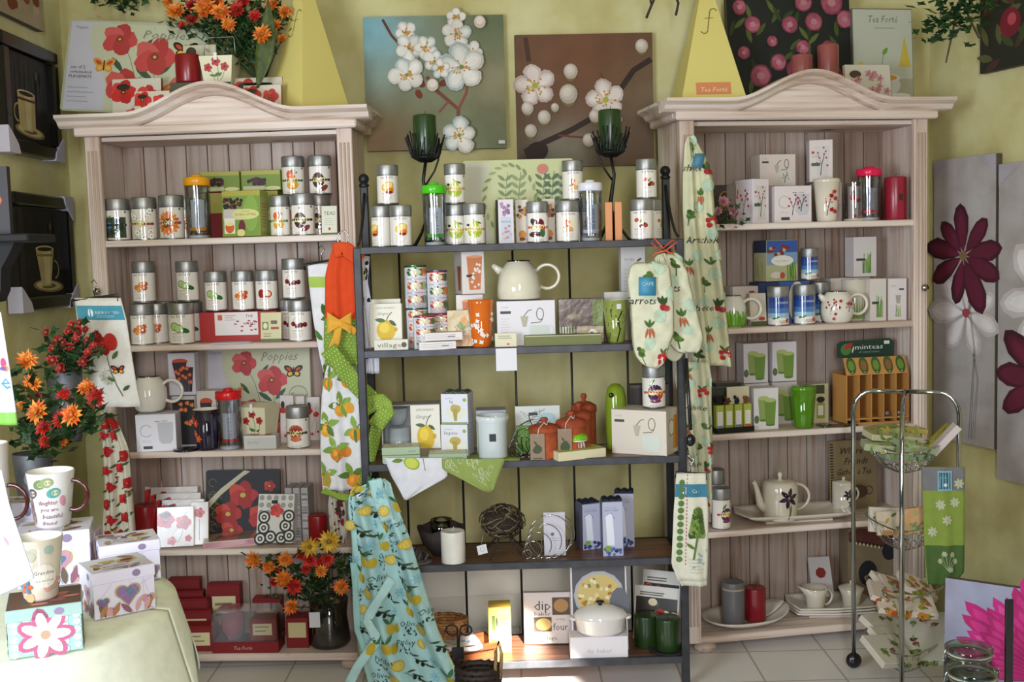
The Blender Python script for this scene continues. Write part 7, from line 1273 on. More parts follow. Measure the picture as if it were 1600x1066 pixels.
# ---- wall pictures
def cupart(kind):
    def f(p, w, h):
        p.rect(-w*.5, 0, w*.5, h*.3, '#12080a')
        for i in range(16): x = w*R.uniform(-.4, .4); p.line([(x, h*R.uniform(.4, .6)), (x+.006, h*R.uniform(.75, .95))], .003, '#0e1210')
        x, y = (-.05*w, h*.08) if kind == 0 else (.05*w, h*.06)
        p.ell(x+.02, y+h*.05, w*.34, h*.07, '#8a7c50', -.05); p.ell(x+.02, y+h*.055, w*.28, h*.05, '#c8b88a', -.05); p.ell(x+.02, y+h*.05, w*.16, h*.03, '#6a5a34')
        cw = .2*w; top = y+h*.48
        p.poly([(x-cw, top), (x+cw, top), (x+cw*(.9 if kind == 0 else .55), y+h*.1), (x+cw*.5, y+h*.05), (x-cw*.5, y+h*.05), (x-cw*(.9 if kind == 0 else .55), y+h*.1)], '#b8a878'); p.poly([(x-cw*.2, top), (x+cw*.6, top), (x+cw*.4, y+h*.07), (x-cw*.1, y+h*.07)], '#d0c494')
        p.ell(x, top, cw, h*.035, '#cbbd8c'); p.ell(x, top-.002, cw*.85, h*.025, '#20120c'); p.rect(x-cw, top-h*.09, x+cw, top-h*.06, '#5a3420' if kind == 0 else '#8a7a4c')
        p.arc(x+(-cw if kind == 0 else cw), y+h*.24, w*.09, PI*.5 if kind == 0 else -PI*.5, PI*1.5 if kind == 0 else PI*.5, .008, '#a89868', 12, h*.1)
        p.line([(w*.2, h*.5), (w*.22, h*.85)], .006, '#2a2a20'); p.ell(w*.2, h*.8, w*.03, h*.05, '#5a4a30'); p.ell(w*.32, h*.78, w*.04, h*.06, '#1e2420')
    return f
def framed(w, h, kind):
    d = .05; t = .05; fr = MB()
    for a, b, c, e in ((-w/2, w/2, 0, t), (-w/2, w/2, h-t*.9, h), (-w/2, -w/2+t, t, h-t), (w/2-t, w/2, t, h-t)): fr.box(a, b, -d/2, d/2, c, e, 'plastic', '#0c0a0c', .006)
    pi_ = MB().box(-w/2+t, w/2-t, .0, .012, t, h-t, 'paper', '#060707'); q = MB(); cupart(kind)(PR(pi_, lambda x, y, o: Vector((x, -o, t+y)), 'canvas'), w-2*t, h-2*t)
    P = [('frame', fr), ('painting', pi_)]
    for sx in (-1, 1):
        for z, s2 in (((0, 1),) if kind == 0 else ((0, 1), (h, -1))):
            if kind and sx < 0 and s2 < 0: continue
            P.append(('corner_protector', MB().prism([(sx*(w/2+.004), z-s2*.004), (sx*(w/2-.085), z-s2*.004), (sx*(w/2-.07), z+s2*.03), (sx*(w/2-.012), z+s2*.08), (sx*(w/2+.004), z+s2*.09)][::(1 if sx*s2 > 0 else -1)], -d/2-.004, d/2, 'paper', '#c4c0d4')))
    return P
put('framed_picture', 'black deep-framed painting of a straight cream mug and saucer, higher on the wall', 'picture', (BX0+.03, 4.10, 2.01), PI/2, framed(.47, .42, 0), 'black framed coffee pictures')
put('framed_picture', 'black deep-framed painting of a footed cream cup, lower on the wall', 'picture', (BX0+.03, 4.14, 1.44), PI/2, framed(.50, .43, 1), 'black framed coffee pictures')
put('canvas_print', 'corner of a pale rust-patterned canvas at the top edge of the photo', 'picture', (BX0+.02, 4.02, 2.50), PI/2, canvas(.5, .4, lambda p, w, h: (p.rect(-w*.5, 0, w*.5, h, '#a89a84'), [p.ell(R.uniform(-.4, .4)*w, R.uniform(.1, .8)*h, .03, .02, R.choice(['#7a3a20', '#b8a890', '#8a4a2c'])) for _ in range(24)])), 'canvas prints')
# black shelf with a cookbook at the left edge
q_ = W(12, 368, 3.0)
put('bracket_shelf', 'small black shelf with curved bracket carrying the pasta cookbook', 'shelf', (q_.x-.06, 3.0, q_.z-.02), 0, [('shelf_board', MB().box(-.25, .155, -.09, .09, 0, .022, 'canvas', '#060506', .004)), ('bracket', MB().prism([(-.22, 0), (.09, 0), (.075, -.03), (.05, -.07), (.045, -.13), (.03, -.16), (-.02, -.17), (-.22, -.17)], -.03, .03, 'canvas', '#060506'))])
def g_bistro(p, w, h): p.rect(-w*.5, 0, w*.5, h, '#1a1014'); p.rect(-w*.3, h*.76, w*.22, h*.93, '#d8d8d8'); p.text('BISTRO', -w*.06, h*.8, h*.1, '#1a1a1c', fit=w*.5); p.text('Made', -w*.2, h*.64, h*.13, '#d0ccc4', .3); p.text('Small', w*.0, h*.52, h*.15, '#d0ccc4', .3, fit=w*.55); p.ell(w*.22, h*.5, w*.2, h*.13, '#a84a24'); p.ell(-w*.05, h*.25, w*.42, h*.22, '#c89a3c'); [p.ell(w*R.uniform(-.4, .32), h*R.uniform(.08, .42), w*.08, h*.03, R.choice(['#e8c870', '#d8b050', '#b8862c', '#e8dcb0', '#7a8a3c']), R.random()*3) for _ in range(40)]
q2 = PT(-38, 3.0, q_.z)
put('cookbook', 'dark pasta cookbook standing on the small black shelf at the edge of the photo', 'book', (q2.x-.0, 2.98, q_.z+.0035), 0, carton(.22, .02, .182, '#1a1014', {'f': g_bistro}, 'paper'))
# ---- poppy towel on its hanger, poppy apron
def g_fleur(p, w, h):
    p.rect(w*.02, h*.80, w*.98, h*.93, '#4a94a8'); p.ell(w*.3, h*.865, w*.06, h*.04, '#dfe8ea'); p.text('FLEUR SUR TISSU', w*.65, h*.855, h*.035, '#dfe8ea', fit=w*.48); p.lines(w*.42, w*.9, h*.835, 2, h*.012, .0012, '#a8ccd4')
    for i in range(60): a = R.random()*6.3; q = math.sqrt(R.random())*.17*w; p.arc(w*.42+q*math.cos(a), h*.27+q*math.sin(a), .004, 0, 4, .0008, '#8a8458', 6)
    p.stem(w*.68, h*.1, w*.5, h*.5, .003, '#5a6a3c', .05); p.poppy(w*.45, h*.56, w*.2, ('#b82420', '#a01c18', '#cc3a24'), '#3a2418'); p.ell(w*.62, h*.6, w*.13, h*.08, '#b82820'); p.ell(w*.38, h*.64, w*.1, h*.05, '#8e1818')
    for x, y, l, a in ((.6, .44, .22, .9), (.6, .24, .2, 2.8), (.7, .15, .2, .6), (.36, .48, .12, 3.9)): p.leaf(w*x, h*y, w*l, a, R.choice(['#3c5a34', '#4a6c3c']), .38)
    butterfly(p, w*.68, h*.34, w*.14, ('#241412', '#e8a83c'))
T1 = [(466, 116, 188), (500, 120, 197), (560, 132, 206), (610, 142, 214), (636, 150, 220)]
def hanger(x0, x1, y0, y1, Y, c='#1c1c1e'):
    def f(base):
        a, b = W(x0, y0, Y)-base, W(x1, y1, Y)-base; m_ = (a+b)/2
        return [('hanger', MB().tube([a-Vector((0, 0, .02)), a, b, b-Vector((0, 0, .02))], .005, 'plastic', c).tube([m_, m_+Vector((0, 0, .03)), m_+Vector((.012, .0, .045)), m_+Vector((.0, .0, .06)), m_+Vector((-.008, 0, .05))], .002, 'chrome', '#999999'))]
    return f
cloth('tea_towel', 'cream tea towel with a big red poppy and blue band hanging beside the dresser', 'towel', T1, 3.62, '#dedad0', g_fleur, .004, 1.2, 0, 14, 20, .006, extra=hanger(112, 184, 470, 461, 3.625))
cloth('apron', 'cream apron printed with red poppies hanging against the dresser edge', 'apron', [(642, 158, 168), (665, 157, 186), (700, 158, 200), (760, 160, 206), (820, 158, 212), (846, 158, 214)], 4.06, '#d6d0ba', f_poppycloth, .02, 1.8, .5, extra=lambda b: [('hanging_loop', MB().tube([(0, 0, -.01), (0, .02, .02), (.02, .10, .02)], .003, 'cloth', '#c8c2aa'))])
# ---- hanging group at the inner edge of the left dresser
H1 = 3.98
cloth('tea_towel', 'white tea towel with green leaves and a lime band behind the orange-topped towel', 'towel', [(412, 480, 560), (450, 483, 568), (500, 489, 575), (560, 500, 585), (582, 506, 590)], H1+.05, '#e4e4e8', lambda p, w, h: (p.rect(0, h*.78, w, h*.88, '#a8c45c'), [p.leaf(w*R.random(), h*R.random()*.75, .06, R.uniform(0, 6), R.choice(['#4c7a2c', '#5e8e3a', '#3c6424']), .45) for _ in range(14)], [p.ell(w*(.6+.35*R.random()), h*R.random()*.7, .012, .02, '#1e1c1c', .5) for _ in range(6)]), .008, 1.6, extra=hanger(476, 530, 414, 404, H1+.05))
cloth('tea_towel', 'plain white towel corner hanging beside the lemon boxes', 'towel', [(400, 566, 578), (440, 560, 574), (500, 566, 585), (560, 570, 592), (584, 572, 592)], H1+.03, '#dcdce6', lambda p, w, h: (p.ell(w*.5, h*.85, .016, .03, '#c8c4a0'), [p.ell(w*R.random(), h*R.uniform(.55, .97), .008, .014, '#24221e', R.random()*3) for _ in range(7)]), .006, 1.5)
cloth('kitchen_towel', 'orange-topped hanging towel with lime polka-dot skirt and yellow bow', 'towel', [(382, 524, 546), (392, 518, 562), (405, 514, 560), (430, 508, 560), (499, 507, 563), (502, 506, 563), (540, 505, 567), (572, 507, 560)], H1-.03, lambda u, v: '#d8481a' if v > .385 else '#7e9c38', lambda p, w, h: dots('#d4dc9c', .012, .0019)(p, w, h*.38), .010, 1.6, 1, 20, 36, .003,
    extra=lambda b: [('collar', strip(b, [(520, 392, -.012), (540, 388, -.02), (564, 408, -.012)], H1-.04, 22, '#dc4e1e')), ('bow', MB().add([], [], 'cloth', WH).sheet(lambda u, v: W(511+38*u, 505+(v-.5)*-(8+26*abs(u-.5)*2), H1-.065+.01*math.sin(v*3))-b, 8, 6, 'cloth', '#e0a83c', .003), [('bow_tail', strip(b, [(528, 508), (526, 530), (518, 548)], H1-.06, 13, '#e0a83c')), ('bow_tail', strip(b, [(532, 508), (545, 512), (556, 520)], H1-.06, 11, '#d89c34'))]), ('ring', MB().tube([W(536+9*math.cos(a), 372+11*math.sin(a), H1-.03)-b for a in [2*PI*i/16 for i in range(16)]], .002, 'chrome', '#aaaaaa', 6, True))])
cloth('apron', 'white apron printed with oranges, with lime polka-dot ties', 'apron', [(566, 512, 540), (585, 507, 552), (620, 502, 566), (660, 500, 572), (700, 500, 575), (740, 502, 576), (766, 504, 575)], H1-.02, '#e0dfe2', f_orange, .010, 1.7, .4, 24, 34,
    extra=lambda b: [('waist_tie', strip(b, [(512, 545, -.02), (535, 575, -.025), (555, 600, -.025), (578, 622, -.02), (590, 640, -.02)], H1-.05, 27, '#7e9c38', dots('#d4dc9c', .012, .0019))), ('tie_knot', strip(b, [(566, 640), (590, 625, -.01), (606, 640, -.01), (585, 668)], H1-.07, 26, '#88a63c', dots('#d4dc9c', .012, .0019))), ('waist_tie', strip(b, [(590, 655), (584, 690), (574, 730), (568, 762)], H1-.05, 18, '#7e9c38', dots('#d4dc9c', .012, .0019))), ('hem_ruffle', strip(b, [(503, 766, 0), (530, 776, 0), (555, 780, 0), (572, 762, 0)], H1-.01, 10, '#88a63c'))])
AR = [(748, 582, 600), (756, 574, 610), (766, 549, 613), (778, 544, 616), (800, 543, 624), (840, 548, 640), (880, 549, 652), (930, 550, 668), (980, 553, 684), (1030, 560, 706), (1070, 572, 728), (1100, 576, 738)]
cloth('apron', 'pale turquoise apron printed with lemons and olives, hanging to the floor edge', 'apron', AR, 3.79, '#b4dfe2', scaled(f_blueapron, 1.18), .034, 1.7, .8, 34, 44,
    extra=lambda b: [('waist_tie', strip(b, [(612, 905), (590, 940, -.01), (572, 970), (590, 1000, -.01), (560, 1040), (545, 1070)], 3.735, 15, '#b8e0e2', scaled(f_blueapron, 1.2))), ('side_tie', strip(b, [(552, 880), (556, 930), (558, 985), (575, 1030)], 3.75, 10, '#9ccacc')), ('gathered_strap', strip(b, [(586, 750), (590, 768), (598, 790), (606, 815)], 3.765, 22, '#b0dcde', scaled(f_blueapron, 1.2))), ('button', MB().ball(W(561, 775, 3.755)-b, .011, 'plastic', '#e0e8ea', 12, (1, .4, 1)))])
cloth('patterned_cloth', 'white and dark red floral cloth hanging in the shade behind the orange-print apron', 'towel', [(762, 515, 536), (790, 512, 540), (830, 516, 542), (850, 522, 540)], H1+.02, '#b8b0a4', lambda p, w, h: [p.leaf(w*R.random(), h*R.random(), .03, R.random()*6, R.choice(['#5a1418', '#7a1c20', '#3c2c20']), .5) for _ in range(26)], .008, 1.6)
# ---- oven mitts and vegetable aprons
def mitt(name, label, rows, Y, ex=None, ph=0):
    y0, x0, x1 = rows[0]; base = W((x0+x1)/2, y0, Y)
    q = lambda u, v: .0042*(abs(math.sin((u*2.2+v*5)*PI+ph))+abs(math.sin((u*2.2-v*5)*PI+ph)))
    pf = lambda s: (lambda u, v: s*(.016*math.sqrt(max(0, 1-(2*u-1)**4))*min(1, 6*v, 8*(1-v))**.5+q(u, v)))
    F = hang(rows, Y, 0, 1, 0, pf(-1), base); G = hang(rows, Y, 0, 1, 0, pf(1), base)
    mb = MB().sheet(F, 24, 34, 'cloth', '#d9d8bd', .002).sheet(lambda u, v: G(1-u, v), 14, 20, 'cloth', '#d2d2b8', .002); w = max(r[2]-r[1] for r in rows)*Y/FPX; h = (rows[-1][0]-y0)*Y/FPX
    scaled(f_veg, 1.3)(PR(mb, sheetS(F, w, h), 'cloth', .0014, True), w, h)
    return put(name, label, 'oven mitt', base, 0, [('quilted_body', mb)]+(ex(base) if ex else []), 'quilted vegetable-print oven mitts')
MA = [(410, 994, 1030), (416, 984, 1046), (440, 979, 1049), (480, 985, 1053), (520, 987, 1053), (545, 989, 1044), (557, 993, 1041), (566, 1000, 1038), (572, 1008, 1033), (575.5, 1015, 1026)]
MBR = [(396, 1030, 1056), (402, 1022, 1064), (425, 1024, 1074), (470, 1032, 1084), (505, 1037, 1094), (530, 1042, 1099), (545, 1052, 1095), (552, 1062, 1088)]
MC = [(505, 1030, 1066), (530, 1032, 1072), (550, 1036, 1070), (560, 1042, 1064), (564, 1048, 1058)]
mitt('oven_mitt', 'quilted oven mitt with a blue label, in front of the other mitt', MA, 3.74, lambda b: [('label', (lambda L_: (PR(L_, lambda x, y, o: W(1012, 452, 3.705)-b+Vector((x, -o-.002, y)), 'paper').text('CAFE', 0, .012, .018, '#a8d0dc'), L_)[1])(MB().sheet(lambda u, v: W(998+27*u, 462-29*v, 3.707)-b, 1, 4, 'paper', lambda u, v: '#1c4a68' if .22 < v < .32 else '#3f8cae', .001))), ('hanging_loop', MB().tube([W(1030, 412, 3.74)-b, W(1029, 400, 3.735)-b, W(1038, 396, 3.735)-b, W(1042, 408, 3.74)-b], .003, 'cloth', '#d0d0b0')), ('ribbon', MB().tube([W(x, y, 3.73)-b for x, y in ((1036, 394), (1018, 380), (1022, 372), (1036, 388), (1050, 376), (1058, 378), (1040, 392), (1024, 396), (1020, 402))], .0026, 'gloss', '#d8481c', 6).tube([W(x, y, 3.728)-b for x, y in ((1037, 390), (1048, 396), (1056, 392))], .003, 'gloss', '#c83c18', 6))])
mitt('oven_mitt', 'quilted oven mitt printed with tomatoes, behind the mitt with the blue label', MBR, 3.80, lambda b: [('thumb', MB().sheet(hang(MC, 3.83, 0, 1, 0, lambda u, v: -.012*math.sqrt(max(0, 1-(2*u-1)**4)), b), 12, 12, 'cloth', '#d2d2b8', .004))], .5)
cloth('apron', 'long cream vegetable-print apron hanging from the front edge of the dresser by the rack', 'apron', [(212, 1075, 1082), (225, 1070, 1092), (245, 1069, 1103), (275, 1067, 1113), (330, 1067, 1117), (420, 1071, 1127), (500, 1076, 1135), (572, 1082, 1141)], 4.06, '#d3d2ae', scaled(f_veg, 1.25), .02, 1.6, 1.2, 24, 60, extra=lambda b: [('label', MB().sheet(lambda u, v: W(1082+16*u+4*v, 262-22*v, 4.035)-b, 1, 3, 'paper', '#4a7c96', .001))])
cloth('apron', 'second vegetable-print apron showing below the long one, gathered behind the rack post', 'apron', [(566, 1058, 1108), (590, 1054, 1112), (630, 1062, 1112), (700, 1075, 1114), (770, 1080, 1113), (800, 1084, 1112)], 4.00, '#cccbaa', f_veg, .022, 1.6, 2, 20, 40)
put('ladle', 'black kitchen utensil hanging upside down beside the rack post', 'utensil', W(1072, 560, 3.77), 0, (lambda b: MB().tube([(0, 0, 0), W(1077, 640, 3.77)-b, W(1079, 672, 3.77)-b], .0065, 'plastic', '#141416').ball(W(1079, 688, 3.77)-b, .022, 'plastic', '#141416', 14, (.8, .6, 1)).tube([W(1074, 700, 3.77)-b, W(1076, 715, 3.76)-b, W(1082, 722, 3.76)-b], .003, 'chrome', '#777777'))(W(1072, 560, 3.77)))
def g_arti(p, w, h):
    p.rect(0, h*.78, w, h*.9, '#3f7c94'); p.ell(w*.3, h*.84, w*.09, h*.035, '#dde6e8'); p.text('Cafe', w*.65, h*.82, h*.05, '#c8dce0')
    for i in range(12): p.ell(w*.2, h*(.2+.065*i), w*.09, h*.028, '#5a7a3c')
    for i in range(26): p.rect(w*.36, h*(.15+.033*i), w*.385, h*(.165+.033*i), '#b03a34')
    x, y = w*.68, h*.42
    for q in range(7):
        for s in range(-2, 3): p.ell(x+s*w*.085*(1-.11*q), y+h*(.02+.036*q)-abs(s)*h*.006, w*.075, h*.036, R.choice(['#4a6428', '#6a8434', '#3c5420', '#7c9448']))
    p.line([(x, y), (x-w*.08, y-h*.22)], .006, '#5a7a34'); p.leaf(x-w*.05, y-h*.12, w*.3, 2.6, '#5a7434', .3); [p.leaf(w*R.uniform(.5, .95), h*R.uniform(.12, .3), w*.12, R.random()*6, '#8ab0b8') for _ in range(8)]; p.lines(w*.45, w*.95, h*.2, 5, h*.03, .001, '#9a9a90')
for i, l in enumerate(('back cream artichoke tea towel, just showing below the front one', 'front cream artichoke tea towel with a blue band, hanging from the rack')):
    cloth('tea_towel', l, 'towel', [(742-2*i, 1057, 1103), (800, 1054-i, 1107), (860, 1051, 1107-i), (884-4*i, 1050, 1106), (916-8*i, 1066 if i == 0 else 1060, 1105)], 3.74-.015*i, '#d8d5c2', g_arti if i else None, .005, 1.1, 0, 14, 24, .004, extra=hanger(1056, 1103, 738, 741, 3.735) if i else None, group='artichoke tea towels')
# cloths hanging over the third rack shelf
def shelfcloth(label, rows, Y, col, pr, top):
    def ex(b):
        return [('laid_part', MB().sheet(lambda u, v: PT(top[0]+(top[1]-top[0])*u+(top[2]*v), UN['M'][1]-.006+.16*v, UN['M'][3][2]+.0035)-b, 6, 4, 'cloth', col, -.002))]
    cloth('napkin', label, 'napkin', rows, Y, col, pr, .004, 1.2, 0, 14, 14, .003, extra=ex, mt='cloth')
shelfcloth('white cloth with a lime slice hanging in a point over the third rack shelf', [(716, 600, 698), (731, 606, 699), (746, 612, 699), (781, 633, 636)], 3.82, '#dcdce4', lambda p, w, h: (p.ell(w*.42, h*.88, w*.13, h*.16, '#8aa82c'), p.ell(w*.42, h*.88, w*.11, h*.13, '#c4cc5c'), p.line([(w*.62, h*.7), (w*.62, h)], .002, '#4a5a3c'), p.leaf(w*.3, h*.96, w*.2, 3.3, '#6a8a34')), (600, 700, 10))
def g_sprays(p, w, h):
    for x, y, a in ((.2, .7, 1.2), (.55, .8, .9), (.75, .45, 1.0), (.6, .3, .8)):
        for k in range(5): p.arc(w*x+.012*k*math.cos(a+k), h*y+.008*k*math.sin(a), .009, 0, 5.5, .0013, '#e0e6cc', 8, .013)
shelfcloth('sage green cloth with white line drawings hanging over the third rack shelf', [(717, 690, 790), (734, 691, 783), (765, 752, 771), (769, 764, 768)], 3.81, '#8fa055', g_sprays, (692, 812, 6))
# ---- the round table at the left with its gift boxes and mugs
TC = Vector((-1.22, 2.45, .81)); TR = .40
def drape(u, v):
    a = 2*PI*u; r0 = TR
    if v < .5: q = v/.5*r0; return Vector((q*math.cos(a), q*math.sin(a), .0))
    t = (v-.5)/.5; sc = .5+.5*math.cos(a*9+.6); r = r0+.012+t*(.03+.035*sc); return Vector((r*math.cos(a), r*math.sin(a), -.006-t*(.11+.14*sc)))
def drape2(u, v):
    a = 2*PI*u; t = v; sc = .5+.5*math.cos(a*11); r = TR-.01+t*(.01+.05*sc); return Vector((r*math.cos(a), r*math.sin(a), -.01-t*.78))
def tdisc(): return MB().lathe([(0, -.03), (TR-.015, -.03), (TR-.015, -.004), (0, -.004)], 'paper', '#6a5a48', 40)
put('round_table', 'round table under the tablecloths holding the heart-printed boxes', 'table', TC, 0, [('table_top', tdisc()), ('pedestal', MB().lathe([(0, -.80), (.2, -.80), (.19, -.78), (.03, -.75), (.03, -.03), (0, -.03)], 'iron', '#2a2a2c', 24))])
put('tablecloth', 'pale yellow scalloped tablecloth on the round table', 'tablecloth', TC, 0, MB().sheet(drape, 160, 24, 'cloth', '#f0f4e0', -.003))
put('under_cloth', 'dark teal under-cloth falling to the floor below the yellow tablecloth', 'tablecloth', TC, 0, MB().sheet(drape2, 132, 10, 'cloth', '#1f4a4e', -.003))
def TB(px, Y, w, d, h, rz, fr, lbl, name='gift_box', z=0, col='#d8d4e4', lidf=g_heartlid, side=None):
    p = PT(px, Y, TC.z+z+.003+h/2); p.z = TC.z+z+.003
    sd = side or fr; b = carton(w, d, h*.8, col, {'f': fr, 'l': sd, 'r': sd}); l = MB().box(-w/2-.002, w/2+.002, -d/2-.002, d/2+.002, h*.74, h, 'paper', col, .0015)
    lidf(PR(l, topS(h), 'paper', .0003), w, d); hh = h*.26
    for f in 'flr': PR(l, (lambda S: lambda x, y, o: S(x, y+h*.74, o))(planeS(w+.004, d+.004, f)), 'paper', .0003).ell(w*.2, hh*.5, w*.07, hh*.3, '#8a7a9a')
    return put(name, lbl, 'box', p, rz, [('carton', b), ('lid', l)], 'decorated gift boxes on the round table')
TB(72, 2.22, .14, .13, .10, .38, g_bigflower, 'gift box with one large pink and white flower on turquoise', col='#9ab8b0', lidf=lambda p, w, h: (p.rect(-w*.5, -h*.5, w*.5, h*.5, '#6a4a3c'), [p.ell(w*R.uniform(-.4, .4), h*R.uniform(-.4, .4), w*.12, h*.06, R.choice(['#a85a6a', '#c87a6a', '#8a6a4c', '#4a5a5c'])) for _ in range(14)]))
TB(183, 2.45, .135, .12, .105, .62, g_hearts, 'heart-printed gift box nearest the table edge, beside the turquoise one')
TB(200, 2.70, .14, .12, .10, .45, g_hearts, 'heart-printed gift box behind the one nearest the table edge')
TB(88, 2.70, .17, .14, .135, .3, g_hearts, 'large heart-printed gift box carrying the daughter mug')
TB(38, 2.86, .14, .09, .17, .1, g_hearts, 'heart-printed gift box lettered Mother at the back')
TB(136, 2.8, .06, .06, .10, .1, g_hearts, 'narrow pink-purple gift box at the back beside the large heart-printed box', col='#b8a0b8')
def gmug(kind):
    def f(p, r, h):
        if kind: 
            for i in range(16): p.ell(R.uniform(-1.5, 1.5)*r, h*R.uniform(.05, .85), r*.22, r*.2, R.choice(['#c8a878', '#b8b8a0', '#c89a8a', '#9ab0a4']), R.random()*3)
            p.flower(-r*.5, h*.6, r*.42, 6, '#b86a7a', '#b86a7a', .32); p.flower(-r*.5, h*.6, r*.34, 6, '#d8ccb4', '#b87a4c', .26); p.flower(-r*.3, h*.25, r*.32, 6, ['#c8602c', '#5a7a9a'], '#a8342c', .32); p.ell(r*.5, h*.42, r*.5, h*.2, '#ddd6c8'); p.text('Grandma', r*.5, h*.45, r*.24, '#3a3a38', .2, fit=r*.8); p.text('you are loved', r*.5, h*.33, r*.14, '#3a3a38', .2, fit=r*.7)
        else:
            for x, y, c in ((-.55, .65, '#5a4a6a'), (-.1, .82, '#7a8a5c'), (.45, .66, '#5a9a94'), (.2, .85, '#8a9a6c')): p.ell(r*x, h*y, r*.3, h*.09, c, .3); p.ell(r*x+.004, h*y, r*.15, h*.05, '#c8c0a0', .3)
            p.leaf(-r*.8, h*.1, h*.5, 1.4, '#6a4a5a', .3); p.leaf(-r*.5, h*.08, h*.4, 1.8, '#8a6a5a', .3); p.ell(r*.8, h*.5, r*.14, h*.1, '#c88a9a'); p.text('daughter', r*.15, h*.45, r*.3, '#8a4a6a', .2, fit=r*.8); p.text('you are', r*.2, h*.33, r*.24, '#8a4a6a', .2); p.text('beautiful', r*.3, h*.2, r*.28, '#8a4a6a', .2, fit=r*.8); p.text('friend', r*.15, h*.08, r*.24, '#8a4a6a', .2)
    return f
q3 = PT(80, 2.70, 1.04)
put('mug', 'tapered mug lettered to a daughter, with brown handle, on the large heart box', 'mug', (q3.x, 2.70, TC.z+.139), -.0, mug(.115, .14, '#d6d2d0', .72, .038, gmug(0), hc='#4a1c1c'), 'gift mugs')
q3 = PT(62, 2.22, .97)
put('mug', 'tapered mug lettered Grandma on the turquoise flower box', 'mug', (q3.x, 2.22, TC.z+.104), 0, mug(.098, .128, '#cfc6b4', .70, 0, gmug(1)), 'gift mugs')
q3 = PT(-18, 2.75, 1.1)
put('mug', 'mug at the edge of the photo with only its brown handle showing', 'mug', (q3.x, 2.75, TC.z+.004), 0, mug(.10, .34, '#d6d2d0', .72, .045, gmug(0), hc='#4a1c1c'), 'gift mugs')
cloth('gift_bag', 'white paper sheet with a dandelion drawing at the photo edge before the table', 'paper', [(735, -30, 2), (790, -30, 14), (850, -30, 34), (905, -30, 53), (930, -30, 6)], 2.05, '#d8d8e4', lambda p, w, h: (p.arc(w*.55, h*.06, .022, 0, PI, .0012, '#b8a49a', 12), [p.line([(w*.55, h*.06), (w*.55+.022*math.cos(a*.4), h*.06+.022*math.sin(a*.4))], .0008, '#b8a49a') for a in range(9)], p.line([(w*.45, h*.75), (w*.6, h*.6)], .005, '#a85a3c'), p.leaf(w*.7, h*.4, .02, 2, '#c88a9a')), .004, 1, mt='paper')
cloth('hanging_card', 'white hanging sign with a blue letter and lime hem at the edge of the photo', 'sign', [(488, -30, 1), (560, -30, 12), (640, -30, 24), (664, -30, 27)], 2.6, lambda u, v: '#7cb84c' if v < .11 else '#d4d8e4', lambda p, w, h: (p.text('e', w*.82, h*.32, .055, '#2c94b8'), p.ell(w*.82, h*.55, .008, .012, '#c8346c'), p.ell(w*.88, h*.5, .008, .008, '#e08a2c'), p.ell(w*.82, h*.5, .012, .005, '#6a4a94')), .003, 1, mt='paper', nv=36)
put('dark_chair', 'black curved chair back at the bottom corner beside the table', 'chair', PT(10, 2.0, .6), 0, MB().tube([(-.08, 0, .17), (-.035, 0, .08), (.0, 0, -.05), (.02, 0, -.25), (.03, 0, -.6)], .022, 'plastic', '#101012', 10))
# ---- right wall
def rwall(x0, x1, yt, yb, fn, label, d=.03):
    xm = (x0+x1)/2; a, b_ = wall_r(x0, yb, d/2+.003), wall_r(x1, yb, d/2+.003); t_ = wall_r(xm, yt, d/2+.003); c = (a+b_)/2; zb = wall_r(xm, yb, d/2+.003).z
    return put('canvas_print', label, 'picture', (c.x, c.y, zb), RA-PI/2, canvas((b_-a).xy.length, t_.z-zb, fn, d), 'canvas prints')
def g_tall(flip):
    def f(p, w, h):
        p.field(w, h, '#b2adab', [(R.random(), R.random(), .2, .6, R.choice(['#a39d98', '#bdb9b8', '#9a9288', '#aaa4a4'])) for _ in range(16)], 14, 50)
        A, B = ((.0, .66), (.05, .46)) if not flip else ((.1, .33), (.15, .58))
        for (x, y), cs, ct, n, o, s in ((B, [('#c4bcbc', '#dcd6d6', '#e8e4e4'), ('#ccc4c2', '#e2dede')], '#a8404c', 7, .5, .56), (A, [('#3e0c20', '#561430', '#6a1a34'), ('#4a0f26', '#621834')], '#8a6a4a', 9, .2, .62)):
            for k in range(2): p.line([(w*x+k*.008, h*y), (w*(x+.18)+k*.006, h*y*.5), (w*(x+.1)+k*.012, h*.02)], .0025, '#5a5452')
            for i in range(n): a = 2*PI*i/n+o+R.uniform(-.12, .12); l = w*s*R.uniform(.8, 1.15); p.petal(w*x+.015*math.cos(a), h*y+.015*math.sin(a), l, a, R.choice(cs), .42 if n == 9 else .5)
            p.ell(w*x, h*y, w*.06, w*.06, ct, 0, 10, .2)
        p.poly([(-w*.5, h), (-w*.5, h*.93), (-w*.2, h)], '#b0aab4'); p.poly([(w*.5, h), (w*.5, h*.93), (w*.2, h)], '#b0aab4')
    return f
rwall(1463, 1558, 246, 692, g_tall(False), 'tall narrow grey canvas with a dark red and a white flower, nearer the dresser')
rwall(1562, 1690, 250, 762, g_tall(True), 'tall narrow grey canvas with white flower above dark red, cut by the photo edge')
rwall(1536, 1680, -60, 100, lambda p, w, h: (p.rect(-w*.5, 0, w*.5, h, '#26281c'), [p.leaf(w*R.uniform(-.5, .4), h*R.uniform(0, .9), w*.2, R.random()*3, R.choice(['#3c4c24', '#5a5a34', '#4a3024'])) for _ in range(30)], [p.ell(w*x, h*y, w*s, w*s*1.05, c) for x, y, s, c in ((-.15, .45, .12, '#7a1a28'), (.15, .6, .14, '#8e2030'), (-.3, .8, .08, '#7a1a28'), (-.13, .48, .05, '#b84a54'))]), 'dark canvas print of red fruit high on the wall in the top corner')
c_ = W(1500, -20, 4.3)
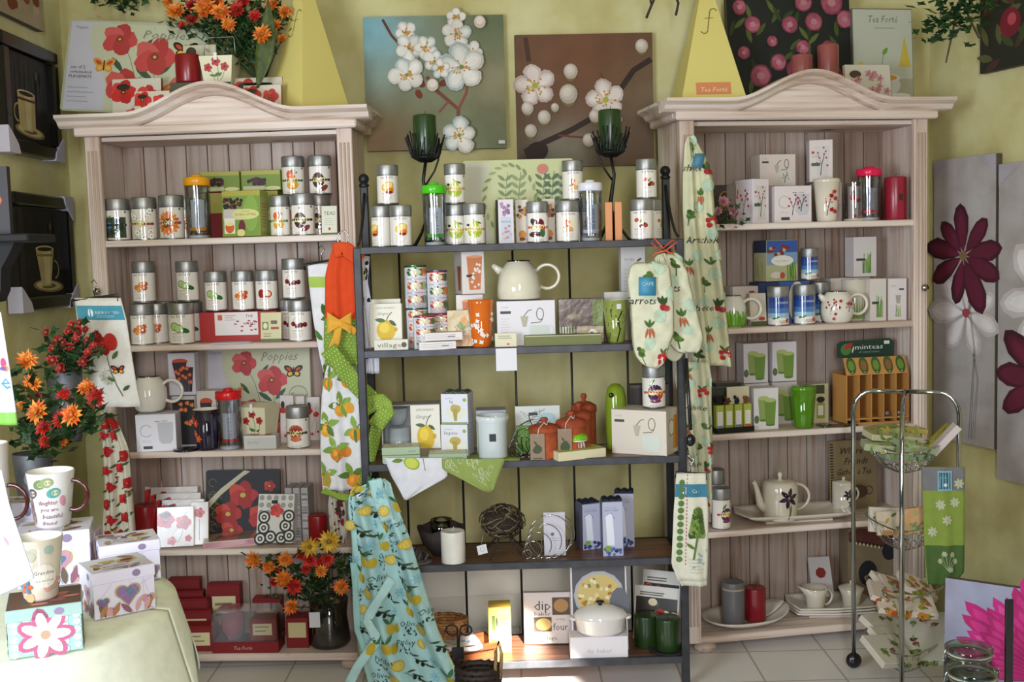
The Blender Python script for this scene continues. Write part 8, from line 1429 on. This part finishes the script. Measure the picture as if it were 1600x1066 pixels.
bouquet('ivy_garland', 'green leafy garland with bare twigs high above the flower canvases', c_, [('twigs', (lambda q: MB().tube([q(1505, -20), q(1495, 20), q(1478, 98)], [.006, .005, .003], 'clay', '#5a4a3c').tube([q(1500, -10), q(1515, 30), q(1530, 60)], .004, 'clay', '#5a4a3c'))(lambda x, y: W(x, y, 4.25)-c_))], (0, 0, 0), [], [(1470, 15, 4.2), (1490, 10, 4.2), (1510, 20, 4.2), (1455, 45, 4.2), (1475, 40, 4.2), (1500, 35, 4.2), (1490, 50, 4.2), (1525, 25, 4.2), (1520, 5, 4.2), (1448, 55, 4.2)], 150, 'plant', ('#244c24', '#2c5a2c', '#1e4020'), .055)
c_ = W(1030, -20, 4.35)
put('twig_branch', 'bare dark twigs hanging above the brown blossom canvas', 'branch', c_, 0, (lambda q: MB().tube([q(1030, -20), q(1018, 8), q(1010, 28)], .005, 'clay', '#3c3228').tube([q(1050, -20), q(1060, 5), q(1056, 24)], .005, 'clay', '#3c3228').tube([q(1000, -20), q(1015, -5), q(1018, 8)], .004, 'clay', '#3c3228'))(lambda x, y: W(x, y, 4.35)-c_))
# ---- chrome basket trolley
TL = PT(1334, 4.0, .06); TRt = PT(1497, 3.86, .3); TF = PT(1409, 3.62, .3)
TL.z = TRt.z = TF.z = 0; cen = (TL+TRt+TF)/3
def trolley():
    q = lambda v, z: Vector((v.x-cen.x, v.y-cen.y, z)); P = []; H = 1.06; K = '#b8babc'
    def post(a, b, name='post'):
        pts = [q(a, .06), q(a, H-.08)]
        for i in range(1, 6): t = i/5*PI/2; e = q(a, H-.08); d = (q(b, 0)-q(a, 0)).normalized(); pts.append(e+d*.07*(1-math.cos(t))+Vector((0, 0, .08*math.sin(t))))
        pts.append((q(TL, H)+q(TRt, H))/2 if a is not TF else (q(TL, H)+q(TRt, H))/2+Vector((0, -.02, 0))); return (name, MB().tube(pts, .0085, 'chrome', K, 12))
    P += [post(TL, TRt), post(TRt, TL)]
    mid = (TL+TRt)/2; P.append(('post', MB().tube([q(TF, .06), q(TF, H-.12), q(TF, H-.05)+(q(mid, 0)-q(TF, 0))*.15, q(TF, H-.01)+(q(mid, 0)-q(TF, 0))*.5, q(mid, H)], .0085, 'chrome', K, 12)))
    for a in (TL, TRt, TF): P.append(('castor', MB().ball(q(a, .032), .030, 'plastic', '#141416', 14, (1, .7, 1)).tube([q(a, .05), q(a, .075)], .008, 'chrome', '#888888')))
    for k, z in enumerate(BZ):
        mb = MB(); R1 = [q(TL, z), q(TRt, z), q(TF, z)]; o = sum(R1, Vector())/3
        def ring(s, zz, n=8):
            pts = []
            for i in range(3):
                a, b, c = R1[i-1], R1[i], R1[(i+1) % 3]
                for t in range(n+1): tt = t/n; p = (a.lerp(b, .5)*(1-tt)**2+b*2*tt*(1-tt)+b.lerp(c, .5)*tt**2); p = p.lerp(b, .3*math.sin(PI*tt)); pts.append(Vector((o.x+(p.x-o.x)*s, o.y+(p.y-o.y)*s, zz)))
            return pts
        rt, rm, rb = ring(1.0, z), ring(.8, z-.045), ring(.55, z-.085)
        mb.tube(rt, .0028, 'chrome', K, 6, True).tube(rm, .0014, 'chrome', K, 5, True).tube(rb, .002, 'chrome', K, 5, True)
        for i in range(0, len(rt)): mb.tube([rt[i], rm[i], rb[i]], .0012, 'chrome', K, 4)
        for i in range(1, 9): mb.tube([rb[i], rb[-i]], .0012, 'chrome', K, 4)
        for i in range(10, 18): mb.tube([rb[i], rb[len(rb)-i+1]], .001, 'chrome', K, 4)
        P.append(('wire_basket', mb))
    return P
BZ = (.885, .61, .37, .17)
put('basket_trolley', 'chrome three-post trolley with wire baskets in front of the dresser', 'trolley', cen, 0, trolley())
def f_leafy(p, w, h):
    for i in range(9): p.leaf(w*R.uniform(-.4, .35), h*R.uniform(.1, .8), .026, R.random()*6, R.choice(['#6e7c3c', '#5a7240', '#a89440', '#8a9a58']), .45)
def f_fruit(p, w, h):
    for i in range(8): x, y = w*R.uniform(-.3, .3), h*R.uniform(.2, .8); p.ell(x, y, .011, .013, R.choice(['#c87a2c', '#a8442c', '#8a8a34'])); p.leaf(x, y, .022, R.random()*6, '#5a6a34')
def f_herb(p, w, h):
    for i in range(5): x, y = w*R.uniform(-.3, .3), h*R.uniform(.2, .8); p.ell(x, y, .012, .010, R.choice(['#5a3a2c', '#6a7a34', '#8a3c34'])); p.leaf(x, y, .02, R.random()*6, '#3c5228'); p.leaf(x, y, .024, R.random()*6, '#8a9a6c')
def PK(px, py, Y, w, d, h, rz, rx, ry, col, fn, label, grp, mt='packing'):
    p = W(px, py, Y); b = MB().box(-w/2, w/2, -d/2, d/2, 0, h, mt, col, .0015)
    S = (lambda x, y, o: Vector((x, y-d/2, h+o))); fn(PR(b, S, mt, .0003), w, d); fn(PR(b, planeS(w, d), mt, .0003), w, h)
    put('napkin_pack', label, 'napkins', p, rz, b, grp, rx, ry)
G1 = 'napkin rolls and packs in the top trolley basket'; G2 = 'packs in the second trolley basket'; G3 = 'packs in the third trolley basket'; G4 = 'packs in the bottom trolley basket'
PK(1412, 716, 3.83, .16, .09, .022, .05, 0, .05, '#8aa07e', f_leafy, 'pale green pack lying lowest in the top basket', G1)
PK(1385, 704, 3.80, .17, .07, .025, -.1, .1, .12, '#a0a684', f_leafy, 'olive leaf-print pack slanting across the top basket at its near side', G1)
PK(1428, 702, 3.78, .14, .06, .022, .1, .1, .25, '#93a688', f_leafy, 'mint green pack lying over the lowest one in the top basket', G1)
PK(1395, 687, 3.86, .20, .08, .022, .15, .1, .12, '#b8b890', f_leafy, 'long leaf-print pack with white end, topmost across the top basket', G1)
PK(1378, 676, 3.93, .12, .07, .02, -.1, .1, -.1, '#98a060', f_leafy, 'olive green pack at the back of the top basket', G1)
PK(1420, 676, 3.95, .12, .06, .02, .3, .1, .1, '#b8a850', f_leafy, 'yellow-green pack at the back of the top basket beside the olive one', G1)
PK(1466, 690, 3.87, .14, .05, .02, -.2, .15, -.8, '#a89a3c', f_leafy, 'yellow leaf-print pack standing steeply in the top basket', G1)
PK(1480, 690, 3.80, .13, .05, .024, -.2, .1, -.85, '#cfc2c0', lambda p, w, h: None, 'plain pinkish-white roll leaning out of the top basket', G1, 'paper')
PK(1408, 836, 3.83, .17, .02, .085, .0, -.25, 0, '#c8b8a0', (lambda p, w, h: (f_leafy(p, w, h), p.rect(-w*.4, h*.02, w*.4, h*.2, '#b8803c'))), 'kraft coloured pack with a foliage patch standing in the second basket', G2)
PK(1386, 832, 3.90, .14, .02, .09, .12, -.15, .1, '#d0c8b8', lambda p, w, h: [p.ell(w*R.uniform(-.4, .4), h*R.uniform(.1, .9), .005, .005, '#8a4a3c') for _ in range(14)], 'cream dotted pack at the back of the second basket', G2)
PK(1440, 832, 3.80, .10, .02, .09, -.4, -.1, -.2, '#b88a54', f_leafy, 'tan pack standing at the end of the second basket', G2)
for i, (px, py, rz, ry, fn, l) in enumerate(((1388, 918, .3, .5, f_fruit, 'fruit-print pack standing steeply at the back of the third basket'), (1402, 922, .1, .35, f_fruit, 'fruit-print pack with red berry leaning in the third basket'), (1430, 920, .1, .5, f_fruit, 'orange-brown fruit pack leaning at the end of the third basket'), (1382, 935, .0, .55, f_fruit, 'white-edged fruit pack lying at the near side of the third basket'), (1398, 948, -.1, .15, f_fruit, 'striped white pack lying in front in the third basket'), (1430, 952, -.1, .1, f_fruit, 'white pack lying at the front end of the third basket'))): PK(px, py, 3.9-.04*i, .13, .10, .022, rz, .35, ry*.8, '#cdbfb2', fn, l, G3)
for i, (px, py, rz, ry, l) in enumerate(((1382, 985, .6, .1, 'herb-print pack at the back corner of the bottom basket'), (1448, 985, -.4, -.1, 'herb-print pack at the back end of the bottom basket'), (1395, 1008, .5, .2, 'herb-print pack with a green and red sprig in the middle of the bottom basket'), (1445, 1018, -.3, -.15, 'herb-print pack with a dark berry at the near end of the bottom basket'), (1386, 1022, .4, .15, 'herb-print pack at the near side of the bottom basket'))): PK(px, py, 3.94-.05*i, .15, .14, .025, rz, .45, ry, '#c3beb0', f_herb, l, G4)
cloth('tea_towel', 'green tea towel with white flowers and a blue label hanging from the trolley', 'towel', [(730, 1441, 1508), (760, 1442, 1508), (840, 1445, 1508), (895, 1448, 1507), (914, 1450, 1488)], 3.70, lambda u, v: '#79797c' if v > .8 else ('#869a42' if v > .33 else '#4a6630'), lambda p, w, h: ([p.flower(w*x, h*y, .018, 7, '#b8bc9c', '#a0a888', .25) for x, y in ((.4, .68), (.75, .7), (.2, .45), (.85, .86), (.55, .55))], [p.line([(w*.55, h*.12), (w*.55+.03*math.cos(a), h*.2+.03*math.sin(a))], .0016, '#a8b090') for a in (0, .6, 1.2, 1.8, 2.4, 3)], [p.flower(w*.55+.028*math.cos(a), h*.2+.028*math.sin(a), .010, 6, '#b0b898', '#9aa484', .3) for a in (0, 1, 2, 3.1, 5)], p.rect(w*.34, h*.8, w*.68, h*.97, '#8ab0bc'), p.rect(w*.37, h*.815, w*.65, h*.955, '#2c5e7a'), p.text('CAFE', w*.51, h*.9, .013, '#7ab0c4'), p.ell(w*.51, h*.85, .006, .006, '#dde8ea')), .005, 1.3, 0, 16, 60, .004)
# pink flower canvas and glass jars in the bottom corner
def g_pink(p, w, h):
    p.rect(-w*.5, 0, w*.5, h, '#9a9cb4')
    for L_ in range(3):
        for i in range(26): a = -.1+i*.128+.05*L_; l = w*(.50-.11*L_)*R.uniform(.85, 1.06); p.petal(w*.06+.03*math.cos(a), h*.46+.03*math.sin(a), l, a, R.choice([('#b01868', '#c82c80'), ('#c0207c', '#d8489a'), ('#b81470', '#cc2c84')]), .2)
c_ = PT(1476, 3.42, .5); cw_ = .56
put('canvas_print', 'canvas print of a bright pink daisy on grey leaning in the bottom corner', 'picture', (c_.x+cw_/2*math.cos(.62), 3.42-cw_/2*math.sin(.62), .02), -.62, canvas(cw_, W(1476, 914, 3.42).z, g_pink), 'canvas prints', rx=-.05)
def jar(w, h):
    r = w/2; g = MB().lathe([(0, .002), (r*.92, .002), (r, .02), (r, h*.78), (r*.85, h*.86), (r*.85, h*.9), (r*.8, h*.9), (r*.8, h*.86), (r*.95, h*.77), (r*.95, .02), (0, .008)], 'glass', '#dfe6e2', 36)
    l = MB().lathe([(r*.9, h*.91), (r*.97, h*.93), (r*.97, h*.96), (r*.85, h*.98), (r*.6, h*1.0), (0, h*.985)], 'glass', '#dfe6e2', 36)
    w_ = MB().tube([(r*.9*math.cos(2*PI*i/30), r*.9*math.sin(2*PI*i/30), h*.875) for i in range(30)], .0022, 'chrome', '#bbbbbb', 6, True).tube([(r*.9, 0, h*.875), (r*1.05, 0, h*.9), (r*1.02, 0, h*.97)], .0022, 'chrome', '#bbbbbb').tube([(-r*.9, 0, h*.875), (-r*1.08, 0, h*.82), (-r*1.0, 0, h*.93), (-r*.9, 0, h*.95)], .0022, 'chrome', '#bbbbbb')
    s = MB().tube([(r*.88*math.cos(2*PI*i/30), r*.88*math.sin(2*PI*i/30), h*.905) for i in range(30)], .004, 'plastic', '#b8b8a8', 6, True)
    return [('glass_body', g), ('lid', l), ('wire_clip', w_), ('rubber_seal', s)]
for px, Y, zt, wp, l in ((1514, 3.02, .455, .135, 'clip-top glass jar at the back of the row by the pink canvas'), (1519, 2.86, .455, .14, 'clip-top glass jar in the middle of the row by the pink canvas'), (1517, 2.68, .465, .15, 'clip-top glass jar at the front, cut by the bottom edge of the photo')):
    q4 = PT(px, Y, zt); put('clip_top_jar', l, 'jar', (q4.x, Y, zt-.26), 0, jar(wp, .26), 'clip-top glass jars')
put('display_plinth', 'low plinth under the glass jars, below the bottom edge of the photo', 'display stand', (PT(1518, 2.85, .2).x, 2.85, 0), 0, MB().box(-.12, .12, -.28, .28, 0, .193, 'paper', '#6a5a48', .004))
q5 = W(1577, 937, 2.95)
put('steel_bar', 'upright dark steel bar standing before the pink canvas', 'stand', (q5.x, 2.95, 0), 0, [('upright', MB().box(-.011, .011, -.004, .004, 0, q5.z, 'chrome', '#55565a', .001)), ('foot_plate', MB().box(-.06, .06, -.06, .06, 0, .006, 'iron', '#222222'))])
# ---- floor level before the rack
def easel():
    b = W(717, 1100, 3.55); b.z = 0; q = lambda x, y: W(x, y, 3.55)-b; P = []
    for s in (-1, 1):
        c = (717+s*11, 985); pts = [q(717+s*2, 1110), q(717+s*1.5, 1040), q(716+s*1, 1005)]+[q(c[0]+s*9*math.cos(PI*.9-i*.5)*1, c[1]-8*math.sin(PI*.9-i*.5)) for i in range(0, 12)]
        P.append(('scroll', MB().tube(pts, .0032, 'iron', '#141416', 6)))
    P.append(('stem', MB().tube([(0, 0, .0), q(717, 1110), q(717, 1010)], .004, 'iron', '#141416', 6))); P.append(('centre_cup', MB().box(-.02, .02, -.005, .005, 0, .04, 'iron', '#141416', .002)))
    P[-1][1].v = [tuple(Vector(v)+q(716, 1030)) for v in P[-1][1].v]
    P.append(('tripod_foot', MB().tube([(-.09, -.05, .005), (0, 0, .05), (.09, -.05, .005)], .004, 'iron', '#141416', 6).tube([(0, 0, .05), (0, .1, .005)], .004, 'iron', '#141416', 6)))
    return put('iron_easel', 'black wrought-iron scroll stand in front of the bottom rack shelf', 'stand', b, 0, P)
easel()
def dbasket(w, h):
    b = MB(); n = 34
    for k in range(14):
        z = h*(k+.5)/14; qq = .85+.15*k/13; b.tube([(w*.5*qq*math.cos(2*PI*i/n), w*.34*qq*math.sin(2*PI*i/n), z+.004*math.sin(i*2.8+k*PI)) for i in range(n)], h*.05, 'wicker', R.choice(['#3a2c24', '#2c201a', '#4a382c']), 5, True)
    return [('woven_body', b), ('handle', MB().tube([(w*.40, -.03+.0, h*.9), (w*.43, -.04, h*1.25), (w*.5, -.04, h*1.38), (w*.56, -.03, h*1.2), (w*.52, -.02, h*.85)], .006, 'wicker', '#b89a6c', 8))]
q6 = PT(748, 3.5, .2)
put('dark_basket', 'dark woven basket with a pale handle on the floor before the rack', 'basket', (q6.x, 3.5, 0), 0, dbasket(.14, .245))
